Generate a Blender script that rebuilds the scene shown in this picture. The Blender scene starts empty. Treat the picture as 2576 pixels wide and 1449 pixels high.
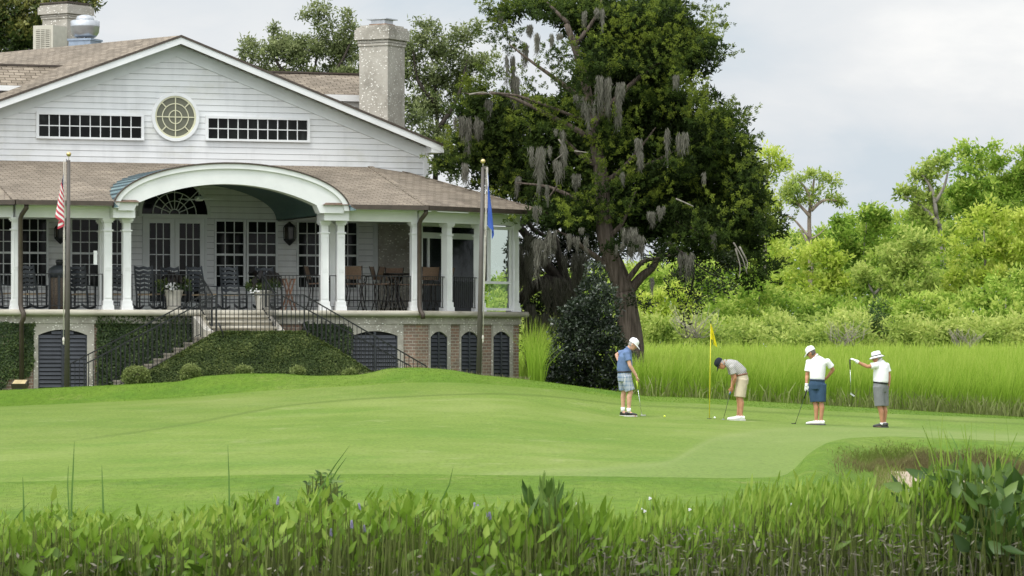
import bpy, math, random
import numpy as np
from mathutils import Vector, Matrix
random.seed(7)
R = math.radians
sc = bpy.context.scene
COL = sc.collection
# ---- survey frame: camera at x=y=0, looks along +Y, level; a survey sight (x, y) read at distance Y gives a point
F, CX, HY, ZC = 8990.0, 1288.0, 868.0, 1.62
def P(x, y, Y): return Vector(((x - CX) * Y / F, Y, ZC + (HY - y) * Y / F))
def zat(y, Y): return ZC + (HY - y) * Y / F

# ------------------------------------------------------------------ materials
MATS = {}
class NT:
    def __init__(s, name):
        s.m = bpy.data.materials.new(name); s.m.use_nodes = True
        s.t = s.m.node_tree; s.t.nodes.clear()
        s.out = s.n('ShaderNodeOutputMaterial')
    def n(s, typ, **kw):
        nd = s.t.nodes.new(typ)
        for k, v in kw.items():
            if k.startswith('i_'):
                key = k[2:]; key = int(key) if key.isdigit() else key.replace('_', ' ')
                nd.inputs[key].default_value = v
            else: setattr(nd, k, v)
        return nd
    def l(s, a, b): s.t.links.new(a, b)
    def coord(s, kind='Object'): return s.n('ShaderNodeTexCoord').outputs[kind]
    def mapping(s, v, scale=(1, 1, 1), rot=(0, 0, 0)):
        m = s.n('ShaderNodeMapping'); s.l(v, m.inputs[0]); m.inputs['Scale'].default_value = scale; m.inputs['Rotation'].default_value = rot
        return m.outputs[0]
    def noise(s, v, scale, detail=3, rough=.55):
        t = s.n('ShaderNodeTexNoise'); s.l(v, t.inputs['Vector']); t.inputs['Scale'].default_value = scale
        t.inputs['Detail'].default_value = detail; t.inputs['Roughness'].default_value = rough
        return t.outputs[0]
    def ramp(s, v, stops, interp='LINEAR'):
        r = s.n('ShaderNodeValToRGB'); s.l(v, r.inputs[0]); e = r.color_ramp; e.interpolation = interp
        while len(e.elements) < len(stops): e.elements.new(.5)
        for el, (p, c) in zip(e.elements, stops):
            el.position = p; el.color = (c, c, c, 1) if isinstance(c, (int, float)) else (*c, 1)
        return r.outputs[0]
    def mix(s, f, a, b, mode='MIX'):
        m = s.n('ShaderNodeMix', data_type='RGBA', blend_type=mode)
        for k, v in ((0, f), (6, a), (7, b)):
            if hasattr(v, 'is_linked'): s.l(v, m.inputs[k])
            else: m.inputs[k].default_value = v if k == 0 else (*v, 1)
        return m.outputs[2]
    def math(s, op, a, b=0.0):
        m = s.n('ShaderNodeMath', operation=op)
        for k, v in ((0, a), (1, b)):
            if hasattr(v, 'is_linked'): s.l(v, m.inputs[k])
            else: m.inputs[k].default_value = v
        return m.outputs[0]
    def bump(s, h, strength=.3, dist=.01):
        b = s.n('ShaderNodeBump'); s.l(h, b.inputs['Height']); b.inputs['Strength'].default_value = strength
        b.inputs['Distance'].default_value = dist; return b.outputs[0]
    def princ(s, col, rough=.6, metal=0., spec=.4, normal=None):
        p = s.n('ShaderNodeBsdfPrincipled')
        if hasattr(col, 'is_linked'): s.l(col, p.inputs['Base Color'])
        else: p.inputs['Base Color'].default_value = (*col, 1)
        p.inputs['Roughness'].default_value = rough; p.inputs['Metallic'].default_value = metal
        p.inputs['Specular IOR Level'].default_value = spec
        if normal is not None: s.l(normal, p.inputs['Normal'])
        s.l(p.outputs[0], s.out.inputs[0]); return p

def plain(name, col, rough=.6, metal=0., var=.18, scale=6., spec=.4, bump=0.):
    """painted / metal / cloth surface with uneven weathering"""
    if name in MATS: return MATS[name]
    s = NT(name); v = s.coord()
    n = s.noise(v, scale, 4)
    d = tuple(c * (1 - var) for c in col); b = tuple(min(1, c * (1 + var)) for c in col)
    c = s.ramp(n, [(.3, d), (.7, b)])
    s.princ(c, rough, metal, spec, s.bump(s.noise(v, scale * 12, 2), bump, .01) if bump else None)
    MATS[name] = s.m; return s.m

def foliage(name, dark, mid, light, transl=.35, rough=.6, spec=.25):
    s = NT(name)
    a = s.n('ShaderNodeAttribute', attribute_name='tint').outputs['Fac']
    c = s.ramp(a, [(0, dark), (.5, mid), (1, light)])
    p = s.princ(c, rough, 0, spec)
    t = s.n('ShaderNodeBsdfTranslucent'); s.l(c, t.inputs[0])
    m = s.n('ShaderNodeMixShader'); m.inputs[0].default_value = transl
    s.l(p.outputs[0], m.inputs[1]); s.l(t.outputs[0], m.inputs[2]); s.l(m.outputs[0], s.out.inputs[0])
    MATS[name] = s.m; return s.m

# ------------------------------------------------------------------ objects
def tag(o, label=None, cat=None, group=None, kind=None):
    if label: o['label'] = label
    if cat: o['category'] = cat
    if group: o['group'] = group
    if kind: o['kind'] = kind
    return o
def empty(name, loc=(0, 0, 0), rz=0., label=None, cat=None, group=None):
    o = bpy.data.objects.new(name, None); COL.objects.link(o); o.location = loc; o.rotation_euler = (0, 0, rz)
    o.empty_display_size = .2
    return tag(o, label, cat, group)
def link_mesh(name, me, mat, parent=None):
    o = bpy.data.objects.new(name, me); COL.objects.link(o)
    if mat: me.materials.append(mat)
    if parent: o.parent = parent
    return o
def copy_tree(o, parent=None):
    c = o.copy(); COL.objects.link(c); c.parent = parent
    for ch in list(o.children): copy_tree(ch, c)
    return c

class MB:
    """collects shapes for ONE mesh"""
    def __init__(s): s.v = []; s.f = []; s.sm = []
    def add(s, vs, fs, smooth=False):
        o = len(s.v); s.v += [tuple(p) for p in vs]; s.f += [[o + i for i in f] for f in fs]; s.sm += [smooth] * len(fs)
        return s
    def box(s, a, b):
        (x0, y0, z0), (x1, y1, z1) = [[f(p, q) for p, q in zip(a, b)] for f in (min, max)]
        return s.add([(x0, y0, z0), (x1, y0, z0), (x1, y1, z0), (x0, y1, z0), (x0, y0, z1), (x1, y0, z1), (x1, y1, z1), (x0, y1, z1)],
                     [(0, 3, 2, 1), (4, 5, 6, 7), (0, 1, 5, 4), (1, 2, 6, 5), (2, 3, 7, 6), (3, 0, 4, 7)])
    def cbox(s, c, d): return s.box([p - q / 2 for p, q in zip(c, d)], [p + q / 2 for p, q in zip(c, d)])
    def bar(s, p, q, w, h, up=(0, 0, 1)):
        p, q = Vector(p), Vector(q); d = (q - p).normalized(); u = Vector(up)
        if abs(d.dot(u)) > .98: u = Vector((0, 1, 0))
        a = d.cross(u).normalized() * (w / 2); b = a.cross(d).normalized() * (h / 2)
        vs = [e + i * a + j * b for e in (p, q) for i, j in ((-1, -1), (1, -1), (1, 1), (-1, 1))]
        return s.add(vs, [(0, 1, 2, 3), (7, 6, 5, 4), (0, 4, 5, 1), (1, 5, 6, 2), (2, 6, 7, 3), (3, 7, 4, 0)])
    def tube(s, pts, rad, n=8, cap=True, smooth=True, ax=None, ry=None):
        """pts list, rad number or list; optional ax = direction of the 'rad' half-width and ry = the other half-width (ellipse)"""
        pts = [Vector(p) for p in pts]; k = len(pts)
        rad = [rad] * k if isinstance(rad, (int, float)) else rad
        ry = rad if ry is None else ([ry] * k if isinstance(ry, (int, float)) else ry)
        vs = []; pa = None
        for i, p in enumerate(pts):
            d = (pts[min(i + 1, k - 1)] - pts[max(i - 1, 0)]).normalized()
            if ax is not None: a = Vector(ax) - d * d.dot(Vector(ax))
            elif pa is not None: a = pa - d * d.dot(pa)
            else: a = d.cross(Vector((0, 0, 1)) if abs(d.z) < .9 else Vector((1, 0, 0)))
            a.normalize(); pa = a; b = d.cross(a)
            for j in range(n):
                t = 2 * math.pi * j / n
                vs.append(p + a * (math.cos(t) * rad[i]) + b * (math.sin(t) * ry[i]))
        fs = [(i * n + j, i * n + (j + 1) % n, (i + 1) * n + (j + 1) % n, (i + 1) * n + j) for i in range(k - 1) for j in range(n)]
        s.add(vs, fs, smooth)
        if cap:
            o = len(s.v) - len(vs)
            s.f += [[o + j for j in range(n)][::-1], [o + (k - 1) * n + j for j in range(n)]]; s.sm += [False, False]
        return s
    def lathe(s, prof, c=(0, 0, 0), n=16, smooth=True):
        c = Vector(c)
        vs = [c + Vector((r * math.cos(2 * math.pi * j / n), r * math.sin(2 * math.pi * j / n), z)) for r, z in prof for j in range(n)]
        k = len(prof)
        fs = [(i * n + j, i * n + (j + 1) % n, (i + 1) * n + (j + 1) % n, (i + 1) * n + j) for i in range(k - 1) for j in range(n)]
        fs += [list(range(n))[::-1], [(k - 1) * n + j for j in range(n)]]
        return s.add(vs, fs, smooth)
    def ell(s, c, r, n=12, m=8):
        prof = [(max(1e-4, math.sin(math.pi * i / m)), -math.cos(math.pi * i / m)) for i in range(m + 1)]
        vs = [(c[0] + r[0] * a * math.cos(2 * math.pi * j / n), c[1] + r[1] * a * math.sin(2 * math.pi * j / n), c[2] + r[2] * z) for a, z in prof for j in range(n)]
        fs = [(i * n + j, i * n + (j + 1) % n, (i + 1) * n + (j + 1) % n, (i + 1) * n + j) for i in range(m) for j in range(n)]
        return s.add(vs, fs, True)
    def poly(s, pts): return s.add(pts, [list(range(len(pts)))])
    def prism(s, pts, d):
        n = len(pts); d = Vector(d); a = [Vector(p) for p in pts]
        return s.add(a + [p + d for p in a], [list(range(n)), list(range(2 * n - 1, n - 1, -1))] + [(i, (i + n), (i + 1) % n + n, (i + 1) % n) for i in range(n)])
    def strip(s, A, B, d):
        """band between polylines A and B (same length) thickened by vector d"""
        A = [Vector(p) for p in A]; B = [Vector(p) for p in B]; d = Vector(d); n = len(A)
        for i in range(n - 1):
            q = [A[i], A[i + 1], B[i + 1], B[i]]
            vs = q + [p + d for p in q]
            fs = [(0, 1, 2, 3), (7, 6, 5, 4), (0, 4, 5, 1), (2, 6, 7, 3)]
            if i == 0: fs.append((3, 7, 4, 0))
            if i == n - 2: fs.append((1, 5, 6, 2))
            s.add(vs, fs)
        return s
    def grid(s, pts, nu, smooth=True):
        nv = len(pts) // nu
        return s.add(pts, [(j * nu + i, j * nu + i + 1, (j + 1) * nu + i + 1, (j + 1) * nu + i) for j in range(nv - 1) for i in range(nu - 1)], smooth)
    def build(s, name, mat, parent=None, uv=False, weld=False, off=None):
        me = bpy.data.meshes.new(name)
        vs = s.v if off is None else [(p[0] - off[0], p[1] - off[1], p[2] - off[2]) for p in s.v]
        me.from_pydata(vs, [], s.f); me.polygons.foreach_set('use_smooth', s.sm); me.update()
        if weld or not uv:
            import bmesh
            bm = bmesh.new(); bm.from_mesh(me)
            if weld: bmesh.ops.remove_doubles(bm, verts=bm.verts, dist=1e-4)
            bmesh.ops.recalc_face_normals(bm, faces=bm.faces); bm.to_mesh(me); bm.free()
        if uv:
            L = me.uv_layers.new(name='UVMap')
            for pl in me.polygons:
                n = pl.normal; h = Vector((0, 0, 1)).cross(n)
                h = Vector((1, 0, 0)) if h.length < .05 else h.normalized()
                g = n.cross(h)
                for li in pl.loop_indices:
                    co = me.vertices[me.loops[li].vertex_index].co
                    L.data[li].uv = (co.dot(h), co.dot(g))
        return link_mesh(name, me, mat, parent)

def np_mesh(name, V, Fq, mat, parent=None, tint=None, smooth=False):
    """fast mesh of equal-sided faces"""
    V = np.asarray(V, np.float32); Fq = np.asarray(Fq, np.int32); k = Fq.shape[1]
    me = bpy.data.meshes.new(name)
    me.vertices.add(len(V)); me.vertices.foreach_set('co', V.ravel())
    me.loops.add(Fq.size); me.loops.foreach_set('vertex_index', Fq.ravel())
    me.polygons.add(len(Fq)); me.polygons.foreach_set('loop_start', np.arange(0, Fq.size, k, dtype=np.int32))
    if smooth: me.polygons.foreach_set('use_smooth', np.ones(len(Fq), bool))
    me.update(calc_edges=True)
    if tint is not None:
        a = me.attributes.new('tint', 'FLOAT', 'POINT'); a.data.foreach_set('value', np.asarray(tint, np.float32))
    return link_mesh(name, me, mat, parent)

def nrm(a): return a / np.maximum(1e-9, np.linalg.norm(a, axis=-1, keepdims=True))
class LB:
    """leaf builder: many small leaf faces for one mesh"""
    def __init__(s, seed=1): s.V = []; s.F = []; s.T = []; s.n = 0; s.r = np.random.default_rng(seed)
    def leaves(s, C, D, L, W, tint, fold=.0, up=None):
        """diamond leaves: base C, direction D, length L, width W, tint"""
        n = len(C); D = nrm(D)
        side = nrm(np.cross(D, s.r.normal(size=(n, 3)) if up is None else up + .35 * s.r.normal(size=(n, 3))))
        L = np.broadcast_to(np.asarray(L, float).reshape(-1, 1), (n, 1)); W = np.broadcast_to(np.asarray(W, float).reshape(-1, 1), (n, 1))
        m = C + D * L * .45; nn = np.cross(side, D) * fold * L
        V = np.stack([C, m + side * W / 2 + nn, C + D * L, m - side * W / 2 + nn], 1).reshape(-1, 3)
        Fq = np.arange(4 * n).reshape(n, 4) + s.n
        s.V.append(V); s.F.append(Fq); s.T.append(np.repeat(np.clip(tint, 0, 1), 4)); s.n += 4 * n
    def blades(s, B, H, W, lean, tint0, tint1):
        """grass blades: base B, height H, width W, lean vectors (n,3) of the tip"""
        n = len(B); H = np.asarray(H).reshape(-1, 1); W = np.broadcast_to(np.asarray(W, float).reshape(-1, 1), (n, 1))
        a = s.r.uniform(0, np.pi, n); side = np.stack([np.cos(a), .5 * np.sin(a), 0 * a], 1) * W / 2
        up = np.array([[0, 0, 1.]])
        p1 = B + up * H * .55 + lean * .3; p2 = B + up * H * (1 - .25 * np.linalg.norm(lean, axis=1, keepdims=True) / np.maximum(H, .05)) + lean
        V = np.stack([B - side, B + side, p1 + side * .8, p1 - side * .8, p2 + side * .12, p2 - side * .12], 1).reshape(-1, 3)
        q = np.array([[0, 1, 2, 3], [3, 2, 4, 5]])
        Fq = (q[None] + (np.arange(n) * 6)[:, None, None]).reshape(-1, 4) + s.n
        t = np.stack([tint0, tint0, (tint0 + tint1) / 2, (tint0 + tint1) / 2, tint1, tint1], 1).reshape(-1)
        s.V.append(V); s.F.append(Fq); s.T.append(np.clip(t, 0, 1)); s.n += 6 * n
    def tufts(s, C, D, m, spread, L, W, tint, reach=.1, jit=.12):
        """m leaves round each centre C, fanning about D"""
        n = len(C); c = np.repeat(C, m, 0) + s.r.normal(size=(n * m, 3)) * reach * .6
        d = np.repeat(nrm(D), m, 0) + s.r.normal(size=(n * m, 3)) * spread
        k = n * m
        s.leaves(c, d, L * s.r.uniform(.6, 1.35, k), W * s.r.uniform(.6, 1.3, k), np.repeat(tint, m) + s.r.normal(size=k) * jit)
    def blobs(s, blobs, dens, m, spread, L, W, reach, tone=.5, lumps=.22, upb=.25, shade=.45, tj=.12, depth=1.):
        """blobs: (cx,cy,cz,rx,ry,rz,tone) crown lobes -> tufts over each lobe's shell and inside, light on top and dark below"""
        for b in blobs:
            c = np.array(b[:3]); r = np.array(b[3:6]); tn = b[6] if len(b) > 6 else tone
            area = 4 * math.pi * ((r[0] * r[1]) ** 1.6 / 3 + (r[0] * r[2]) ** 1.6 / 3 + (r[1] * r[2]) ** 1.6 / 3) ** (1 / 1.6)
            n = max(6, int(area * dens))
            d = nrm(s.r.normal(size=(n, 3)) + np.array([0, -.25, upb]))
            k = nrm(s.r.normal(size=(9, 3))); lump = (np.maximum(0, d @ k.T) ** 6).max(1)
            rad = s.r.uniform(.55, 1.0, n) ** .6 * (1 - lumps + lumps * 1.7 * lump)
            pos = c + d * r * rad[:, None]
            t = tn + shade * (.55 * d[:, 2] + .5 * (lump - .5) + .5 * (rad - .85)) + s.r.normal(size=n) * tj  # lit tops, shaded hollows and undersides put into the leaf tint
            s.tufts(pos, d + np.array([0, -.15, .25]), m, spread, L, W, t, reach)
    def build(s, name, mat, parent=None, off=None):
        V = np.concatenate(s.V)
        if off is not None: V = V - np.array(off)
        return np_mesh(name, V, np.concatenate(s.F), mat, parent, np.concatenate(s.T))

def realize(o):
    """apply an object's modifiers"""
    dg = bpy.context.evaluated_depsgraph_get()
    me = bpy.data.meshes.new_from_object(o.evaluated_get(dg), depsgraph=dg)
    for p in me.polygons: p.use_smooth = True
    o.modifiers.clear(); o.data = me
    return o
def skinned(name, mb, mat, parent, vox=.012, smooth=3):
    """melt overlapping closed shapes into one continuous surface"""
    o = mb.build(name, mat, parent)
    r = o.modifiers.new('r', 'REMESH'); r.mode = 'VOXEL'; r.voxel_size = vox; r.use_smooth_shade = True
    if smooth:
        q = o.modifiers.new('s', 'SMOOTH'); q.iterations = smooth; q.factor = .5
    bpy.context.view_layer.update()
    return realize(o)
# ================================================================== world, sun, camera
w = bpy.data.worlds.new('World'); sc.world = w; w.use_nodes = True
wt = w.node_tree; wt.nodes.clear()
SUN_EL, SUN_AZ = 58, 215          # azimuth clockwise from +Y (north): the sun stands behind the camera's left shoulder
def wn(t, **k):
    nd = wt.nodes.new(t)
    for a, b in k.items(): setattr(nd, a, b)
    return nd
sky = wn('ShaderNodeTexSky', sky_type='NISHITA', sun_disc=False); sky.sun_elevation = R(SUN_EL); sky.sun_rotation = R(SUN_AZ)
sky.air_density = 1.4; sky.dust_density = 3.0
bg1 = wn('ShaderNodeBackground'); bg1.inputs[1].default_value = .09; wt.links.new(sky.outputs[0], bg1.inputs[0])
tc = wn('ShaderNodeTexCoord'); mp = wn('ShaderNodeMapping'); mp.inputs['Scale'].default_value = (7., 7., 17.); mp.inputs['Location'].default_value = (3.1, .4, .85)
wt.links.new(tc.outputs['Generated'], mp.inputs[0])
n1 = wn('ShaderNodeTexNoise'); n1.inputs['Scale'].default_value = 1.0; n1.inputs['Detail'].default_value = 7; n1.inputs['Roughness'].default_value = .52; n1.inputs['Distortion'].default_value = .35
wt.links.new(mp.outputs[0], n1.inputs['Vector'])
cr = wn('ShaderNodeValToRGB'); e = cr.color_ramp
e.elements[0].position = .38; e.elements[0].color = (.68, .76, .83, 1)
e.elements[1].position = .62; e.elements[1].color = (1.03, 1.03, 1.02, 1)
m1 = e.elements.new(.47); m1.color = (.80, .84, .88, 1)
m2 = e.elements.new(.54); m2.color = (.88, .90, .92, 1)
wt.links.new(n1.outputs[0], cr.inputs[0])
sx = wn('ShaderNodeSeparateXYZ'); wt.links.new(tc.outputs['Generated'], sx.inputs[0])
zr = wn('ShaderNodeMapRange'); zr.inputs[1].default_value = .10; zr.inputs[2].default_value = .9; zr.inputs[3].default_value = 1.0; zr.inputs[4].default_value = 1.9
wt.links.new(sx.outputs[2], zr.inputs[0])
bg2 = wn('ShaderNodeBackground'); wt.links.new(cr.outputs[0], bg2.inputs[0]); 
# brightness added to the unseen sky behind the camera, to fill the porch; below the horizon the land is dark
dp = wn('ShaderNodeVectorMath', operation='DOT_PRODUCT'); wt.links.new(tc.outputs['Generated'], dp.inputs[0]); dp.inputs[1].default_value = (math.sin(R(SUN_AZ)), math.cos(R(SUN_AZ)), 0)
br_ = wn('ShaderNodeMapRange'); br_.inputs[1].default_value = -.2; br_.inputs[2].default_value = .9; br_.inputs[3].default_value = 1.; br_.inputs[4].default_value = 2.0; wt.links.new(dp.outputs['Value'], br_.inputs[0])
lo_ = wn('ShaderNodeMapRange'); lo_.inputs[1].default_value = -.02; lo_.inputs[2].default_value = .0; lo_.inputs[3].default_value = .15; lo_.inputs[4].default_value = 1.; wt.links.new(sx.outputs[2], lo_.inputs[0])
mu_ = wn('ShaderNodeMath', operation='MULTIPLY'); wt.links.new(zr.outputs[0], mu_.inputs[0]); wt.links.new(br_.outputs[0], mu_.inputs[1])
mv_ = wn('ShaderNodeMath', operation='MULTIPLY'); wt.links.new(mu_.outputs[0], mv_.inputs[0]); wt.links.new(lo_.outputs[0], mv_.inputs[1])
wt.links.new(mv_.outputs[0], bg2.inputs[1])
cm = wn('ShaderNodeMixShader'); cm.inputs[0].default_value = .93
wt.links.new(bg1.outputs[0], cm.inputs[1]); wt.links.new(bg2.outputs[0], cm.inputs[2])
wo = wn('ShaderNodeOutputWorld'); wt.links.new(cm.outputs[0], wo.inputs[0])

sl = bpy.data.lights.new('sun', 'SUN'); sl.energy = 1.9; sl.angle = R(14); sl.color = (1, .965, .9)
so = bpy.data.objects.new('sun', sl); COL.objects.link(so); so.location = (-20, -30, 60)
az, el = R(SUN_AZ), R(SUN_EL)
sdir = Vector((math.sin(az) * math.cos(el), math.cos(az) * math.cos(el), math.sin(el)))
so.rotation_euler = sdir.to_track_quat('Z', 'Y').to_euler()

cam = bpy.data.cameras.new('camera'); co = bpy.data.objects.new('camera', cam); COL.objects.link(co)
co.location = (0, 0, ZC); co.rotation_euler = (R(90), 0, 0)
cam.sensor_width = 36; cam.lens = 36 * F / 2576; cam.shift_y = (HY - 724.5) / 2576
cam.clip_start = .5; cam.clip_end = 6000
cam.dof.use_dof = True; cam.dof.focus_distance = 82; cam.dof.aperture_fstop = 8.0
sc.camera = co
sc.view_settings.view_transform = 'Standard'; sc.view_settings.look = 'None'; sc.view_settings.exposure = 0
sc.cycles.max_bounces = 6; sc.cycles.diffuse_bounces = 3; sc.cycles.transparent_max_bounces = 6
sc.cycles.use_adaptive_sampling = True; sc.cycles.adaptive_threshold = .02
try: sc.cycles.use_denoising = True
except Exception: pass

# ================================================================== terrain
def xi(x, pts):
    a = np.array(pts, float); return np.interp(x, a[:, 0], a[:, 1])
def smooth1(x, pts, w=60.):
    return sum(k * xi(x + o * w, pts) for o, k in ((-1, .12), (-.5, .22), (0, .32), (.5, .22), (1, .12)))
T_FRONT_Y = [(-900, 50), (1800, 50), (1930, 51), (1985, 52), (2025, 56), (2077, 59.5), (2128, 61.5), (2250, 63), (2576, 62), (3500, 60)]
T_FRONT = [(-900, 1232), (-300, 1222), (0, 1213), (300, 1205), (640, 1194), (1000, 1192), (1560, 1199), (1850, 1203), (1950, 1200), (1988, 1193), (2010, 1168), (2028, 1144), (2077, 1114), (2128, 1102), (2230, 1097), (2400, 1103), (2576, 1112), (3000, 1130), (3500, 1150)]
T_L5 = [(-900, 1032), (-400, 1030), (0, 1027), (300, 1024), (640, 1015), (1000, 1000), (1300, 1003), (1450, 1030), (1570, 1049), (1700, 1053), (1850, 1057), (2050, 1068), (2215, 1074), (2576, 1088), (3500, 1120)]
T_BACK = [(-900, 1040), (-400, 1033), (0, 1023), (300, 1010), (487, 999), (674, 982), (805, 976), (1039, 962), (1157, 962), (1409, 980), (1596, 1009), (1754, 1014), (1905, 1025), (2229, 1041), (2442, 1049), (2576, 1056), (3500, 1100)]
T_CREST = [(-900, 1000), (-400, 990), (0, 982), (268, 970), (371, 965), (455, 960), (502, 947), (605, 940), (705, 940), (784, 946), (893, 944), (934, 938), (971, 927), (1049, 924), (1133, 930), (1203, 943), (1309, 953), (1409, 966), (1560, 986), (1620, 997), (1754, 1001), (1905, 1010), (2229, 1029), (2442, 1042), (2576, 1050), (3500, 1090)]
def tlines(x):
    """for survey columns x: distances and heights of the ground's break lines, (9, n) each"""
    x = np.asarray(x, float); bk = np.clip((x - 1930) / 330, 0, 1); bk = bk * bk * (3 - 2 * bk)
    one = np.ones_like(x)
    YF = smooth1(x, T_FRONT_Y, 30); zF = zat(smooth1(x, T_FRONT, 22), YF)
    Y0, z0 = 30 * one, -1.05 * one
    Y1, z1 = 36 * one, -.86 * one
    Y2 = 41.5 * (1 - bk) + 48 * bk; z2 = -.52 * (1 - bk) - .80 * bk
    Y3 = 46 * (1 - bk) + (YF - 4.2) * bk; z3 = (zF - .12) * (1 - bk) + (zF - .46) * bk
    Y4, z4 = YF, zF
    Y5 = 65 * one * (1 - bk) + (YF + 6) * bk
    z5s = zat(smooth1(x, [(-900, 1112), (0, 1104), (640, 1088), (1000, 1075), (1300, 1080), (1560, 1100), (1850, 1112), (1950, 1116), (2060, 1118)]), 65)
    z5 = z5s * (1 - bk) + zat(1096 + (x - 2200) * .012, YF + 6) * bk
    Y6 = 79.5 * one; z6 = zat(smooth1(x, T_L5), Y6)
    Y7 = 85 * one; z7 = zat(smooth1(x, T_BACK), Y7)
    Y8 = 88 * one; z8 = zat(smooth1(x, T_CREST, 18), Y8)
    t = np.clip((x - 1330) / 120, 0, 1)
    Y9 = 89.6 * one; z9 = np.minimum(z8 - .06, .62) * (1 - t) + (z8 - .12) * t
    Y10 = 94 * one; z10 = np.minimum(z8 - .1, .55) * (1 - t) + (-.42) * t
    Y11 = 120 * one; z11 = .3 * (1 - t) + (-.5) * t
    return np.array([Y0, Y1, Y2, Y3, Y4, Y5, Y6, Y7, Y8, Y9, Y10, Y11]), np.array([z0, z1, z2, z3, z4, z5, z6, z7, z8, z9, z10, z11])
def hermite(Ys, zs, Y):
    n = len(Ys); h = np.diff(Ys, axis=0); d = np.diff(zs, axis=0) / h
    m = np.zeros_like(zs); m[0], m[-1] = d[0], d[-1]
    for i in range(1, n - 1):
        a = 2 * d[i - 1] * d[i] / np.where(np.abs(d[i - 1] + d[i]) < 1e-9, 1e-9, d[i - 1] + d[i])
        m[i] = np.where(d[i - 1] * d[i] > 0, a, 0)
    z = np.array(zs[0], float)
    for i in range(n - 1):
        t = np.clip((Y - Ys[i]) / h[i], 0, 1); s = (Y >= Ys[i])
        v = (2 * t**3 - 3 * t**2 + 1) * zs[i] + (t**3 - 2 * t**2 + t) * h[i] * m[i] + (-2 * t**3 + 3 * t**2) * zs[i + 1] + (t**3 - t**2) * h[i] * m[i + 1]
        z = np.where(s, v, z)
    return z
def ground(X, Y):
    X = np.asarray(X, float); Y = np.asarray(Y, float)
    Ys, zs = tlines(CX + X * F / Y); return hermite(Ys, zs, Y)
def gz(X, Y): return float(ground(np.array([X]), np.array([Y]))[0])
COLLAR = [(-900, 1180), (0, 1135), (190, 1108), (380, 1082), (500, 1062), (620, 1038), (720, 1020), (900, 1004), (1100, 994), (1250, 990), (1400, 998), (1580, 1020), (1750, 1026), (1905, 1036), (2229, 1052), (2576, 1067), (3500, 1110)]
def sheet(name, x0, x1, la, lb, rows, mat, step=16, tier=None):
    xs = np.arange(x0, x1 + 1, step, dtype=float); Ys, zs = tlines(xs); V = []; T = []; K = []
    for t in np.linspace(0, 1, rows):
        k = la + t * (lb - la); i = min(int(k), math.ceil(lb) - 1); f = k - i
        Y = Ys[i] + (Ys[i + 1] - Ys[i]) * f
        z = hermite(Ys, zs, Y); V.append(np.stack([(xs - CX) * Y / F, Y, z], 1))
        if not tier: continue
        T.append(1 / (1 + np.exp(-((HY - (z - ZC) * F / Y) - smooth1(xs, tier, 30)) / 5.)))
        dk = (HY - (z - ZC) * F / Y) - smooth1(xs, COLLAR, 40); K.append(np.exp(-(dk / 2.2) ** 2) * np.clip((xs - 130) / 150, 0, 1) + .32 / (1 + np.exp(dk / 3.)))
    nu = len(xs); V = np.concatenate(V)
    q = np.arange((rows - 1) * nu).reshape(rows - 1, nu)[:, :-1].ravel()
    o = np_mesh(name, V, np.stack([q, q + 1, q + nu + 1, q + nu], 1), mat, smooth=True, tint=np.concatenate(T) if tier else None)
    if tier: a = o.data.attributes.new('collar', 'FLOAT', 'POINT'); a.data.foreach_set('value', np.concatenate(K).astype(np.float32))
    o['kind'] = 'structure'; return o

def turf(name, a, b, c, fine=14., patch=None, dark=None, bumps=.25, psc=.5, tier=None):
    s = NT(name); v = s.coord()
    lg = s.noise(s.mapping(v, (.11, .085, .1)), 1., 3, .5)
    md = s.noise(s.mapping(v, (.55, .42, .3)), 1., 5, .62)
    fn = s.noise(s.mapping(v, (fine, fine * .4, fine)), 1., 4, .75)
    col = s.ramp(s.math('ADD', s.math('MULTIPLY', lg, .55), s.math('MULTIPLY', md, .45)), [(.38, a), (.5, b), (.62, c)])
    if patch:
        k = s.ramp(s.noise(s.mapping(v, (psc, psc * .8, .0)), 1., 6, .72), [(.55, 0.), (.68, 1.)])
        k2 = s.ramp(s.noise(s.mapping(v, (psc * 5, psc * 3, .0)), 1., 4, .7), [(.42, 0.), (.66, 1.)])
        col = s.mix(s.math('MULTIPLY', s.math('MULTIPLY', k, k2), .85), col, patch)
    if dark:
        k = s.ramp(s.noise(s.mapping(v, (psc * .55, psc * .5, .7)), 1., 5, .6), [(.50, 0.), (.66, 1.)])
        col = s.mix(s.math('MULTIPLY', k, .6), col, dark)
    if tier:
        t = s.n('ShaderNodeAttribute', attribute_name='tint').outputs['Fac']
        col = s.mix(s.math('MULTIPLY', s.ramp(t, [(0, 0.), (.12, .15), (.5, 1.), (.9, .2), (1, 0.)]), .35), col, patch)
        col = s.mix(s.math('MULTIPLY', t, .5), col, tier)  # shading of the tier's swale put into the turf colour
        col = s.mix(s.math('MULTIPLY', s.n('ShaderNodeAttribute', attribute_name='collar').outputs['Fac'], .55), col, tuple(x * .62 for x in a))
    col = s.mix(1., col, s.ramp(fn, [(.28, .72), (.5, 1.), (.72, 1.2)]), 'MULTIPLY')
    s.princ(col, .85, 0, .1, s.bump(fn, bumps, .02)); MATS[name] = s.m; return s.m
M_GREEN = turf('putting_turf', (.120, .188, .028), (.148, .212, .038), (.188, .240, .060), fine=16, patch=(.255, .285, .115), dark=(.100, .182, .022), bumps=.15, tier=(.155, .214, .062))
M_ROUGH = turf('rough_turf', (.086, .154, .014), (.108, .180, .020), (.146, .204, .036), fine=9, patch=(.20, .215, .065), dark=(.060, .135, .012), bumps=.6, psc=.8)
M_BANK = turf('bank_turf', (.05, .085, .015), (.075, .11, .022), (.11, .13, .04), fine=9, bumps=.8)
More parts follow.
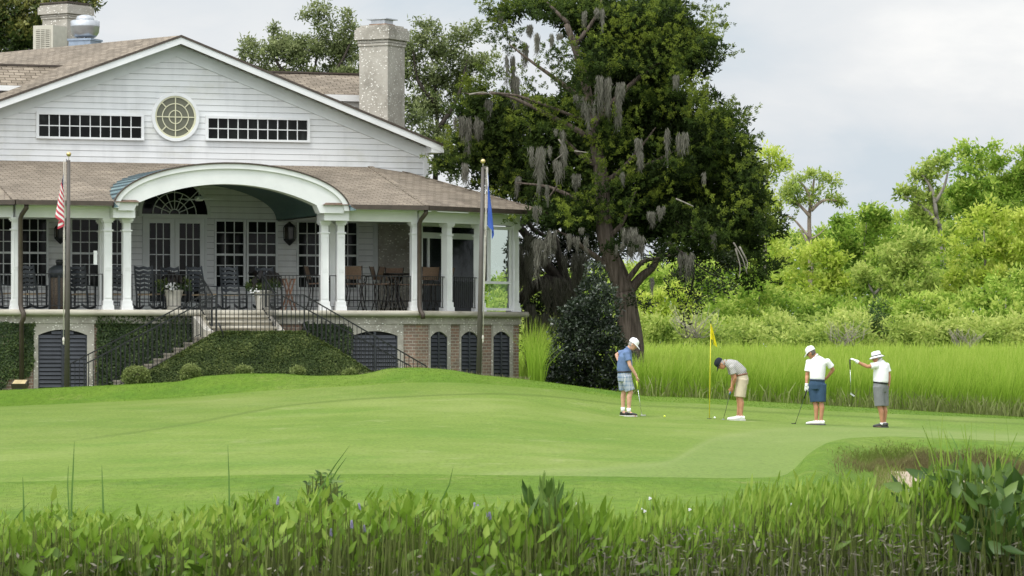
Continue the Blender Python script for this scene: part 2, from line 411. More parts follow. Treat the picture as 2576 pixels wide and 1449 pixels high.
sheet('lawn_bank', -900, 3500, 0, 2, 14, M_BANK)
sheet('lawn_front', -900, 2204, 2, 4, 26, M_ROUGH)
s_ = NT('bunker_sand'); v_ = s_.coord()
s_.princ(s_.ramp(s_.noise(v_, 1.6, 6, .65), [(.3, (.30, .24, .175)), (.7, (.47, .39, .30))]), .9, 0, .1, s_.bump(s_.noise(v_, 14, 4), .6, .03)); M_SAND = s_.m
sheet('sand_bunker', 2204, 3500, 2, 3, 10, M_SAND)
M_LIP = turf('bunker_bank_turf', (.085, .085, .035), (.115, .115, .045), (.15, .14, .065), fine=9, bumps=.9)
sheet('bunker_bank', 2204, 3500, 3, 3.38, 8, M_LIP)
sheet('bunker_lawn', 2204, 3500, 3.38, 4, 8, M_ROUGH)
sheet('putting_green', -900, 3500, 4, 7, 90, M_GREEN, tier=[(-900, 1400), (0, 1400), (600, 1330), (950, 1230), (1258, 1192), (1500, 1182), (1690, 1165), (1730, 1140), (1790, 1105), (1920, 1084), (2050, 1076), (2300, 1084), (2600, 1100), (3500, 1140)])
sheet('lawn_mound', -900, 3500, 7, 11, 40, M_ROUGH)
mud = plain('marsh_mud', (.07, .08, .035), .9, var=.4, scale=.5)
o = MB().poly([(-400, 92, -.55), (400, 92, -.55), (1500, 2500, -.55), (-1500, 2500, -.55)]).build('marsh_ground', mud); o['kind'] = 'structure'
o = MB().poly([(-900, -60, -1.25), (900, -60, -1.25), (900, 95, -1.25), (-900, 95, -1.25)]).build('ground', plain('pond_bed', (.05, .06, .03), .9)); o['kind'] = 'structure'
s_ = NT('pond_water'); v_ = s_.coord()
s_.princ((.012, .016, .008), .06, 0, .5, s_.bump(s_.noise(v_, 3., 3), .15, .02))
o = MB().poly([(-60, 2, -.93), (60, 2, -.93), (60, 35, -.93), (-60, 35, -.93)]).build('pond_water', s_.m); o['kind'] = 'structure'
o = MB().box((-30, -14, -1.2), (30, 2, -.02)).build('near_bank_ground', M_ROUGH); o['kind'] = 'structure'
# ================================================================== building materials
def siding(name, base, pitch=.165):
    s = NT(name); uv = s.coord('UV'); x = s.n('ShaderNodeSeparateXYZ'); s.l(uv, x.inputs[0])
    f = s.math('FRACT', s.math('DIVIDE', x.outputs[1], pitch))
    line = s.ramp(f, [(0, .42), (.055, .55), (.10, 1.), (.93, .95), (1., .8)])
    n = s.noise(s.mapping(uv, (.35, 1.2, 1)), 1., 5, .65); st = s.noise(s.mapping(uv, (3.2, .25, 1)), 1., 4)
    c = s.ramp(s.math('ADD', s.math('MULTIPLY', n, .6), s.math('MULTIPLY', st, .4)), [(.32, tuple(k * .80 for k in base)), (.5, base), (.7, tuple(min(1, k * 1.06) for k in base))])
    dirt = s.ramp(s.noise(s.mapping(uv, (.5, .9, 1)), 1., 6, .7), [(.52, 0.), (.72, .5)])
    c = s.mix(dirt, c, (.52, .51, .42))
    c = s.mix(1., c, line, 'MULTIPLY')
    s.princ(c, .5, 0, .35, s.bump(s.ramp(f, [(0, 0.), (.06, .1), (.12, 1.), (1, .8)]), .6, .015)); return s.m
def bricky(name, c1, c2, mortar, bw, bh, msize, uvscale=1., bump=.5, off=.5, var=None):
    s = NT(name); uv = s.coord('UV')
    b = s.n('ShaderNodeTexBrick'); s.l(uv, b.inputs['Vector']); b.offset = off
    for k, v in (('Color1', c1), ('Color2', c2), ('Mortar', mortar)): b.inputs[k].default_value = (*v, 1)
    b.inputs['Scale'].default_value = uvscale; b.inputs['Mortar Size'].default_value = msize; b.inputs['Brick Width'].default_value = bw; b.inputs['Row Height'].default_value = bh
    b.inputs['Mortar Smooth'].default_value = .3
    n = s.noise(s.mapping(uv, (.7, .7, 1)), 1., 6, .65)
    c = s.mix(1., b.outputs[0], s.ramp(n, [(.3, .68), (.7, 1.2)]), 'MULTIPLY')
    f = s.noise(uv, 22., 2); c = s.mix(1., c, s.ramp(f, [(.3, .82), (.7, 1.12)]), 'MULTIPLY')
    s.princ(c, .85, 0, .2, s.bump(b.outputs[1], -bump, .02)); return s.m
M_SIDE = siding('white_siding', (.74, .745, .745))
M_SHING = bricky('brown_shingles', (.195, .162, .124), (.30, .252, .196), (.078, .062, .046), .30, .135, .014, bump=.8)
M_BRICK = bricky('old_brick', (.30, .185, .135), (.215, .155, .125), (.38, .345, .29), .215, .083, .011)
s_ = NT('tabby'); v_ = s_.coord()
vo = s_.n('ShaderNodeTexVoronoi'); s_.l(s_.mapping(v_, (1, 1, 1.6)), vo.inputs['Vector']); vo.inputs['Scale'].default_value = 10.
sh = s_.ramp(vo.outputs['Distance'], [(.17, 1.), (.30, 0.)])
keep = s_.ramp(s_.noise(v_, 5.5, 3), [(.38, 0.), (.5, 1.)])
c_ = s_.ramp(s_.noise(v_, 1.3, 6, .7), [(.28, (.20, .185, .155)), (.5, (.37, .345, .30)), (.72, (.46, .435, .385))])
c_ = s_.mix(s_.math('MULTIPLY', s_.math('MULTIPLY', sh, keep), 1.0), c_, (.78, .76, .70))
s_.princ(c_, .9, 0, .2, s_.bump(s_.math('ADD', sh, s_.noise(v_, 40, 3)), .5, .012)); M_TABBY = s_.m
s_ = NT('cast_stone'); v_ = s_.coord()
c_ = s_.ramp(s_.noise(s_.mapping(v_, (.6, .6, 3)), 2., 6, .65), [(.3, (.24, .22, .17)), (.5, (.43, .40, .33)), (.75, (.53, .50, .42))])
s_.princ(c_, .85, 0, .2, s_.bump(s_.noise(v_, 30, 3), .3, .01)); M_STONE = s_.m
M_TRIM = plain('white_trim', (.73, .735, .73), .45, var=.07, scale=1.6)
M_TRIM2 = plain('shaded_trim', (.66, .68, .675), .5, var=.08, scale=1.5)
M_CEIL = plain('porch_ceiling', (.74, .77, .75), .6, var=.06)
M_VAULT = plain('vault_teal', (.10, .17, .155), .5, var=.1)
s_ = NT('copper_roof'); v_ = s_.coord()
c_ = s_.ramp(s_.noise(s_.mapping(v_, (2.5, .5, 2.5)), 1.2, 6, .65), [(.3, (.075, .125, .14)), (.5, (.145, .23, .25)), (.68, (.24, .34, .34))])
s_.princ(c_, .42, .35, .4); M_COPPER = s_.m
M_SEAM = plain('copper_seam', (.09, .14, .165), .45, .3, .3)
M_BROWNM = plain('brown_metal', (.075, .058, .046), .4, .2, .2)
M_CAPS = plain('copper_brown', (.17, .115, .085), .5, .3, .3, 8)
M_IRON = plain('black_iron', (.022, .023, .024), .45, .3, .3)
M_LOUV = plain('louver_slate', (.034, .038, .046), .5, 0, .2, 3.)
M_LOUVB = plain('louver_shadow', (.004, .004, .005), .9)
s_ = NT('window_glass'); v_ = s_.coord()
c_ = s_.ramp(s_.noise(s_.mapping(v_, (1.3, 1, .8)), 1.0, 4, .6), [(.42, (.004, .005, .005)), (.58, (.012, .014, .013)), (.74, (.045, .050, .048))])  # grey patches in the pane colour stand in for reflections
s_.princ(c_, .06, 0, .10); M_GLASS = s_.m
s_ = NT('screened_glass'); s_.princ((.135, .135, .10), .5, 0, .3); M_SCREEN = s_.m
M_YELTRIM = plain('cream_muntin', (.62, .60, .42), .5, var=.1)
s_ = NT('clear_glass')
g_ = s_.n('ShaderNodeBsdfGlossy'); g_.inputs[1].default_value = .03; t_ = s_.n('ShaderNodeBsdfTransparent'); t_.inputs[0].default_value = (.66, .74, .66, 1)
f_ = s_.n('ShaderNodeFresnel'); f_.inputs[0].default_value = 1.5; m_ = s_.n('ShaderNodeMixShader')
s_.l(f_.outputs[0], m_.inputs[0]); s_.l(t_.outputs[0], m_.inputs[1]); s_.l(g_.outputs[0], m_.inputs[2]); s_.l(m_.outputs[0], s_.out.inputs[0]); M_CLEAR = s_.m
M_FLOOR = plain('porch_floor', (.40, .375, .33), .7, var=.2)
M_BRASS = plain('brass', (.62, .45, .16), .3, .9, .15)
M_DARKGL = plain('smoked_glass', (.012, .016, .015), .08, 0, .3, 2.)

# ================================================================== clubhouse
A = R(20); ca, sa = math.cos(A), math.sin(A)
O0 = P(580, 868, 93.5)
def toloc(w): d = Vector((w[0] - O0.x, w[1] - O0.y)); return Vector((d.x * ca + d.y * sa, -d.x * sa + d.y * ca, w[2]))
def towor(l): return Vector((O0.x + l[0] * ca - l[1] * sa, O0.y + l[0] * sa + l[1] * ca, l[2]))
class Fr:
    """a vertical building plane: s runs along it, d goes into the house"""
    def __init__(f, o, ang): f.o = Vector((o[0], o[1])); f.c, f.s_ = math.cos(ang), math.sin(ang); f.ang = ang
    def pt(f, s, d, z): return Vector((f.o.x + s * f.c - d * f.s_, f.o.y + s * f.s_ + d * f.c, z))
    def at(f, x, y, d=0.):
        """survey sight -> (s, z) on the plane at depth d"""
        b = towor(f.pt(0, d, 0)); e = towor(f.pt(1, d, 0)); dx, dy = e.x - b.x, e.y - b.y; k = (x - CX) / F
        s = (k * b.y - b.x) / (dx - k * dy); return s, zat(y, b.y + s * dy)
    def S(f, x, d=0.): return f.at(x, 0, d)[0]
    def Z(f, x, y, d=0.): return f.at(x, y, d)[1]
    def box(f, mb, s0, s1, d0, d1, z0, z1):
        q = [f.pt(s0, d0, z0), f.pt(s1, d0, z0), f.pt(s1, d1, z0), f.pt(s0, d1, z0)]
        return mb.prism(q, (0, 0, z1 - z0))
FA = Fr((0, 0), 0)
house = empty('clubhouse', (O0.x, O0.y, 0), A, 'white sided clubhouse with a low gable, arched porch and brick base', 'clubhouse')
W = 5.5
ZF, ZB, ZBT, ZE = 2.535, 4.90, 5.20, 5.32      # porch floor, beam bottom, beam top, eave
uK1, uK0 = FA.S(1050), FA.S(40)
FB = Fr((uK1, 0), R(30))                        # the wing that turns back on the right
FL = Fr((uK0, 0), R(-30))                       # and its mirror on the left (s negative)
sK2 = FB.S(1312)
H = house
def bld(mb, name, mat, parent=None, **k): return mb.build(name, mat, parent or H, **k)

# ---- gable wall with rakes
vr = W - .5
Bu, Bz = FA.at(455, 97, vr); Ru, Rz = FA.at(1116, 372, vr); slope = (Bz - Rz) / (Ru - Bu)
uc, = (Bu,); uw = FA.S(1075, W) ; hw = uw - uc
def rz(u, z0=Bz): return z0 - slope * abs(u - uc)
bld(MB().prism([(uc - hw, W, 2.3), (uw, W, 2.3), (uw, W, rz(uw) - .06), (uc, W, Bz - .06), (uc - hw, W, rz(uw) - .06)], (0, .25, 0)), 'gable_wall', M_SIDE, uv=True)
rd = Vector((math.cos(R(115)), math.sin(R(115)), 0))
LEN = 13.
for sg in (-1, 1):
    e = Vector((uc + sg * (Ru - uc), vr, Rz)); b = Vector((uc, vr, Bz)); t = Vector((0, 0, .09))
    q = [b, e, e + rd * LEN, b + rd * LEN]
    m = MB().add([p + t for p in q] + q, [(0, 1, 2, 3), (7, 6, 5, 4), (0, 4, 5, 1), (1, 5, 6, 2), (2, 6, 7, 3)])
    o = bld(m, 'roof', M_SHING, uv=True)
    f = MB().strip([b + Vector((0, -.03, .05)), e + Vector((0, -.03, .05))], [b + Vector((0, -.03, -.145)), e + Vector((0, -.03, -.145))], (0, .05, 0))
    bld(f, 'rake_board', M_TRIM, o)
    f = MB().strip([b + Vector((0, -.055, .10)), e + Vector((0, -.055, .10))], [b + Vector((0, -.055, .035)), e + Vector((0, -.055, .035))], (0, .1, 0))
    bld(f, 'drip_edge', M_BROWNM, o)
    g = lambda u, dz: (u, W - .04, rz(u) + dz)
    f = MB().strip([g(uc, -.13), g(uc + sg * (hw - .02), -.13)], [g(uc, -.46), g(uc + sg * (hw - .02), -.46)], (0, .035, 0))
    bld(f, 'frieze_board', M_TRIM2, o)
    # boxed eave return at the low end
    f = MB().prism([(uc + sg * (hw - .05), vr - .02, Rz - .14), (uc + sg * (Ru - uc), vr - .02, Rz - .14), (uc + sg * (Ru - uc), vr - .02, Rz + .02), (uc + sg * (hw - .05), vr - .02, rz(uw) - .02)], (0, 3.5, 0))
    bld(f, 'eave_return', M_TRIM, o)
bld(MB().box((uw - .12, W - .05, 5.7), (uw + .03, W, rz(uw) - .1)), 'corner_board', M_TRIM)
q = Vector((uw, W + .25, 0)); bld(MB().prism([q + Vector((0, 0, 2.3)), q + Vector((0, 0, Rz - .1)), q + rd * 7 + Vector((0, 0, Rz - .1)), q + rd * 7 + Vector((0, 0, 2.3))], (-.2, 0, 0)), 'side_wall', M_SIDE, uv=True)

def ring(c, r0, r1, d0, dd, n=40, a0=0., a1=2 * math.pi):
    A_ = [(c[0] + r1 * math.cos(a0 + (a1 - a0) * i / n), d0, c[1] + r1 * math.sin(a0 + (a1 - a0) * i / n)) for i in range(n + 1)]
    B_ = [(c[0] + r0 * math.cos(a0 + (a1 - a0) * i / n), d0, c[1] + r0 * math.sin(a0 + (a1 - a0) * i / n)) for i in range(n + 1)]
    return MB().strip(A_, B_, (0, dd, 0))
def disc(c, r, d, n=40, a0=0., a1=2 * math.pi): return MB().poly([(c[0] + r * math.cos(a0 + (a1 - a0) * i / n), d, c[1] + r * math.sin(a0 + (a1 - a0) * i / n)) for i in range(n)])
# round window
cu, cz = FA.at(440.5, 294.5, W); rr = 61.5 * 98.5 / F
wo_ = bld(ring((cu, cz), rr * .87, rr, W - .07, .07), 'round_window', M_TRIM); wo_['label'] = 'round window with olive glass and cream spokes'
m = disc((cu, cz), rr * .88, W - .02); bld(m, 'pane', M_SCREEN, wo_)
m = ring((cu, cz), rr * .80, rr * .88, W - .05, .03)
for k in (.27, .55): x = ring((cu, cz), rr * k - .012, rr * k + .012, W - .04, .015); m.add(x.v, x.f)
for k in range(8):
    a = k * math.pi / 4; r0 = 0 if k % 2 == 0 else rr * .56
    m.bar((cu + r0 * math.cos(a), W - .034 - .002 * (k % 4), cz + r0 * math.sin(a)), (cu + rr * .8 * math.cos(a), W - .034 - .002 * (k % 4), cz + rr * .8 * math.sin(a)), .028, .02, (0, 1, 0))
bld(m, 'muntins', M_YELTRIM, wo_)
# glazed openings: casing > pane, muntins
def window(fr, s0, s1, z0, z1, d, cols, rows, casing=.1, meet=None, bar=.022, name='window', glass=None, parent=None, head=0., sill=True, trim=None):
    trim = trim or M_TRIM2; c = casing; m = MB()
    fr.box(m, s0 - c, s0, d - .07, d, z0, z1); fr.box(m, s1, s1 + c, d - .07, d, z0, z1)
    fr.box(m, s0 - c, s1 + c, d - .072, d, z1, z1 + c + head); fr.box(m, s0 - c, s1 + c, d - .09 if sill else d - .07, d, z0 - (c * .8), z0)
    o = bld(m, name, trim, parent)
    bld(MB().poly([fr.pt(s0, d - .012, z0), fr.pt(s1, d - .012, z0), fr.pt(s1, d - .012, z1), fr.pt(s0, d - .012, z1)]), 'pane', glass or M_GLASS, o)
    m = MB()
    for i in range(1, cols): s = s0 + (s1 - s0) * i / cols; fr.box(m, s - bar / 2, s + bar / 2, d - .034, d - .014, z0, z1)
    if meet:
        fr.box(m, s0, s1, d - .05, d - .015, meet - .028, meet + .028); zz = [(z0, meet, rows[0]), (meet, z1, rows[1])]
    else: zz = [(z0, z1, rows[0])]
    for a, b, n in zz:
        for j in range(1, n): z = a + (b - a) * j / n; fr.box(m, s0, s1, d - .036, d - .016, z - bar / 2, z + bar / 2)
    if cols > 1 or rows[0] > 1 or meet: bld(m, 'muntins', M_TRIM if trim is M_TRIM else M_TRIM2, o)
    return o
for x0, x1, y0, y1 in ((97, 354.5, 290.5, 345.5), (523, 772, 300.5, 351)):
    s0, s1 = FA.S(x0, W), FA.S(x1, W); xm = (x0 + x1) / 2
    o = window(FA, s0, s1, FA.Z(xm, y1, W), FA.Z(xm, y0, W), W, 10, (2,), casing=.075, trim=M_TRIM, bar=.026)
    o['label'] = 'long strip window of twenty small panes ' + ('left' if x0 < 300 else 'right') + ' of the round window'
# porch wall windows (pairs of double hung sashes)
zt, zm, zb = FA.Z(618, 558, W), FA.Z(618, 641, W), FA.Z(618, 722, W)
for x0, x1 in ((-34, 29), (53, 116), (180, 246), (257, 313), (543, 611.5), (624, 692.5), (750, 815), (830, 896)):
    window(FA, FA.S(x0, W), FA.S(x1, W), zb, zt, W, 3, (3, 3), casing=.055, meet=zm, bar=.024)
# French doors and lunette
z0d = ZF + .02; zl = FA.Z(440, 550, W)
fr_ = MB(); sL, sR = FA.S(358, W), FA.S(519, W)
for a, b in ((sL, sL + .06), (sR - .06, sR)): FA.box(fr_, a, b, W - .08, W, z0d, zl)
FA.box(fr_, sL, sR, W - .082, W, zl, zl + .09)
dfr = bld(fr_, 'door_frame', M_TRIM2); sM = (sL + sR) / 2
for i, (a, b) in enumerate(((sL + .065, sM - .005), (sM + .005, sR - .065))):
    m = MB(); st = .125
    FA.box(m, a, a + st, W - .06, W - .01, z0d, zl - .01); FA.box(m, b - st, b, W - .06, W - .01, z0d, zl - .01)
    FA.box(m, a + st, b - st, W - .06, W - .01, zl - .13, zl - .01); FA.box(m, a + st, b - st, W - .06, W - .01, z0d, z0d + .26)
    dr = bld(m, 'door', M_TRIM2, dfr)
    bld(MB().poly([(a + st, W - .03, z0d + .26), (b - st, W - .03, z0d + .26), (b - st, W - .03, zl - .13), (a + st, W - .03, zl - .13)]), 'pane', M_GLASS, dr)
    m = MB(); z1, z2 = z0d + .26, zl - .13
    for k in (1, 2): s = a + st + (b - a - 2 * st) * k / 3; FA.box(m, s - .012, s + .012, W - .048, W - .032, z1, z2)
    for k in range(1, 5): z = z1 + (z2 - z1) * k / 5; FA.box(m, a + st, b - st, W - .05, W - .034, z - .012, z + .012)
    bld(m, 'muntins', M_TRIM2, dr)
    if i: bld(MB().ell((a + .06, W - .09, z0d + .95), (.03, .03, .03), 8, 6), 'door_knob', M_BRASS, dr)
cu2, cz2 = FA.at(438.5, 539, W); rl = (515 - 361) / 2 * 98.6 / F / math.cos(R(25.4)); lh = .98
def arc(r0, r1, d, dd, k=24):
    return MB().strip([(cu2 + r1 * math.cos(math.pi * i / k), d, cz2 + lh * r1 * math.sin(math.pi * i / k)) for i in range(k + 1)], [(cu2 + r0 * math.cos(math.pi * i / k), d, cz2 + lh * r0 * math.sin(math.pi * i / k)) for i in range(k + 1)], (0, dd, 0))
m = arc(rl, rl + .09, W - .07, .07); FA.box(m, cu2 - rl - .09, cu2 + rl + .09, W - .08, W, cz2 - .07, cz2)
lun = bld(m, 'fanlight', M_TRIM2); lun['label'] = 'half round fanlight over the French doors'
bld(MB().poly([(cu2 + rl * math.cos(math.pi * i / 24), W - .012, cz2 + lh * rl * math.sin(math.pi * i / 24)) for i in range(25)]), 'pane', M_GLASS, lun)
m = MB()
for k in (.15, .40, .66): x = arc(rl * k - .012, rl * k + .012, W - .035, .018); m.add(x.v, x.f)
for k in range(1, 7 + 1):
    a = math.pi * k / 8; r1 = 1. if k % 2 == 0 else .66
    m.bar((cu2 + rl * .15 * math.cos(a), W - .028, cz2 + lh * rl * .15 * math.sin(a)), (cu2 + rl * r1 * math.cos(a), W - .028, cz2 + lh * rl * r1 * math.sin(a)), .022, .018, (0, 1, 0))
bld(m, 'muntins', M_TRIM2, lun)
# tabby chimney breast on the porch wall
s0, s1 = FA.S(950, W), FA.S(1034, W); m = MB(); FA.box(m, s0, s1, W - .12, W, ZF, 5.02); bld(m, 'chimney_breast', M_TABBY)
for a, b, c in ((s0 - .14, s0 - .01, .05), (s1 + .01, s1 + .12, .14)):
    m = MB(); FA.box(m, a, b, W - c, W, ZF, 5.0); bld(m, 'wall_casing', M_TRIM2)
for x0, x1 in ((521, 531), (697, 741), (900, 939), (123, 172)):
    m = MB(); FA.box(m, FA.S(x0, W), FA.S(x1, W), W - .015, W, ZF, ZF + .12); bld(m, 'skirting_board', M_TRIM2)

# ---- porch: floor, moulding, ceiling, beams
off = lambda fr, s, d, z: fr.pt(s, d, z)
k15 = math.tan(R(15))
def outline(d, z, ext=0.):
    """porch edge offset outward by d"""
    s_end = sK2 + ext
    return [FL.pt(-6, -d, z), Vector((uK0 - d * k15, -d, z)), Vector((uK1 + d * k15, -d, z)), FB.pt(s_end, -d, z)]
ol = outline(.10, ZF - .15, .06)
bld(MB().prism(ol + [Vector((ol[3].x + 1.5, W + 3, ZF - .15)), Vector((ol[0].x, W + 3, ZF - .15))], (0, 0, .148)), 'porch_floor', M_FLOOR)
bld(MB().tube(outline(.10, ZF - .078, .12), .082, 10), 'floor_moulding', M_STONE)
oc = outline(-.02, 5.06); W4 = Vector((oc[3].x - .6, W + 1.8, 5.06))
# arched porch bay
VA = -.45
ul, ur = FA.S(284, VA), FA.S(878.5, VA); ucb, ab = (ul + ur) / 2, (ur - ul) / 2
zs = FA.Z(580, 527, VA); bb = FA.Z(560, 411, VA) - zs
def ze(u, a=ab, b=bb): return zs + b * math.sqrt(max(0, 1 - ((u - ucb) / a) ** 2))
ZT = 6.63
def roofv(z): return VA + (z - ZE) / (ZT - ZE) * (W - VA)
NB = 36
us = [ucb - ab * math.cos(math.pi * i / NB) for i in range(NB + 1)]
eL, eR = Vector((uK0 - .45 * k15, VA, ZE)), Vector((uK1 + .45 * k15, VA, ZE))
T1 = Vector((FA.S(932, W), W - .01, ZT)); T0 = Vector((2 * ucb - T1.x + .2, W - .01, ZT))
T0 = Vector((FA.S(-20, W), W - .01, ZT)) if FA.S(-20, W) < T0.x else T0
m = MB()
Wl, Wr = Vector((ul, W - .01, ZT)), Vector((ur, W - .01, ZT)); el_, er_ = Vector((ul, VA, ZE)), Vector((ur, VA, ZE))
m.poly([eL, el_, Wl, T0]); m.poly([er_, eR, T1, Wr])
for a, b in zip(us[:-1], us[1:]):
    m.poly([(a, roofv(ze(a)) - .02, ze(a)), (b, roofv(ze(b)) - .02, ze(b)), (b, W - .01, ZT), (a, W - .01, ZT)])
pr = bld(m, 'porch_roof', M_SHING, uv=True)
# turned wing roof on the right
C1, C2 = eR, FB.pt(sK2 + .42, -.45, ZE)
nn = (C2 - C1).cross(T1 - C1).normalized()
def plane_hit(x, y, p, n):
    d = P(x, y, 100.); c_ = toloc(Vector((0, 0, ZC))); dl = toloc(d) - c_; t = (p - c_).dot(n) / dl.dot(n); return c_ + dl * t
T2 = plane_hit(1075, 449, C1, nn); e2 = (T2 - C2).normalized(); T3 = C2 + e2 * 6.2
m = MB().poly([C1, C2, T3, T1]); C3 = C2 + Vector((-.2, 5., 0)); m.poly([C2, C3, T3])
bld(m, 'wing_roof', M_SHING, uv=True)
for p, q in ((C1, T1), (C2, T3), (eL, T0)): bld(MB().bar(p + Vector((0, 0, .012)), q + Vector((0, 0, .012)), .16, .02), 'hip_cap', M_SHING, uv=True)
C0 = FL.pt(-5.5, -.45, ZE); bld(MB().poly([C0, eL, T0, Vector((C0.x, W, ZT + .2))]), 'wing_roof', M_SHING, uv=True)
# ceilings
bld(MB().poly([oc[0], oc[1], (ul + .28, .02, 5.06), (ul + .28, W, 5.06), (oc[0].x, W, 5.06)]).poly([(ur - .28, .02, 5.06), oc[2], oc[3], W4, (uK1 + .3, W + .0, 5.06), (ur - .28, W, 5.06)]), 'porch_ceiling', M_CEIL)
ai, bi = ab - .27, bb - .18
ui = [ucb - ai * math.cos(math.pi * i / NB) for i in range(NB + 1)]
zi = lambda u: zs - .05 + bi * math.sqrt(max(0, 1 - ((u - ucb) / ai) ** 2))
bld(MB().strip([(u, VA + .2, zi(u)) for u in ui], [(u, W - .02, zi(u)) for u in ui], (0, 0, .02)), 'vault_ceiling', M_VAULT)
# barrel roof with standing seams
m = MB()
for a, b in zip(us[:-1], us[1:]):
    m.poly([(a, VA - .02, ze(a)), (b, VA - .02, ze(b)), (b, roofv(ze(b)) + .1, ze(b)), (a, roofv(ze(a)) + .1, ze(a))])
br = bld(m, 'barrel_roof', M_COPPER, weld=True)
for p in br.data.polygons: p.use_smooth = True
m = MB(); arcl = []
for i in range(1, 30):
    t = math.pi * (i / 30); u = ucb - ab * math.cos(t)
    m.bar((u, VA - .02, ze(u) + .012), (u, roofv(ze(u)) + .05, ze(u) + .012), .028, .035)
bld(m, 'roof_seams', M_SEAM, br)
z_ = lambda u, k: zs + (bb + k) * math.sqrt(max(0, 1 - ((u - ucb) / ab) ** 2))
m = MB()
def ell_pts(a, b, z0, n=48, v=0): return [(ucb - a * math.cos(math.pi * i / n), v, z0 + b * math.sin(math.pi * i / n)) for i in range(n + 1)]
m.strip(ell_pts(ab + .02, bb + .03, zs, v=VA - .09), ell_pts(ab - .015, bb - .008, zs, v=VA - .09), (0, .12, 0)); bld(m, 'roof_edge', M_BROWNM, br)
m = MB().strip(ell_pts(ab - .012, bb - .01, zs, v=VA - .06), ell_pts(ab - .15, bb - .135, zs, v=VA - .06), (0, .1, 0)); bld(m, 'arch_moulding', M_TRIM)
# arch face: from the moulding down to a flatter inner arch
sl_, sr_ = FA.S(341, VA), FA.S(805, VA); zsp, zcr = FA.Z(580, 517, VA), FA.Z(610, 463.5, VA)
ua = (sl_ + sr_) / 2; hh = (sr_ - sl_) / 2; ris = zcr - zsp; rad = (hh * hh + ris * ris) / (2 * ris); zc_ = zcr - rad
inn = lambda u: zc_ + math.sqrt(max(0, rad * rad - (u - ua) ** 2))
n = 48; m = MB(); ao, bo = ab - .14, bb - .12
tt = [math.pi * i / n for i in range(n + 1)]
outp = [(ucb - ao * math.cos(t), VA, zs + bo * math.sin(t)) for t in tt]
inp = []
for p in outp:
    u = min(max(p[0], sl_), sr_); inp.append((u if abs(p[0] - ucb) < hh else p[0], VA, inn(u) if sl_ <= p[0] <= sr_ else zs - .06))
m.strip(outp, inp, (0, .42, 0)); bld(m, 'arch_face', M_TRIM)
# entablature blocks and little copper caps over the column pairs
for x0, x1, xc in ((277, 332, 316), (806, 868, 848)):
    a, b = FA.S(x0, 0), FA.S(x1, 0); m = MB()
    m.box((a, VA + .1, ZB), (b, .32, ZBT + .02)); m.box((a - .06, VA + .02, ZBT + .02), (b + .06, .3, ZBT + .10)); blk = bld(m, 'entablature', M_TRIM)
    m = MB(); c = FA.S(xc, VA); hw_ = (.36 if xc < 500 else .40); z0 = ZBT + .10; y0 = VA - .10
    m.add([(c - hw_, y0, z0), (c + hw_, y0, z0), (c + hw_, .0, z0), (c - hw_, .0, z0), (c, -.1, z0 + .28)], [(0, 1, 4), (1, 2, 4), (2, 3, 4), (3, 0, 4), (3, 2, 1, 0)])
    bld(m, 'cap_flashing', M_CAPS, blk)
# beams
for f_, a, b, t in ((FA, uK0, FA.S(276), 0), (FA, FA.S(869), uK1, 0), (FB, .08, sK2 - .06, .003), (FL, -5.5, -.08, .003)):
    m = MB(); f_.box(m, a, b, 0, .28, ZB, ZBT - t); bld(m, 'porch_beam', M_TRIM)
for f_, a, b, t in ((FA, uK0, ul + .02, 0), (FA, ur - .02, uK1, 0), (FB, -.05, sK2 + .35, .002)):
    m = MB(); f_.box(m, a, b, -.49, .02, ZBT + .004 + t, ZBT + .03 + t); bld(m, 'soffit', M_TRIM2)
# gutters
for q in ([FL.pt(-5.5, -.52, ZE - .06), Vector((eL.x, VA - .07, ZE - .06)), Vector((ul - .02, VA - .07, ZE - .06))], [Vector((ur + .02, VA - .07, ZE - .06)), Vector((eR.x, VA - .07, ZE - .06)), FB.pt(sK2 + .45, -.52, ZE - .06)]):
    m = MB()
    for a, b in zip(q[:-1], q[1:]): m.bar(a, b, .12, .12)
    bld(m, 'gutter', M_BROWNM)
for x, sgn in ((50, 1), (1053, -1)):
    u = FA.S(x, -.1); m = MB()
    m.tube([(u + .10, -.42, ZE - .1), (u + .10, -.42, ZE - .2), (u + .02, -.25, ZE - .36), (u, -.17, ZE - .46), (u, -.17, ZF + .12), (u + .02, -.2, ZF + .0), (u + .06, -.27, ZF - .1)] + ([(u + .06, -.24, ZF - .25), (u + .04, -.12, ZF - .35), (u + .04, -.12, .4)] if x < 500 else [(u + .07, -.27, ZF - .22)]), .062, 8)
    bld(m, 'downspout', M_BROWNM)
# columns
def column(fr, s, d=.14, half=.105, lab=None):
    m = MB(); b = lambda h, z0, z1: fr.box(m, s - h, s + h, d - h, d + h, z0, z1)
    b(half + .045, ZF, ZF + .11); b(half + .025, ZF + .11, ZF + .24); b(half, ZF + .24, ZB - .33)
    b(half + .03, ZB - .33, ZB - .295); b(half - .008, ZB - .295, ZB - .105); b(half + .025, ZB - .105, ZB - .065); b(half + .05, ZB - .065, ZB - .001)
    o = bld(m, 'column', M_TRIM); m = MB()
    for e in (-1, 1):
        fr.box(m, s + e * (half - .02) - .014, s + e * (half - .02) + .014, d - half - .012, d - half, ZF + .3, ZB - .4)
    for z in (ZF + .3, ZF + 1.02, ZF + 1.08, ZB - .43): fr.box(m, s - half + .034, s + half - .034, d - half - .011, d - half, z, z + .03)
    bld(m, 'panel_moulding', M_TRIM, o); return o
for x in (42, 272, 320, 817.5, 858): column(FA, FA.S(x, .04))
column(FA, FA.S(261, 1.0), 1.1); column(FA, FA.S(838, 1.0), 1.1)
for x in (1046,): column(FA, FA.S(x, .04))
for x in (1131, 1212, 1299): column(FB, FB.S(x, .04))
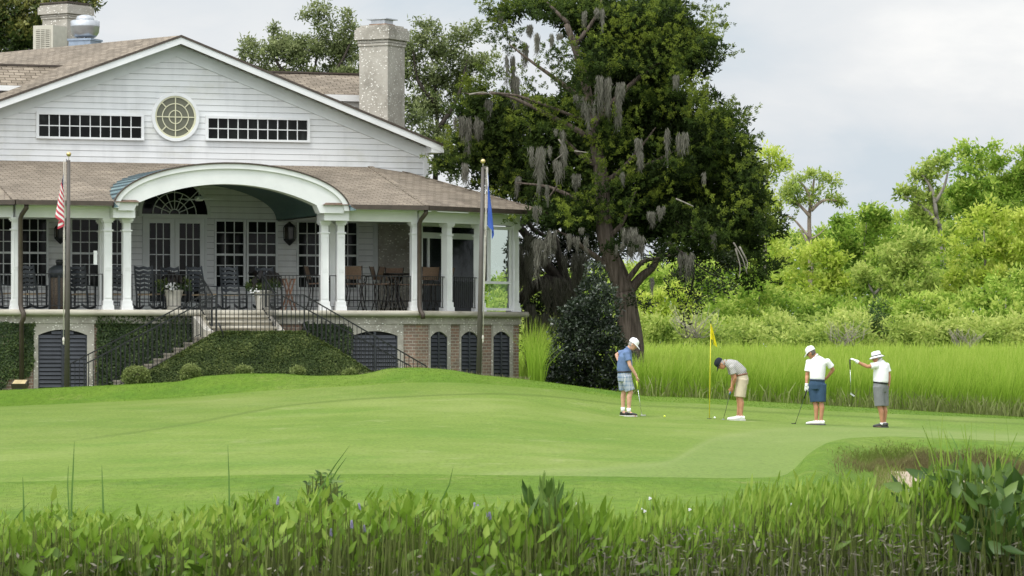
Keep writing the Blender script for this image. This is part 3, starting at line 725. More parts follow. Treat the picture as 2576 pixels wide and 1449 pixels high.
# railings between the porch columns
def railing(fr, s0, s1, d=.14, z0=ZF, parent=None, pitch=.105, name='railing', h=.93):
    m = MB(); fr.box(m, s0, s1, d - .02, d + .02, z0 + h - .02, z0 + h); fr.box(m, s0, s1, d - .012, d + .012, z0 + .09, z0 + .108)
    for s in (s0, s1 - .02): fr.box(m, s, s + .02, d - .014, d + .014, z0 + .088, z0 + h - .001)
    r = bld(m, name, M_IRON, parent); m = MB(); n = max(1, int((s1 - s0) / pitch))
    for i in range(n + 1):
        s = s0 + .012 + (s1 - s0 - .024) * i / n; fr.box(m, s - .0075, s + .0075, d - .0075, d + .0075, z0 + .1, z0 + h - .02)
    bld(m, 'balusters', M_IRON, r); return r
for x0, x1 in ((53, 258), (283, 309), (331, 477), (668, 806), (829, 847), (869, 1034)): railing(FA, FA.S(x0, .14), FA.S(x1, .14))
for x0, x1 in ((1060, 1119), (1143, 1200)): railing(FB, FB.S(x0, .14), FB.S(x1, .14), pitch=.085)
railing(FL, -3.2, FL.S(31, .14))
# glazed end bay of the wing
z0, zc0, z1 = ZF + .03, FB.Z(1255, 711), ZB - .03
m = MB(); a, b = FB.S(1219), FB.S(1290); mu = FB.S(1238)
for s in ((a - .03, a + .03), (b - .03, b + .05)): FB.box(m, s[0], s[1], .08, .16, z0, z1)
FB.box(m, a + .03, b - .03, .082, .158, z0, z0 + .07); FB.box(m, a + .03, b - .03, .082, .158, z1 - .09, z1); FB.box(m, a + .03, b - .03, .083, .157, zc0 - .035, zc0 + .035)
FB.box(m, mu - .04, mu + .04, .081, .159, zc0 + .035, z1 - .09)
gb = bld(m, 'glazed_bay', M_TRIM)
for q in ((a + .03, b - .03, z0 + .07, zc0 - .035), (a + .03, mu - .04, zc0 + .035, z1 - .09), (mu + .04, b - .03, zc0 + .035, z1 - .09)):
    bld(MB().poly([FB.pt(q[0], .12, q[2]), FB.pt(q[1], .12, q[2]), FB.pt(q[1], .12, q[3]), FB.pt(q[0], .12, q[3])]), 'pane', M_CLEAR, gb)
# glass doors set back in the wing
dz = 1.7; m = MB(); s0, s1 = FB.S(1057, dz), FB.S(1211, dz); dh = FB.Z(1130, 592, dz)
FB.box(m, s0, s1, dz, dz + .1, dh - .1, dh + .06); FB.box(m, s0, s1, dz + .002, dz + .098, ZB - .02, 5.06)
for x in (1057, 1125, 1204): s = FB.S(x, dz); FB.box(m, s - .06, s + .10, dz - .01, dz + .11, ZF, ZB - .02)
for x in (1079,): s = FB.S(x, dz); FB.box(m, s - .03, s + .03, dz - .003, dz + .09, ZF + .9, dh - .1)
wd = bld(m, 'wing_doors', M_TRIM2)
bld(MB().poly([FB.pt(s0, dz + .05, ZF), FB.pt(s1, dz + .05, ZF), FB.pt(s1, dz + .05, 5.0), FB.pt(s0, dz + .05, 5.0)]), 'pane', M_DARKGL, wd)
m = MB(); FB.box(m, s0, s1, dz + .02, dz + .045, ZF, ZF + .85); bld(m, 'door_panel', M_LOUV, wd)

# ---- base storey
zbr = 2.18
ob = outline(-.02, 0.)
for f_, a, b, t in ((FL, -6, -.02, .001), (FA, uK0, uK1, 0), (FB, .02, sK2 + .02, .001)):
    m = MB(); f_.box(m, a, b, .02, .3, zbr, ZF - .15 - t); bld(m, 'tabby_band', M_TABBY)
    m = MB(); f_.box(m, a, b - .02, .10, .4, -.6, zbr - .001 - t); bld(m, 'brick_base', M_BRICK, uv=True)
q = FB.pt(sK2, .1, 0); bld(MB().prism([q + Vector((0, 0, -.6)), q + Vector((0, 0, zbr)), q + Vector((-.3, 4, zbr)), q + Vector((-.3, 4, -.6))], (-.25, 0, 0)), 'brick_base', M_BRICK, uv=True)
def louver(fr, x0, x1, xo0, xo1, ysp, ytop, zbot, lab=None):
    a, b, oa, ob_ = (fr.S(x, .05) for x in (x0, x1, xo0, xo1)); zsp_, ztp = fr.Z((x0 + x1) / 2, ysp, .05), fr.Z((x0 + x1) / 2, ytop, .05); n = 12
    c = (a + b) / 2; top = lambda s: zsp_ + (ztp - zsp_) * (1 - ((s - c) / ((b - a) / 2)) ** 2)
    m = MB()
    if oa < a - .01: fr.box(m, oa, a, .045, .1, zbot, zbr - .001)
    if ob_ > b + .01: fr.box(m, b, ob_, .045, .1, zbot, zbr - .001)
    ss = [a + (b - a) * i / n for i in range(n + 1)]
    m.strip([fr.pt(s, .045, zbr - .001) for s in ss], [fr.pt(s, .045, top(s)) for s in ss], fr.pt(0, .055, 0) - fr.pt(0, 0, 0))
    o = bld(m, 'tabby_surround', M_TABBY)
    bld(MB().poly([fr.pt(a, .096, zbot), fr.pt(b, .096, zbot)] + [fr.pt(s, .096, top(s)) for s in ss[::-1]]), 'vent_back', M_LOUVB, o)
    m = MB(); k = int((ztp - zbot) / .105)
    for i in range(k):
        z = zbot + .105 * i + .02
        hs = (b - a) / 2 - .03 if z + .09 < zsp_ else (b - a) / 2 * math.sqrt(max(0, 1 - (z + .09 - zsp_) / (ztp - zsp_)))
        if hs < .1: continue
        for e in ((c - hs, c - .03), (c + .03, c + hs)):
            m.add([fr.pt(e[0], .058, z), fr.pt(e[1], .058, z), fr.pt(e[1], .09, z + .085), fr.pt(e[0], .09, z + .085), fr.pt(e[0], .07, z), fr.pt(e[1], .07, z)], [(0, 1, 2, 3), (4, 5, 1, 0)])
    s = bld(m, 'shutter_slats', M_LOUV, o)
    m = MB(); fr.box(m, c - .03, c + .03, .05, .094, zbot, ztp - .01); fr.box(m, a, a + .03, .052, .094, zbot, zsp_); fr.box(m, b - .03, b, .052, .094, zbot, zsp_); bld(m, 'shutter_frame', M_LOUV, o)
louver(FA, 96, 219, 85, 237, 843, 829, .2); louver(FA, 886, 1000, 872, 1015, 845, 833, .2)
for a, b, oa, ob_ in ((1083, 1125, 1081, 1134), (1160, 1203, 1158, 1213), (1241, 1282, 1239, 1291)): louver(FB, a, b, oa, ob_, 848, 834, 0.)

# ---- roofs, chimney and wall lamps
zr_, ze_ = FA.Z(800, 184, 8.6), FA.Z(800, 238, 7.2); a, b = FA.S(600, 8.), FA.S(932, 8.)
m = MB().prism([(a, 8.9, zr_), (a, 7.2, ze_), (a, 7.2, ze_ - .04), (a, 10.6, ze_ - .04), (a, 10.6, ze_)], (b - a, 0, 0)); r2 = bld(m, 'cross_roof', M_SHING, uv=True)
bld(MB().box((a, 7.14, ze_ - .17), (b, 7.2, ze_ + .01)), 'fascia_board', M_TRIM, r2); bld(MB().box((a + .05, 7.35, ze_ - 1.6), (b, 7.45, ze_ - .05)), 'dormer_wall', M_SIDE, r2, uv=True)
bld(MB().box((a, 8.82, zr_ + .0), (b, 8.98, zr_ + .05)), 'ridge_vent', M_BROWNM, r2)
# low roof on the left: stands in front of the long roof slope
pl = Vector((uc, vr, Bz)); e = Vector((uc - (Ru - uc), vr, Rz)); n2 = (e - pl).cross(rd).normalized()
p1 = plane_hit(165, 169, pl, n2); p2 = plane_hit(62, 219, pl, n2)
vv = p1.y - .05; l1 = Vector((p1.x, vv, p1.z)); l0 = l1 + Vector((-4, 0, 0)); v2 = p2.y - .1; k1 = Vector((p2.x, v2, p2.z)); k0 = Vector((l0.x, v2, p2.z))
m = MB().poly([k0, k1, l1, l0]); m.poly([k0 + Vector((0, 0, -.05)), k1 + Vector((0, 0, -.05)), l1 + Vector((0, .1, -.05)), l0 + Vector((0, .1, -.05))]); r3 = bld(m, 'side_roof', M_SHING, uv=True)
bld(MB().bar(k0 + Vector((0, -.03, -.05)), k1 + Vector((0.1, -.03, -.05)), .05, .14), 'fascia_board', M_TRIM, r3)
bld(MB().bar(l0 + Vector((0, 0, .02)), l1 + Vector((-.1, 0, .02)), .1, .05), 'ridge_vent', M_BROWNM, r3)
s_ = FA.S(0, 5)
def chimney(xc, Y, wdt, ytop, ycap, ybase, rot, lab, dep=None, parent=True):
    c = P(xc, 0, Y); dep = dep or wdt
    def bx(m, k, z0, z1):
        q = []
        for i, j in ((-1, -1), (1, -1), (1, 1), (-1, 1)):
            x, y = i * (wdt / 2 + k), j * (dep / 2 + k)
            q.append(toloc(Vector((c.x + x * math.cos(rot) - y * math.sin(rot), c.y + x * math.sin(rot) + y * math.cos(rot), z0))))
        m.prism(q, (0, 0, z1 - z0))
    zt_, zc2, zb2 = zat(ytop, Y), zat(ycap, Y), zat(ybase, Y); m = MB()
    bx(m, 0, zb2, zc2); h = (zt_ - zc2)
    for k, f0, f1 in ((.03, 0, .12), (.045, .14, .24), (.03, .26, .3), (.10, .3, .78), (.06, .78, .9), (-.02, .9, 1.)): bx(m, k, zc2 + h * f0, zc2 + h * f1)
    ch = bld(m, 'chimney', M_TABBY); ch['label'] = lab
    return ch, c, zt_, bx
STEEL = plain('galvanised', (.48, .50, .52), .35, .7, .12); RUST = plain('rusty_flue', (.30, .20, .14), .7, .2, .3)
ch, c, zt_, bx = chimney(961, 101.5, .94, 66, 118, 420, R(-29), 'speckled tabby chimney with a metal flue cap')
m = MB(); bx(m, -.2, zt_, zt_ + .05); bld(m, 'flue_base', RUST, ch); m = MB(); bx(m, -.24, zt_ + .05, zt_ + .17); bld(m, 'flue_screen', STEEL, ch); m = MB(); bx(m, -.14, zt_ + .17, zt_ + .20); bld(m, 'flue_lid', STEEL, ch)
ch, c, zt_, bx = chimney(166, 108., 1.0, 12, 50, 170, R(-35), 'pale tabby chimney behind the roof ridge', )
m = MB(); bx(m, .05, zt_, zt_ + .04); bld(m, 'flue_lid', M_BROWNM, ch)
# wall lanterns
def lantern(x, yt, yb):
    s, zt_ = FA.at(x, yt, W - .15); zb_ = FA.Z(x, yb, W - .15); h = zt_ - zb_; d = W - .2; r = .17
    m = MB().lathe([(.01, zb_), (.05, zb_ + .03), (.11, zb_ + .09), (r, zb_ + .15), (r, zb_ + .19)], (s, d, 0), 6, False)
    m.lathe([(r * 1.05, zt_ - .17), (r * .8, zt_ - .1), (.05, zt_ - .04), (.02, zt_)], (s, d, 0), 6, False)
    for k in range(6):
        a = k * math.pi / 3; m.bar((s + r * .95 * math.cos(a), d + r * .95 * math.sin(a), zb_ + .19), (s + r * math.cos(a), d + r * math.sin(a), zt_ - .17), .02, .02)
    m.bar((s, d, zt_ - .05), (s, W, zt_ - .12), .03, .03)
    o = bld(m, 'wall_lantern', M_IRON); bld(MB().lathe([(r * .8, zb_ + .19), (r * .85, zt_ - .17)], (s, d, 0), 6, False), 'lantern_glass', plain('lantern_glass', (.06, .055, .045), .1, 0, .3), o)
    return o
lantern(727, 557, 618); lantern(151, 560, 614)
# ceiling fan under the vault
s, zf = FA.at(501, 500, 2.7); m = MB().lathe([(.10, zf - .06), (.13, zf), (.12, zf + .05), (.04, zf + .08)], (s, 2.7, 0), 12).tube([(s, 2.7, zf + .05), (s, 2.7, zi(s) + .01)], .012, 6)
fan = bld(m, 'ceiling_fan', M_TRIM2); m = MB()
for k in range(4):
    a = k * math.pi / 2 + .3; m.bar((s + .1 * math.cos(a), 2.7 + .1 * math.sin(a), zf - .02), (s + .62 * math.cos(a), 2.7 + .62 * math.sin(a), zf - .02), .13, .012)
bld(m, 'fan_blades', M_TRIM2, fan)
s, z = FA.at(246, 648, -.02); m = MB().box((s - .09, -.02 + .05, z - .18), (s + .0, .08, z + .18)); bld(m, 'wall_speaker', M_TRIM)
# ================================================================== staircase in front of the porch
SV, RV = -2.6, -1.45
stair = empty('garden_staircase', (O0.x, O0.y, 0), A, 'stone double staircase with black iron railings leading up to the porch', 'staircase')
ZL = FA.Z(655, 834, SV); uA, uB = FA.S(543, SV), FA.S(766, SV)
u0, u1 = FA.S(503, -.1), FA.S(664, -.1)
def st(mb, name, mat, parent=None, **k): return mb.build(name, mat, parent or stair, **k)
rise = (ZF - ZL) / 4
for i in range(1, 4):
    v0 = -.16 - .34 * (i - 1); z = ZF - rise * i
    m = MB().box((u0, v0 - .36, z - .25), (u1, v0, z - .075)); m.box((u0 - .01, v0 - .40, z - .075), (u1 + .01, v0, z)); m.tube([(u0 - .01, v0 - .40, z - .038), (u1 + .01, v0 - .40, z - .038)], .038, 8)
    st(m, 'step', M_STONE)
st(MB().box((uA, SV + .04, -.3), (uB, -1.2, ZL)), 'landing', M_STONE)
for u, e in ((u0, -1), (u1, 1)):
    a, b = u + e * .02, u + e * .2
    st(MB().prism([(a, -.13, ZF - .16), (a, -.13, .5), (a, -1.5, .5), (a, -1.5, ZL + .02), (a, -1.3, ZL + .05)], (b - a, 0, 0)), 'cheek_wall', M_TABBY)
M_STEP = plain('weathered_step', (.20, .18, .145), .9, 0, .45, 5.)
uF0, uF1 = FA.S(262, SV), FA.S(1000, SV)
zg0, zg1 = FA.Z(262, 985, SV), FA.Z(1000, 990, SV)
for ua_, ub_, zg_, n in ((uA, uF0, zg0, 11), (uB, uF1, zg1, 10)):
    for i in range(n):
        f = (i + 1) / n; z = ZL + (zg_ - ZL) * f; p, q = ua_ + (ub_ - ua_) * i / n, ua_ + (ub_ - ua_) * (i + 1) / n
        lo, hi = min(p, q), max(p, q); m = MB().box((lo, SV + .1, z - .6), (hi, RV + .05, z - .045)); m.box((lo - .02, SV + .085, z - .045), (hi + .02, RV + .06, z)); st(m, 'step', M_STEP)
def slope_rail(P0, P1, hb, name='railing', pitch=.115, parent=None, skip=0):
    P0, P1 = Vector(P0), Vector(P1); m = MB(); m.bar(P0, P1, .035, .03); d = Vector((0, 0, hb)); m.bar(P0 - d, P1 - d, .022, .016)
    r = st(m, name, M_IRON, parent); m = MB(); n = max(1, int((Vector((P1.x - P0.x, P1.y - P0.y))).length / pitch))
    for i in range(n + 1):
        p = P0.lerp(P1, i / n); w_ = .012 if i in (0, n) else .0075; m.box((p.x - w_, p.y - w_, p.z - hb - (.1 if i in (0, n) else 0)), (p.x + w_, p.y + w_, p.z))
    st(m, 'balusters', M_IRON, r); return r
def pp(x, y, v): s, z = FA.at(x, y, v); return (s, v, z)
slope_rail(pp(545, 741, SV), pp(765, 742, SV), .95)
slope_rail(pp(543, 743, SV), pp(212, 917, SV), .97); slope_rail(pp(505, 745, RV), pp(177, 915, RV), .97)
slope_rail(pp(766, 743, SV), pp(1072, 921, SV), .95); slope_rail(pp(711, 745, RV), pp(1033, 921, RV), .95)
for u in (u0 + .02, u1 - .02):
    z2 = FA.Z(510, 728, -1.25) + (.0 if u < 0 else 0); slope_rail((u, -.02, ZF + .93), (u, -1.25, ZL + .95), .86, pitch=.13)
for x in (553, 766):
    s, z = FA.at(x, 812, SV - .02); m = MB().tube([(s - .04, SV - .05, z), (s - .01, SV - .1, z - .12), (s + .04, SV - .14, z - .24), (s + .06, SV - .12, z - .36), (s + .05, SV - .05, z - .44)], .02, 6); st(m, 'brace', M_IRON)

# ================================================================== ivy and clipped shrubs
M_IVY = foliage('ivy_leaves', (.016, .030, .008), (.055, .084, .020), (.14, .165, .045), .12, .6)
M_IVY2 = foliage('ivy_wall_leaves', (.010, .020, .007), (.030, .055, .015), (.085, .125, .030), .15, .5)
M_BOX = foliage('boxwood_leaves', (.030, .055, .014), (.105, .150, .036), (.22, .26, .085), .25, .5)
def ivy(name, fr, polys, d, dens, mat, lab, L=.085, thick=.05, seed=3, cat='ivy', toplip=None, t0=.45, fade=0.):
    lb = LB(seed); r = lb.r; pts = []
    for pl in polys:
        q = [fr.at(x, y, d) for x, y in pl]; a = np.array(q); lo, hi = a.min(0), a.max(0)
        n = int((hi[0] - lo[0]) * (hi[1] - lo[1]) * dens); p = r.uniform(lo, hi, (n, 2)); ins = np.zeros(n, bool); k = len(q)
        for i in range(k):
            (xa, ya), (xb, yb) = q[i], q[(i + 1) % k]
            with np.errstate(divide='ignore', invalid='ignore'):
                c = ((ya > p[:, 1]) != (yb > p[:, 1])) & (p[:, 0] < (xb - xa) * (p[:, 1] - ya) / (yb - ya + 1e-12) + xa)
            ins ^= c
        if fade: ins &= r.uniform(0, 1, n) < np.clip((hi[1] - p[:, 1]) / fade, .12, 1)
        pts.append(p[ins])
    p = np.concatenate(pts); n = len(p); k = np.array([2.1, 3.3, 1.2, 5.1])
    kk = r.normal(size=(14, 2)) * np.array([6., 7.]); clump = np.sin(p @ kk.T + r.uniform(0, 6.28, 14)).sum(1) / 3.2
    dd = d - thick * (r.uniform(0, 1, n) ** .7) * (1 + .2 * clump) - .01
    Wl = np.array([towor(fr.pt(s, e, z)) for (s, z), e in zip(p, dd)])
    out = np.array(towor(fr.pt(0, -1, 0)) - towor(fr.pt(0, 0, 0))); side = np.array([out[1], -out[0], 0])
    th = r.normal(size=(n, 1)) * 1.0; D = side * np.sin(th) + np.array([0, 0, -1]) * np.cos(th) + out * r.uniform(.05, .55, (n, 1))
    up = out + np.array([0, 0, .7]) + r.normal(size=(n, 3)) * .35
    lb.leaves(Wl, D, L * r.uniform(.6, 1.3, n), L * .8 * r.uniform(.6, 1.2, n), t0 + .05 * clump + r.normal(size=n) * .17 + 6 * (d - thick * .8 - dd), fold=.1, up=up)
    c = Wl.mean(0); c[2] = Wl[:, 2].min(); o = lb.build(name, mat, off=c); o.location = c; return tag(o, lab, cat), lb, c
# hedge-like ivy covering the front stair wall: solid core as its trunkless support, leaves as foliage
hp_ = [(330, 990), (332, 962), (440, 900), (545, 839), (765, 839), (850, 886), (940, 944), (940, 985)]
sw = empty('ivy_covered_stair_wall', (O0.x, O0.y, 0), A, 'broad sloping stair wall covered in clipped dark ivy', 'wall')
core = [(lambda s, z: (s, SV - .06, z - .03))(*FA.at(x, y, SV - .06)) for x, y in hp_]
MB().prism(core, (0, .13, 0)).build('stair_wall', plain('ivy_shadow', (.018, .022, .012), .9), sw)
a_, lb, c_ = ivy('ivy_foliage', FA, [hp_], SV - .07, 5200, M_IVY, None, .050, .055, 5)
a_.parent = sw; a_.location = toloc(Vector(c_)); a_.rotation_euler = (0, 0, -A)
for k_ in ('label', 'category'):
    if k_ in a_: del a_[k_]
lb = LB(9); tp = []   # shaggy top edge
for (xa, ya), (xb, yb) in zip(hp_[1:-2], hp_[2:-1]):
    n = int(abs(xb - xa) * 16); t = lb.r.uniform(0, 1, n)
    for f in t: s, z = FA.at(xa + (xb - xa) * f, ya + (yb - ya) * f, SV); tp.append(towor((s, SV + lb.r.uniform(-.14, .12), z + lb.r.uniform(-.06, .05))))
tp = np.array(tp); lb.leaves(tp, lb.r.normal(size=tp.shape) * .7 + np.array([0, -.5, .8]),   .05, .035, .62 + .2 * lb.r.normal(size=len(tp)))
o = lb.build('ivy_fringe', M_IVY, sw, off=c_); o.location = toloc(Vector(c_)); o.rotation_euler = (0, 0, -A)
ivy('wall_ivy', FA, [[(243, 806), (395, 800), (500, 800), (512, 834), (500, 850), (268, 975), (243, 975)]], .09, 3200, M_IVY2, 'dark ivy climbing the brick base behind the left stair flight', .065, .05, 11, fade=.0)
ivy('wall_ivy', FA, [[(-40, 810), (84, 810), (85, 905), (70, 948), (20, 952), (12, 975), (-40, 978)]], .09, 3200, M_IVY2, 'ivy panel on the brick base left of the first louvered opening', .065, .05, 12, t0=.55)
ivy('wall_ivy', FA, [[(760, 806), (820, 806), (884, 822), (884, 930), (760, 900)]], .09, 2600, M_IVY2, 'ivy on the brick base behind the right stair flight', .065, .05, 13, t0=.32)
ivy('wall_ivy', FA, [[(243, 790), (500, 786), (500, 812), (243, 812)]], -.0, 500, M_IVY2, 'sparse ivy creeping over the tabby band below the porch floor', .07, .03, 14, t0=.5)
for i, (x, wd, yt, yb, lab) in enumerate(((343, 62, 925, 970, 'largest round clipped boxwood, at the foot of the left stair flight'), (480, 46, 920, 960, 'round clipped boxwood before the left slope of the ivy wall'), (614, 38, 924, 948, 'clipped boxwood under the middle of the ivy wall'), (749, 34, 926, 950, 'clipped boxwood below the right corner of the stair landing'), (880, 32, 932, 950, 'smallest clipped boxwood near the right end of the ivy wall'))):
    Y = 89.3; b = P(x, yb, Y); r = wd * Y / F * .56; h = (yb - yt + 3) * Y / F; zg = gz(b.x, Y); cz_ = zat(yt - 3, Y) - h * .55
    e = empty('boxwood_shrub', (b.x, Y, zg), 0, lab, 'shrub', 'clipped boxwoods along the ivy wall')
    lb = LB(30 + i); lb.blobs([(0, 0, cz_ - zg, r, r, h * .55, .78)], 620, 5, .8, .05, .035, .03, lumps=.04, shade=.5)
    lb.build('foliage', M_BOX, e)
    MB().tube([(0, 0, -.1), (0, 0, max(.1, cz_ - zg))], .03, 6).build('stem', plain('shrub_stem', (.06, .045, .03), .9), e)

# ================================================================== things on the porch
M_CHAIR = plain('slate_chair_paint', (.028, .033, .040), .45, 0, .2, 10); M_RUSH = plain('rush_seat', (.33, .25, .16), .8, 0, .25, 30)
def make_chair():
    r = empty('rocking_chair', (0, 0, 0)); X = .235
    yb = lambda z: -.20 - .20 * max(0, (z - .38) / .78)
    for e in (-1, 1):
        MB().tube([(e * X, -.17, .05), (e * X, yb(.38), .38), (e * X, yb(.75), .75), (e * X, yb(1.16), 1.12), (e * X, yb(1.2) , 1.17)], [.024, .026, .024, .021, .012], 7).build('leg', M_CHAIR, r)
        MB().tube([(e * (X + .05), .24, .05), (e * (X + .05), .25, .4), (e * (X + .05), .25, .62)], [.018, .024, .022], 7).build('leg', M_CHAIR, r)
        MB().bar((e * X, yb(.64), .645), (e * (X + .06), .30, .625), .085, .022).build('armrest', M_CHAIR, r)
        n = 10; ys = [-.62 + 1.04 * i / n for i in range(n + 1)]
        m = MB().strip([(e * X - .017, y, .075 + .30 * (y + .05) ** 2) for y in ys], [(e * X - .017, y, .02 + .30 * (y + .05) ** 2) for y in ys], (.034, 0, 0)); m.build('rocker', M_CHAIR, r)
    m = MB()
    for i in range(6):
        z = .50 + .112 * i; n = 8
        A_ = [(-X + 2 * X * k / n, yb(z) - .03 * math.sin(math.pi * k / n), z + .075 + .016 * math.cos(4 * math.pi * k / n)) for k in range(n + 1)]
        B_ = [(p[0], p[1], p[2] - .078) for p in A_]; m.strip(A_, B_, (0, .014, 0))
    m.build('backrest', M_CHAIR, r)
    MB().prism([(-X, -.19, .385), (X, -.19, .385), (X + .05, .27, .41), (-X - .05, .27, .41)], (0, 0, .035)).build('seat', M_RUSH, r)
    m = MB()
    for z in (.2, .29): m.bar((-X, -.17, z), (X, -.17, z), .018, .018); m.bar((-X - .04, .24, z), (X + .04, .24, z), .018, .018)
    for e in (-1, 1): m.bar((e * X, -.17, .24), (e * (X + .05), .24, .22), .016, .016); m.bar((e * X, -.17, .33), (e * (X + .05), .24, .31), .016, .016)
    m.build('stretcher', M_CHAIR, r); return r
chairs = [(-6, 'black ladder back rocking chair cut by the left edge, left of the first column', 1.3, -20), (82, 'black rocking chair between the left downspout and the trash bin', 1.3, -20), (206, 'black rocking chair right of the trash bin, behind the left flagpole', 1.5, -14), (295, 'black rocking chair half hidden between the left pair of columns', 1.3, -8),
          (371, 'black rocking chair left of the planter with white petunias', 1.2, -10), (437, 'black rocking chair hidden behind the planter with white petunias', 2.0, -10), (510, 'black rocking chair angled beside the head of the porch steps', 1.2, -30), (587, 'black rocking chair facing the window pair, right of the angled one', 1.2, -14), (676, 'black rocking chair behind the dark arching plant in the right planter', 1.7, -14)]
def onto(x, v, z=ZF): s = FA.S(x, v); w_ = towor((s, v, z)); return w_
base = make_chair()
for i, (x, lab, v, rz_) in enumerate(chairs):
    c = base if i == 0 else copy_tree(base); c.location = onto(x, v, ZF + .003); c.rotation_euler = (0, 0, R(rz_)); tag(c, lab, 'rocking chair', 'black rocking chairs along the porch')
M_MESHB = plain('brown_sling', (.135, .085, .055), .7, 0, .2, 20); M_BARM = plain('dark_bronze', (.022, .018, .016), .4, .4, .2)
def make_stool():
    r = empty('bar_stool', (0, 0, 0))
    for ex in (-1, 1):
        for ey in (-1, 1):
            MB().tube([(ex * .27, ey * .27, 0), (ex * .2, ey * .2, .28), (ex * .16, ey * .17, .55), (ex * .19, ey * .19, .70)], .016, 6).build('leg', M_BARM, r)
    m = MB(); q = [(-.215, -.215, .28), (.215, -.215, .28), (.215, .215, .28), (-.215, .215, .28)]
    for i in range(4): m.bar(q[i], q[(i + 1) % 4], .02, .03)
    m.build('footrest', M_BARM, r)
    MB().prism([(-.23, -.22, .70), (.23, -.22, .70), (.23, .24, .72), (-.23, .24, .72)], (0, 0, .03)).build('seat', M_MESHB, r)
    MB().prism([(-.22, -.24, .84), (.22, -.24, .84), (.235, -.33, 1.19), (-.235, -.33, 1.19)], (0, -.02, 0)).build('backrest', M_MESHB, r)
    for e in (-1, 1):
        MB().tube([(e * .24, -.22, .70), (e * .245, -.26, .9), (e * .25, -.34, 1.2)], .014, 6).build('back_post', M_BARM, r)
        MB().tube([(e * .25, -.27, .94), (e * .27, 0, .95), (e * .27, .22, .93), (e * .26, .26, .8), (e * .24, .22, .72)], .014, 6).build('armrest', M_BARM, r)
    return r
stools = [(800, .9, -100, 'brown bar stool seen side on, left of the right column pair', 0), (893, 1.0, -8, 'brown bar stool with its back toward the lawn, right of the column pair', 0), (931, 1.5, 75, 'brown bar stool in profile in front of the speckled chimney breast', 0), (965, 1.1, -100, 'brown bar stool drawn up to the left of the high table', 0), (986, 2.2, 170, 'brown bar stool behind the high table', 0), (1016, 1.8, 100, 'brown bar stool between the high table and the corner column', 0),
          (1074, .9, 20, 'brown bar stool right of the corner downspout, behind the railing', 1), (1106, .95, 70, 'brown bar stool in the wing, left of the second wing column', 1)]
base = make_stool()
for i, (x, v, rz_, lab, wing) in enumerate(stools):
    c = base if i == 0 else copy_tree(base); c.location = onto(x, v) if not wing else towor(FB.pt(FB.S(x, v), v, ZF)); c.rotation_euler = (0, 0, R(rz_)); tag(c, lab, 'bar stool', 'bar stools at the right of the porch')
w_ = onto(994, 1.7); t = empty('high_table', w_, 0, 'tall dark bar table among the brown stools', 'table')
MB().lathe([(.42, .98), (.43, 1.0), (.43, 1.02), (.40, 1.03)], n=20).build('tabletop', M_BARM, t)
for k in range(4):
    a = k * math.pi / 2 + .5; MB().tube([(.34 * math.cos(a), .34 * math.sin(a), 0), (.12 * math.cos(a), .12 * math.sin(a), .45), (.06 * math.cos(a), .06 * math.sin(a), .6), (.22 * math.cos(a), .22 * math.sin(a), .98)], .018, 6).build('leg', M_BARM, t)
w_ = onto(727, .8); t = empty('folding_stand', w_, A, 'reddish wooden cross legged tray stand left of the first bar stool', 'stand')
M_WOOD = plain('oiled_wood', (.22, .10, .05), .5, 0, .25, 12)
for y in (-.16, .16):
    MB().bar((-.16, y, 0), (.12, y + .02, .84), .035, .02, (0, 1, 0)).build('leg', M_WOOD, t); MB().bar((.16, y + .03, 0), (-.12, y + .05, .84), .035, .02, (0, 1, 0)).build('leg', M_WOOD, t)
MB().bar((.12, -.16, .83), (.12, .2, .83), .03, .03).bar((-.12, -.16, .83), (-.12, .2, .83), .03, .03).build('top_rail', M_WOOD, t)
# trash bin
w_ = onto(150, 1.0); t = empty('trash_bin', w_, A, 'brown pebble panel trash bin with a dark domed lid', 'trash bin')
BR = .28; MB().lathe([(BR, 0), (BR, .86)], n=20).build('body', plain('pebble_panel', (.10, .075, .055), .8, 0, .4, 40), t)
m = MB()
for k in range(6): a = k * math.pi / 3 + .25; m.bar((BR * math.cos(a), BR * math.sin(a), .0), (BR * math.cos(a), BR * math.sin(a), .88), .07, .05, (math.cos(a), math.sin(a), 0))
m.build('body_ribs', M_CHAIR, t); MB().lathe([(BR + .02, .84), (BR + .02, 1.0), (BR, 1.07), (.16, 1.15), (.02, 1.17)], n=20).build('lid', M_CHAIR, t)
MB().lathe([(.1, 1.14), (.09, 1.2), (.11, 1.23), (.1, 1.3), (.02, 1.31)], n=12).build('ash_tray', M_IRON, t)
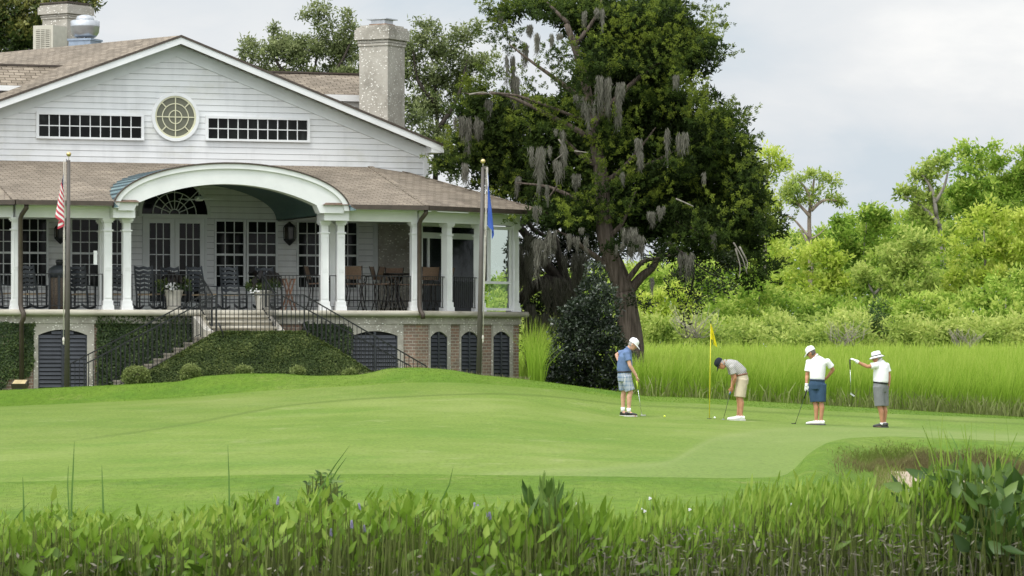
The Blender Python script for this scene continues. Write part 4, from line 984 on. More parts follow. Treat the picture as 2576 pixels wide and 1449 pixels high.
# planters
M_POT = plain('cast_planter', (.46, .44, .38), .8, 0, .15, 6); M_PLG = foliage('planter_leaves', (.015, .03, .01), (.05, .09, .025), (.15, .19, .05), .3)
M_BLK = foliage('dark_taro_leaves', (.008, .007, .007), (.02, .017, .016), (.05, .042, .036), .1); M_PET = plain('white_petals', (.82, .82, .80), .6, 0, .05)
for x, v, lab, right in ((437, .55, 'pale planter with white petunias, between two rocking chairs', 0), (661, .55, 'pale planter with a large dark arching plant, right of the steps', 1)):
    w_ = onto(x, v); t = empty('planter', w_, 0, lab, 'planter', 'planters beside the porch steps')
    MB().lathe([(.17, 0), (.18, .04), (.20, .3), (.235, .46), (.26, .5), (.25, .53), (.2, .5)], n=18).build('pot', M_POT, t)
    lb = LB(50 + right); lb.blobs([(-.25, 0, .62, .20, .18, .17, .6), (.26, 0, .66, .18, .18, .16, .6), (0, .05, .62, .25, .2, .14, .4), (0, -.1, .55, .22, .14, .12, .5)], 140, 6, .9, .07, .035, .05); lb.build('greenery', M_PLG, t)
    lb = LB(52 + right); r = lb.r; n = 14 if not right else 20; m = MB(); T = []; D = []
    for k in range(n):
        a = r.uniform(-1, 1) * 1.4 + (.0 if not right else .35); h = r.uniform(.75, 1.05); rad = r.uniform(.1, .32) * (1 if not right else 1.35); p1 = (math.sin(a) * rad, r.uniform(-.2, .2), h)
        m.tube([(0, 0, .5), (p1[0] * .5, p1[1] * .5, h + .02), p1], .009, 5); T.append(p1); D.append((math.sin(a) * .5, r.uniform(-.4, .2), -1.))
    T = np.array(T); D = np.array(D); lb.tufts(T, D, 2, .35, .27, .15, .5 + 0 * T[:, 0], .04, .3)
    lb.build('dark_leaves', M_BLK, t); m.build('dark_stems', M_BLK, t)
    m = MB()
    for k in range(34 if not right else 14):
        c = Vector((r.normal() * .09 + (0 if not right else -.16), -.19 + r.normal() * .05, .58 + r.normal() * .065 - (0 if not right else .08))); m.lathe([(.006, -.005), (.026, .012), (.03, .016)], (0, 0, 0), 6)
        k0 = len(m.v) - 18; q = Vector((r.normal() * .5, -1, .5)).to_track_quat('Z', 'Y')
        for j in range(k0, len(m.v)): m.v[j] = tuple(q @ Vector(m.v[j]) + c)
    m.build('petunia_blossoms', M_PET, t)

# ================================================================== roof machinery, floodlight
M_BEIGE = plain('beige_casing', (.50, .48, .40), .5, 0, .08)
w_ = P(126, 140, 107.); t = empty('air_conditioner', w_, R(-28), 'beige louvered air conditioner behind the roof ridge', 'air conditioner')
hh_ = (140 - 66) * 107 / F; MB().box((-.36, -.36, 0), (.36, .36, hh_)).build('casing', M_BEIGE, t)
MB().box((-.26, -.366, .12), (.26, -.36, hh_ - .12)).box((-.366, -.26, .12), (-.36, .26, hh_ - .12)).build('grille_recess', plain('grille_dark', (.16, .15, .12), .8), t)
m = MB()
for k in range(11): z = .15 + (hh_ - .3) * k / 10; m.box((-.27, -.375, z - .012), (.27, -.355, z + .012)); m.box((-.375, -.27, z - .012), (-.355, .27, z + .012))
for k in range(4): x = -.26 + .52 * k / 3; m.box((x - .01, -.378, .12), (x + .01, -.352, hh_ - .12)); m.box((-.378, x - .01, .12), (-.352, x + .01, hh_ - .12))
m.build('grille', M_BEIGE, t)
w_ = P(214, 128, 106.); k = 106 / F; t = empty('roof_exhaust_fan', w_, R(-20), 'round galvanised exhaust fan on a curb behind the roof ridge', 'exhaust fan')
MB().box((-.36, -.36, -.1), (.36, .36, 24 * k)).box((-.39, -.39, 24 * k), (.39, .39, 29 * k)).build('curb', plain('blue_grey_sheet', (.28, .34, .42), .45, .5, .15), t)
MB().lathe([(26 * k, 34 * k), (30 * k, 38 * k), (35 * k, 46 * k), (36.5 * k, 60 * k), (37 * k, 61 * k), (36.5 * k, 63 * k), (37 * k, 74 * k), (34 * k, 76 * k)], n=24).build('drum', STEEL, t)
MB().lathe([(23 * k, 76 * k), (23 * k, 80 * k), (20 * k, 87 * k), (10 * k, 90 * k), (1 * k, 90.5 * k)], n=24).build('motor_cap', STEEL, t)
m = MB()
for j in range(4): a = j * math.pi / 2 + .4; m.tube([(20 * k * math.cos(a), 20 * k * math.sin(a), 28 * k), (20 * k * math.cos(a), 20 * k * math.sin(a), 36 * k)], .02, 5)
m.build('struts', STEEL, t)
b = P(49, 978, 89.2); t = empty('floodlight', (b.x, b.y, gz(b.x, b.y)), R(-12), 'square bronze floodlight on the grass by the left downspout', 'floodlight')
MB().prism([(-.2, -.08, .17), (.2, -.08, .17), (.19, .12, .27), (-.19, .12, .27)], (0, .07, -.13)).build('housing', M_BROWNM, t)
MB().poly([(-.17, -.075, .178), (.17, -.075, .178), (.165, .115, .273), (-.165, .115, .273)]).build('lens', plain('amber_lens', (.45, .36, .20), .25), t)
MB().box((-.1, -.02, 0), (.1, .08, .1)).build('mount', M_IRON, t)

# ================================================================== flagpoles and flags
M_POLE = plain('bronze_pole', (.085, .075, .065), .5, .0, .15, 2); M_ROPE = plain('rope', (.55, .52, .45), .9); M_GOLD = plain('gold_ball', (.62, .48, .22), .25, .8, .1)
def flagpole(xt, yt, xb, yb, Y, side, lab):
    b = P(xb, yb, Y); b.z = gz(b.x, Y) - .05; tp = P(xt, yt + 17, Y); d = tp - b; t = empty('flagpole', b, 0, lab, 'flagpole', 'bronze flagpoles before the clubhouse')
    MB().tube([(0, 0, 0), d * .5, d], [.068, .058, .042], 12).build('pole', M_POLE, t)
    c = d + Vector((0, 0, .15)); MB().tube([d, c], .012, 6).build('spindle', M_ROPE, t); MB().ell(c, (.062, .062, .062), 14, 10).build('finial', M_GOLD, t)
    MB().box(tuple(d + Vector((side * .02 - .03, -.04, -.05))), tuple(d + Vector((side * .09 + .03, .04, .03)))).build('pulley', M_POLE, t)
    q = Vector((side * .085, -.04, 0)); m = MB().tube([d + q, d * .5 + q * .95, d * .22 + q], .008, 5); m.tube([d + q + Vector((side * .035, 0, 0)), d * .55 + q + Vector((side * .02, 0, 0)), d * .22 + q], .008, 5); m.build('halyard', M_ROPE, t)
    m = MB().ell(d * .22 + q, (.03, .03, .07), 8, 6); m.ell(d * .22 + q + Vector((.0, 0, -.08)), (.022, .022, .05), 8, 6); m.build('cleat_knot', M_ROPE, t); return t
flagpole(173, 386, 168, 978, 89., -1, 'tall bronze flagpole with gold ball at left, before the louvered opening'); flagpole(1215, 404, 1204, 946, 89.3, 1, 'tall bronze flagpole with gold ball before the brick wing')
def flag(name, x, ytop, ybot, Y, mat, lab, spec):
    p = P(x, ytop, Y); H_ = (ybot - ytop) * Y / F; nf, nh = 26, 18; pts = []; uv = []
    for j in range(nh + 1):
        for i in range(nf + 1):
            f, h = i / nf, j / nh; X, Yy, Z = spec(f, h, H_); pts.append((X, Yy, Z)); uv.append((f, 1 - h))
    me = bpy.data.meshes.new(name); q = [(j * (nf + 1) + i, j * (nf + 1) + i + 1, (j + 1) * (nf + 1) + i + 1, (j + 1) * (nf + 1) + i) for j in range(nh) for i in range(nf)]
    me.from_pydata(pts, [], q); L = me.uv_layers.new(name='UVMap')
    for l in me.loops: L.data[l.index].uv = uv[l.vertex_index]
    for pl in me.polygons: pl.use_smooth = True
    o = link_mesh(name, me, mat); o.location = p; return tag(o, lab, 'flag')
s_ = NT('striped_flag'); uv = s_.coord('UV'); x_ = s_.n('ShaderNodeSeparateXYZ'); s_.l(uv, x_.inputs[0])
st_ = s_.math('GREATER_THAN', s_.math('FRACT', s_.math('MULTIPLY', x_.outputs[1], 6.5)), .5)
c_ = s_.mix(st_, (.52, .07, .10), (.76, .74, .73)); can = s_.math('MULTIPLY', s_.math('LESS_THAN', x_.outputs[0], .4), s_.math('GREATER_THAN', x_.outputs[1], .46))
dots = s_.math('GREATER_THAN', s_.math('MULTIPLY', s_.math('SINE', s_.math('MULTIPLY', x_.outputs[0], 86.)), s_.math('SINE', s_.math('MULTIPLY', x_.outputs[1], 62.))), .55)
c_ = s_.mix(can, c_, s_.mix(dots, (.035, .04, .11), (.75, .75, .76))); p_ = s_.princ(c_, .8, 0, .1); M_USF = s_.m
s_ = NT('blue_flag'); uv = s_.coord('UV'); x_ = s_.n('ShaderNodeSeparateXYZ'); s_.l(uv, x_.inputs[0])
hd = s_.math('LESS_THAN', x_.outputs[0], .07); pat = s_.math('MULTIPLY', s_.math('GREATER_THAN', x_.outputs[0], .80), s_.math('MULTIPLY', s_.math('GREATER_THAN', x_.outputs[1], .62), s_.math('LESS_THAN', x_.outputs[1], .9)))
c_ = s_.mix(s_.math('MAXIMUM', hd, pat), s_.ramp(s_.noise(uv, 3., 3), [(.3, (.035, .075, .30)), (.7, (.06, .12, .42))]), (.72, .73, .76)); s_.princ(c_, .75, 0, .15); M_BLF = s_.m
def us(f, h, H_): return (-.03 - .03 * h - .16 * f ** .8 * (.35 + .65 * h) + .17 * math.sin(f * 8.5 + .8) * f * (.3 + .9 * h), -.07 - .05 * math.cos(f * 11) * (.2 + f), -H_ * (.56 * h + .44 * f ** 1.1 * (1 - .12 * h)))
flag('striped_flag', 165, 424, 585, 88.95, M_USF, 'limp red and white striped flag with starred blue canton on the left pole', us)
def blf(f, h, H_): return (.02 + .05 * f + .11 * f * h + .035 * math.sin(f * 9 + h * 1.5) * (.5 + h), -.06 - .05 * math.cos(f * 10) * (.2 + f), -H_ * (.66 * h ** 1. + .34 * f))
flag('blue_flag', 1224, 433, 604, 89.25, M_BLF, 'limp deep blue flag with white hoist edge on the right pole', blf)
# ================================================================== golfers
def skin_mat(name, c):
    s = NT(name); v = s.coord(); n = s.ramp(s.noise(v, 9., 4), [(.3, tuple(k * .82 for k in c)), (.7, tuple(k * 1.1 for k in c))])
    p = s.princ(n, .5, 0, .3); p.inputs['Subsurface Weight'].default_value = .12; p.inputs['Subsurface Radius'].default_value = (.012, .005, .003); return s.m
def cloth(name, c, var=.12, sc=7.):
    s = NT(name); v = s.coord(); n = s.ramp(s.noise(v, sc, 4, .6), [(.3, tuple(k * (1 - var) for k in c)), (.7, tuple(min(1, k * (1 + var)) for k in c))])
    fold = s.noise(s.mapping(v, (9, 9, 2.5)), 1., 3, .6)
    s.princ(n, .85, 0, .15, s.bump(s.math('ADD', fold, s.math('MULTIPLY', s.noise(v, 300, 1), .05)), .5, .03)); return s.m
def orient(m, k0, c, side, fwd, up):
    for j in range(k0, len(m.v)):
        x, y, z = m.v[j]; m.v[j] = tuple(Vector(c) + side * x + fwd * y + up * z)
def hand(m, wr, d, pn, curl, side):
    """palm, four unequal fingers and a thumb; d = direction of the hand, pn = palm normal (towards which fingers curl), side = thumb side"""
    d, pn = d.normalized(), pn.normalized(); th = (d.cross(pn) * side).normalized()
    k = wr + d * .09; m.tube([wr - d * .03, wr + d * .02, wr + d * .06, k + d * .006], [.026, .036, .042, .036], 10, ax=th, ry=[.022, .020, .019, .014])
    for i, (o, L) in enumerate(((.030, .070), (.010, .080), (-.011, .074), (-.030, .058))):
        a = k + th * o - d * .004; dirs = [d, (d + pn * curl * .8).normalized(), (d * (1 - curl) + pn * curl * 1.2).normalized()]; p = [a - d * .02, a]
        for j, f in enumerate((.42, .33, .25)): p.append(p[-1] + dirs[min(2, j)] * L * f)
        m.tube(p, [.010, .0098, .0092, .0085, .006], 7)
    a = wr + d * .03 + th * .03; m.tube([a - th * .012, a + th * .018 + d * .018, a + th * .030 + d * .045 + pn * .012, a + th * .026 + d * .068 + pn * .022 * (1 + curl)], [.012, .0115, .0105, .007], 7)
def person(spec):
    b = Vector(spec['base']); k = spec['k']; x0, y0 = spec['o']
    J = {n: Vector(((q[0] - x0) * k, q[2] if len(q) > 2 else 0., (y0 - q[1]) * k)) for n, q in spec['J'].items()}
    ax = Vector(spec['ax']).normalized(); hf = Vector(spec['hf']).normalized(); hu = Vector(spec['hu']); hu = (hu - hf * hu.dot(hf)).normalized(); hs = hf.cross(hu)
    root = empty('person', b, 0, spec['label'], 'person', 'golfers on the green'); SK = spec['skin']; sx = spec.get('girth', 1.)
    hd = J['head']
    m = MB()
    tp = [J['hip'] + Vector((0, 0, -.09)), J['hip'], J['waist'], J['waist'].lerp(J['chest'], .5), J['chest'], J['chest'].lerp(J['neck'], .62), J['neck']]
    tw, td = [.13, .155, .150, .155, .17, .155, .062], [.11, .125, .12, .125, .12, .095, .06]
    m.tube(tp, tw, 16, ax=ax, ry=[t * sx for t in td])
    m.tube([J['neck'] - (hd - J['neck']) * .5, J['neck'], J['neck'].lerp(hd, .6) - hf * .012, hd - hf * .02], [.062, .058, .055, .055], 12)
    k0 = len(m.v); m.tube([(0, .045, -.118), (0, .035, -.095), (0, .018, -.05), (0, .0, .0), (0, -.006, .05), (0, -.006, .09), (0, -.004, .116)], [.030, .052, .066, .073, .076, .062, .02], 14, ax=(1, 0, 0), ry=[.034, .058, .078, .094, .098, .078, .025])
    m.tube([(0, .088, .025), (0, .108, -.02), (0, .094, -.034)], [.010, .016, .012], 8); m.tube([(-.045, .082, .032), (0, .096, .036), (.045, .082, .032)], [.012, .014, .012], 8)
    for e in (-1, 1): m.ell((e * .077, -.005, -.01), (.010, .024, .034), 8, 6)
    m.tube([(-.02, .078, -.062), (0, .088, -.062), (.02, .078, -.062)], [.008, .010, .008], 6)
    orient(m, k0, hd, hs, hf, hu)
    for e in ('a', 'b'):
        S_, E_, W_ = J['sh' + e], J['el' + e], J['wr' + e]; u = (E_ - S_); f = (W_ - E_)
        m.tube([S_, S_ + u * .3, E_ - u * .12, E_, E_ + f * .25, E_ + f * .65, W_], [.058, .050, .042, .040, .043, .034, .027], 12)
        m.ell(S_ + Vector((0, 0, -.005)), (.062, .062, .062), 12, 8)
        h = spec['hand' + e]; hand(m, W_, Vector(h[0]), Vector(h[1]), h[2], h[3])
        Hp, K_, A_ = J['hp' + e], J['kn' + e], J['an' + e]; f = A_ - K_; fwd = (J['to' + e] - A_); fwd.z = 0; fwd.normalize()
        m.tube([Hp, Hp.lerp(K_, .4), K_ - (K_ - Hp) * .08, K_, K_ + f * .28 - fwd * .022, K_ + f * .62 - fwd * .012, A_ + Vector((0, 0, .03)), A_ + Vector((0, 0, -.03))], [.088, .078, .060, .056, .059, .045, .038, .038], 12)
        T = J['to' + e]; m.tube([A_ + Vector((0, 0, .0)) - fwd * .05, A_ + Vector((0, 0, -.04)) + fwd * .03, T - fwd * .05, T - fwd * .01], [.034, .038, .04, .022], 10)
    skinned('body', m, SK, root, .0085, 3)
    # shirt
    m = MB(); sp = [J['hip'].lerp(J['waist'], .62), J['waist'], J['waist'].lerp(J['chest'], .5), J['chest'], J['chest'].lerp(J['neck'], .62), J['neck'] + (J['neck'] - J['chest']).normalized() * .015]
    bel = spec.get('belly', .0)
    m.tube(sp, [.160, .166, .176, .186, .166, .075], 18, ax=ax, ry=[(.128 + bel * .2) * sx, (.140 + bel) * sx, (.148 + bel * .6) * sx, .142 * sx, .112, .072])
    for e in ('a', 'b'):
        S_, E_ = J['sh' + e], J['el' + e]; q = spec.get('sleeve', .62); m.ell(S_, (.072, .072, .068), 12, 8); m.tube([S_.lerp(J['chest'], .3), S_, S_.lerp(E_, .35), S_.lerp(E_, q)], [.08, .072, .070, .076], 14)
    shirt = skinned('shirt', m, spec['shirt'], root, .011, 3)
    MB().tube([J['neck'] - hf * .0 + (hd - J['neck']).normalized() * .0, J['neck'] + (hd - J['neck']).normalized() * .035], [.084, .070], 14).build('collar', spec.get('collar', spec['shirt']), shirt)
    # shorts and belt
    m = MB(); m.tube([J['hip'] + Vector((0, 0, -.10)), J['hip'], J['hip'].lerp(J['waist'], .78)], [.176, .182, .166], 18, ax=ax, ry=[.135 * sx, .150 * sx, (.136 + bel * .3) * sx])
    for e in ('a', 'b'):
        Hp, K_ = J['hp' + e], J['kn' + e]; q = spec.get('hem', .92); m.tube([Hp + Vector((0, 0, .05)), Hp.lerp(K_, .35), Hp.lerp(K_, q)], [.118, .112, .106], 14, ax=ax, ry=[.125, .118, .114])
    skinned('shorts', m, spec['shorts'], root, .011, 3)
    q = J['hip'].lerp(J['waist'], .74); dv = (J['waist'] - J['hip']).normalized() * .018
    MB().tube([q - dv, q + dv], [.174, .174], 20, ax=ax, ry=[(.146 + bel * .35) * sx] * 2).build('belt', spec['belt'], root)
    for e in ('a', 'b'):
        A_, T = J['an' + e], J['to' + e]; fwd = T - A_; fwd.z = 0; L = fwd.length; fwd.normalize(); sd = Vector((-fwd.y, fwd.x, 0)); gz0 = .0
        h = Vector((A_.x, A_.y, 0)) - fwd * .085; L += .085; zz = lambda f, z: h + fwd * f + Vector((0, 0, z))
        m = MB(); m.tube([zz(.0, .055), zz(.02, .06), zz(.10, .062), zz(.17, .05), zz(L - .05, .042), zz(L - .012, .036), zz(L, .032)], [.030, .040, .042, .045, .046, .034, .012], 14, ax=sd, ry=[.034, .046, .044, .036, .028, .022, .008])
        m.tube([zz(.075, .07), zz(.07, .105)], [.046, .045], 12)
        o = skinned('shoe', m, spec['shoe'], root, .008, 2)
        MB().prism([zz(-.015, 0) + sd * .03, zz(-.02, 0) - sd * .03, zz(.10, 0) - sd * .040, zz(L - .09, 0) - sd * .048, zz(L - .01, .0) - sd * .022, zz(L + .0, .0) + sd * .018, zz(L - .07, 0) + sd * .048, zz(.1, 0) + sd * .038], (0, 0, .024)).build('sole', spec['sole'], o)
        if 'sock' in spec: MB().tube([A_ + Vector((0, 0, -.03)), A_ + Vector((0, 0, spec.get('sockh', .04)))], [.046, .048], 12).build('sock', spec['sock'], root)
    # face and hair
    for e in (-1, 1):
        ey = MB().ell((e * .032, .083, .012), (.013, .008, .008), 8, 6); orient(ey, 0, hd, hs, hf, hu); ey.build('eye', plain('eye_dark', (.02, .018, .015), .2), root)
    mo = MB(); mo.tube([(-.022, .081, -.060), (0, .094, -.062), (.022, .081, -.060)], .004, 6); orient(mo, 0, hd, hs, hf, hu); mo.build('mouth', plain('lip', (.30, .12, .09), .5), root)
    m = MB(); k0 = 0; m.tube([(0, -.030, -.075), (0, -.028, -.04), (0, -.022, .0), (0, -.012, .05), (0, -.008, .095), (0, -.006, .122)], [.058, .072, .078, .083, .068, .02], 14, ax=(1, 0, 0), ry=[.045, .072, .084, .103, .084, .03])
    orient(m, 0, hd, hs, hf, hu); skinned('hair', m, spec['hair'], root, .008, 2)
    # hat
    ht = spec['hat']; m = MB()
    if ht[0] == 'cap':
        prof = [(1.0, .03), (1.0, .055), (.97, .09), (.85, .12), (.6, .142), (.3, .152), (.02, .155)]; n = 18
        vs = [(r * .092 * math.cos(2 * math.pi * j / n), -.006 + r * .113 * math.sin(2 * math.pi * j / n), z) for r, z in prof for j in range(n)]
        m.add(vs, [(i * n + j, i * n + (j + 1) % n, (i + 1) * n + (j + 1) % n, (i + 1) * n + j) for i in range(len(prof) - 1) for j in range(n)], True)
        m.ell((0, -.005, .157), (.010, .010, .006), 8, 4); orient(m, 0, hd, hs, hf, hu); hat = m.build('cap', ht[1], root)
        br = MB(); nb = 12; A_, B_ = [], []
        for j in range(nb + 1):
            t = math.pi * j / nb; A_.append((.09 * math.cos(t), -.004 + .105 * math.sin(t), .036)); B_.append((.088 * math.cos(t), .03 + .165 * math.sin(t), .036 - .045 * math.sin(t)))
        br.strip(A_, B_, (0, 0, -.007)); orient(br, 0, hd, hs, hf, hu); br.build('brim', ht[1], hat)
    else:
        m.lathe([(.108, .030), (.108, .06), (.104, .11), (.092, .140), (.06, .150), (.01, .152)], (0, -.004, 0), 20); orient(m, 0, hd, hs, hf, hu); hat = m.build('hat', ht[1], root)
        m = MB(); n = 24; a = [(.106 * math.cos(2 * math.pi * j / n), -.004 + .11 * math.sin(2 * math.pi * j / n), .045) for j in range(n + 1)]; c = [(.172 * math.cos(2 * math.pi * j / n), -.004 + .178 * math.sin(2 * math.pi * j / n), .008) for j in range(n + 1)]
        m.strip(a, c, (0, 0, -.008)); orient(m, 0, hd, hs, hf, hu); m.build('brim', ht[1], hat)
        m = MB().lathe([(.1095, .045), (.1095, .066)], (0, -.004, 0), 20); orient(m, 0, hd, hs, hf, hu); m.build('hat_band', spec['belt'], hat)
        m = MB().strip([tuple(x * 1.0 for x in p) for p in c], [(p[0] * 1.01, p[1] * 1.01, p[2] + .006) for p in c], (0, 0, -.004)); orient(m, 0, hd, hs, hf, hu); m.build('brim_edge', spec['belt'], hat)
    if spec.get('shades'):
        m = MB()
        for e in (-1, 1): m.ell((e * .034, .090, .012), (.028, .008, .018), 10, 6); m.bar((e * .062, .08, .016), (e * .08, -.01, .012), .004, .008)
        orient(m, 0, hd, hs, hf, hu); m.build('sunglasses', plain('dark_lens', (.01, .01, .01), .1), root)
    for e in ('a', 'b'):
        if 'glove' + e in spec:
            h = spec['hand' + e]; m = MB(); W_ = J['wr' + e]; d = Vector(h[0]).normalized(); hand(m, W_, d, Vector(h[1]), h[2], h[3])
            m.tube([W_ - d * .03, W_ + d * .03], [.034, .034], 12); g = skinned('glove', m, spec['glove' + e], root, .006, 1)
            mo = g.modifiers.new('d', 'DISPLACE'); mo.strength = .006; mo.mid_level = 0; bpy.context.view_layer.update(); realize(g)
    root['px'] = 0; del root['px']
    return root, lambda zx, zy, y=0.: b + Vector(((zx - x0) * k, y, (y0 - zy) * k))
def club(pts, rg, label, gripmat, shaft, headmat, headd, headsz, neck=None):
    """putter: pts = grip top, grip end, shaft end (world); head box along headd"""
    a, g, s = pts; t = empty('putter', s, 0, label, 'putter', 'putters held by the golfers'); a, g = a - s, g - s
    MB().tube([a, a.lerp(g, .5), g], [rg * 1.15, rg, rg * .8], 8).build('grip', gripmat, t)
    MB().tube([g, Vector((0, 0, 0))], [.0065, .0055], 6).build('shaft', shaft, t)
    hd_ = Vector(headd).normalized(); m = MB(); c = hd_ * headsz[3]; m.bar(c - hd_ * headsz[0] / 2, c + hd_ * headsz[0] / 2, headsz[1], headsz[2]); m.tube([(0, 0, .03), (0, 0, -.004)], .008, 6); m.build('head', headmat, t); return t

SK1 = skin_mat('fair_skin', (.56, .33, .23)); SK2 = skin_mat('tanned_skin', (.46, .23, .135)); SK3 = skin_mat('warm_skin', (.50, .27, .17))
WHITE = cloth('white_cloth', (.80, .80, .81), .05); BLACKC = plain('black_leather', (.014, .014, .015), .5); GREYH = plain('grey_hair', (.30, .28, .26), .8, 0, .3, 60); DKHAIR = plain('dark_grey_hair', (.12, .10, .085), .8, 0, .3, 60)
WSHOE = plain('white_shoe', (.76, .76, .75), .45, 0, .06); BSHOE = plain('black_shoe', (.02, .02, .022), .5, 0, .2); GSHOE = plain('charcoal_shoe', (.05, .05, .05), .55); SOLEW = plain('white_sole', (.6, .6, .58), .6); SOLED = plain('dark_sole', (.06, .06, .065), .6)
CHROME = plain('chrome_shaft', (.55, .56, .57), .25, .9, .05); GRAPH = plain('dark_shaft', (.04, .04, .04), .3, .4); BLKRUB = plain('black_rubber', (.015, .015, .015), .7); YGRIP = plain('lime_grip', (.42, .52, .06), .6); BGRIP = plain('blue_grip', (.10, .25, .45), .5)
GLOVE = plain('white_glove', (.80, .80, .79), .6, 0, .06)
s_ = NT('plaid'); v_ = s_.coord(); x_ = s_.n('ShaderNodeSeparateXYZ'); s_.l(v_, x_.inputs[0]); hx = s_.math('ADD', x_.outputs[0], s_.math('MULTIPLY', x_.outputs[1], .9))
b1 = s_.math('GREATER_THAN', s_.math('SINE', s_.math('MULTIPLY', hx, 150.)), .25); b2 = s_.math('GREATER_THAN', s_.math('SINE', s_.math('MULTIPLY', x_.outputs[2], 140.)), .25); b3 = s_.math('GREATER_THAN', s_.math('SINE', s_.math('MULTIPLY', hx, 75.)), .93); b4 = s_.math('GREATER_THAN', s_.math('SINE', s_.math('MULTIPLY', x_.outputs[2], 70.)), .93)
c_ = s_.mix(s_.math('MULTIPLY', s_.math('ADD', b1, b2), .5), (.33, .37, .42), (.13, .19, .30)); c_ = s_.mix(s_.math('MAXIMUM', b3, b4), c_, (.50, .51, .51)); s_.princ(c_, .85, 0, .1, s_.bump(s_.noise(s_.mapping(v_, (9, 9, 2.5)), 1., 3), .5, .03)); PLAID = s_.m
s_ = NT('striped_knit'); v_ = s_.coord(); d_ = s_.n('ShaderNodeVectorMath', operation='DOT_PRODUCT'); s_.l(v_, d_.inputs[0]); d_.inputs[1].default_value = (-.66, 0, .75)
c_ = s_.mix(s_.math('GREATER_THAN', s_.math('SINE', s_.math('MULTIPLY', d_.outputs['Value'], 215.)), .2), (.22, .21, .20), (.52, .51, .48)); s_.princ(c_, .85, 0, .1, s_.bump(s_.noise(s_.mapping(v_, (9, 9, 2.5)), 1., 3), .5, .03)); STRIPE = s_.m
def base_at(x, y, Y): p = P(x, y, Y); p.z = gz(p.x, p.y); return p
KZ = .2315 / F
Y_ = 79.6; b_ = base_at(1577.7, 1050.4, Y_)
r1, w1 = person(dict(base=b_, k=KZ * Y_, o=(440, 1118), ax=(.28, 1, 0), hf=(.84, -.1, -.54), hu=(.5, 0, .86), skin=SK1, girth=1.08, belly=.02,
    J=dict(hip=(412, 690), waist=(410, 615), chest=(420, 475), neck=(450, 392), head=(503, 338), sha=(432, 432, -.185), ela=(466, 565, -.25), wra=(537, 678, -.21), shb=(405, 425, .18), elb=(328, 445, .24), wrb=(346, 515, .15),
           hpa=(428, 705, -.085), kna=(476, 855, -.10), ana=(456, 1062, -.10), toa=(548, 1112, -.15), hpb=(400, 705, .085), knb=(408, 850, .10), anb=(396, 1055, .10), tob=(450, 1108, -.06)),
    handa=((.25, .1, -1), (.9, .3, .1), .75, 1), handb=((.5, 0, -.8), (.7, 0, .5), .3, 1), shirt=cloth('blue_polo', (.120, .180, .315), .2), shorts=PLAID, hem=.90, belt=BLACKC, shoe=BSHOE, sole=SOLEW, sock=WHITE, sockh=.075, hair=GREYH, hat=('cap', WHITE),
    label='man in a blue polo and plaid shorts with white cap, head bowed, hand on hip'))
club((w1(541, 730, -.2), w1(553, 822, -.2), w1(596, 1104, -.2)), .017, 'putter with lime green grip held by the man in plaid shorts', YGRIP, CHROME, plain('silver_head', (.5, .5, .5), .3, .8), (1, .35, 0), (.11, .05, .025, .03))
b_ = base_at(1861.2, 1055.5, Y_)
r2, w2 = person(dict(base=b_, k=KZ * Y_, o=(1665, 1140), ax=(.1, 1, 0), hf=(-.52, -.12, -.85), hu=(-.85, 0, .52), skin=SK2, girth=1.02, belly=.015,
    J=dict(hip=(1688, 700), waist=(1672, 625), chest=(1592, 545), neck=(1518, 512), head=(1458, 528), sha=(1572, 570, -.185), ela=(1608, 678, -.20), wra=(1586, 768, -.06), shb=(1560, 565, .185), elb=(1598, 680, .19), wrb=(1578, 782, .04),
           hpa=(1690, 715, -.085), kna=(1668, 895, -.10), ana=(1674, 1092, -.10), toa=(1540, 1134, -.12), hpb=(1688, 715, .085), knb=(1655, 895, .11), anb=(1652, 1090, .12), tob=(1530, 1130, .12)),
    handa=((-.25, .3, -1), (-.2, .9, .1), .8, -1), handb=((-.25, -.2, -1), (-.2, -.9, .1), .8, 1), shirt=STRIPE, shorts=cloth('khaki', (.50, .43, .31), .1), hem=.96, belt=plain('tan_belt', (.20, .09, .05), .5), shoe=WSHOE, sole=SOLEW, sock=WHITE, sockh=.0, hair=GREYH, hat=('cap', cloth('black_cap', (.018, .022, .028))), shades=True,
    label='man in striped polo and khaki shorts with black cap, bent over a putt'))
club((w2(1572, 795, -.01), w2(1555, 858, -.01), w2(1484, 1134, -.01)), .017, 'putter with blue grip held over the white ball', BGRIP, GRAPH, plain('grey_head', (.33, .35, .36), .35, .7), (.6, 1, 0), (.12, .05, .022, .0))
Y3 = 79.0; b_ = base_at(2054.4, 1070.8, Y3)
r3, w3 = person(dict(base=b_, k=KZ * Y3, o=(645, 1148), ax=(1, -.22, 0), hf=(-.80, .38, -.47), hu=(-.42, .1, .9), skin=SK2, girth=1.05, belly=.02,
    J=dict(hip=(648, 712), waist=(652, 640), chest=(658, 490), neck=(638, 408), head=(585, 362), sha=(562, 462, .06), ela=(543, 612, .08), wra=(536, 712, .0), shb=(762, 458, -.04), elb=(826, 545, .02), wrb=(768, 628, .10),
           hpa=(605, 725, .03), kna=(630, 905, .04), ana=(640, 1098, .02), toa=(530, 1142, .08), hpb=(694, 725, -.03), knb=(692, 905, -.02), anb=(690, 1100, -.03), tob=(590, 1142, .06)),
    handa=((-.05, .1, -1), (.3, .8, 0), .8, 1), handb=((-.7, .2, -.6), (-.5, .6, .3), .3, -1), glovea=GLOVE, shirt=WHITE, shorts=cloth('navy_shorts', (.040, .075, .13), .15), hem=.94, belt=plain('navy_belt', (.03, .05, .09), .6), shoe=WSHOE, sole=SOLED, hair=DKHAIR, hat=('cap', WHITE), shades=True, sleeve=.68,
    label='man in white polo and navy shorts seen from behind, white cap turned left'))
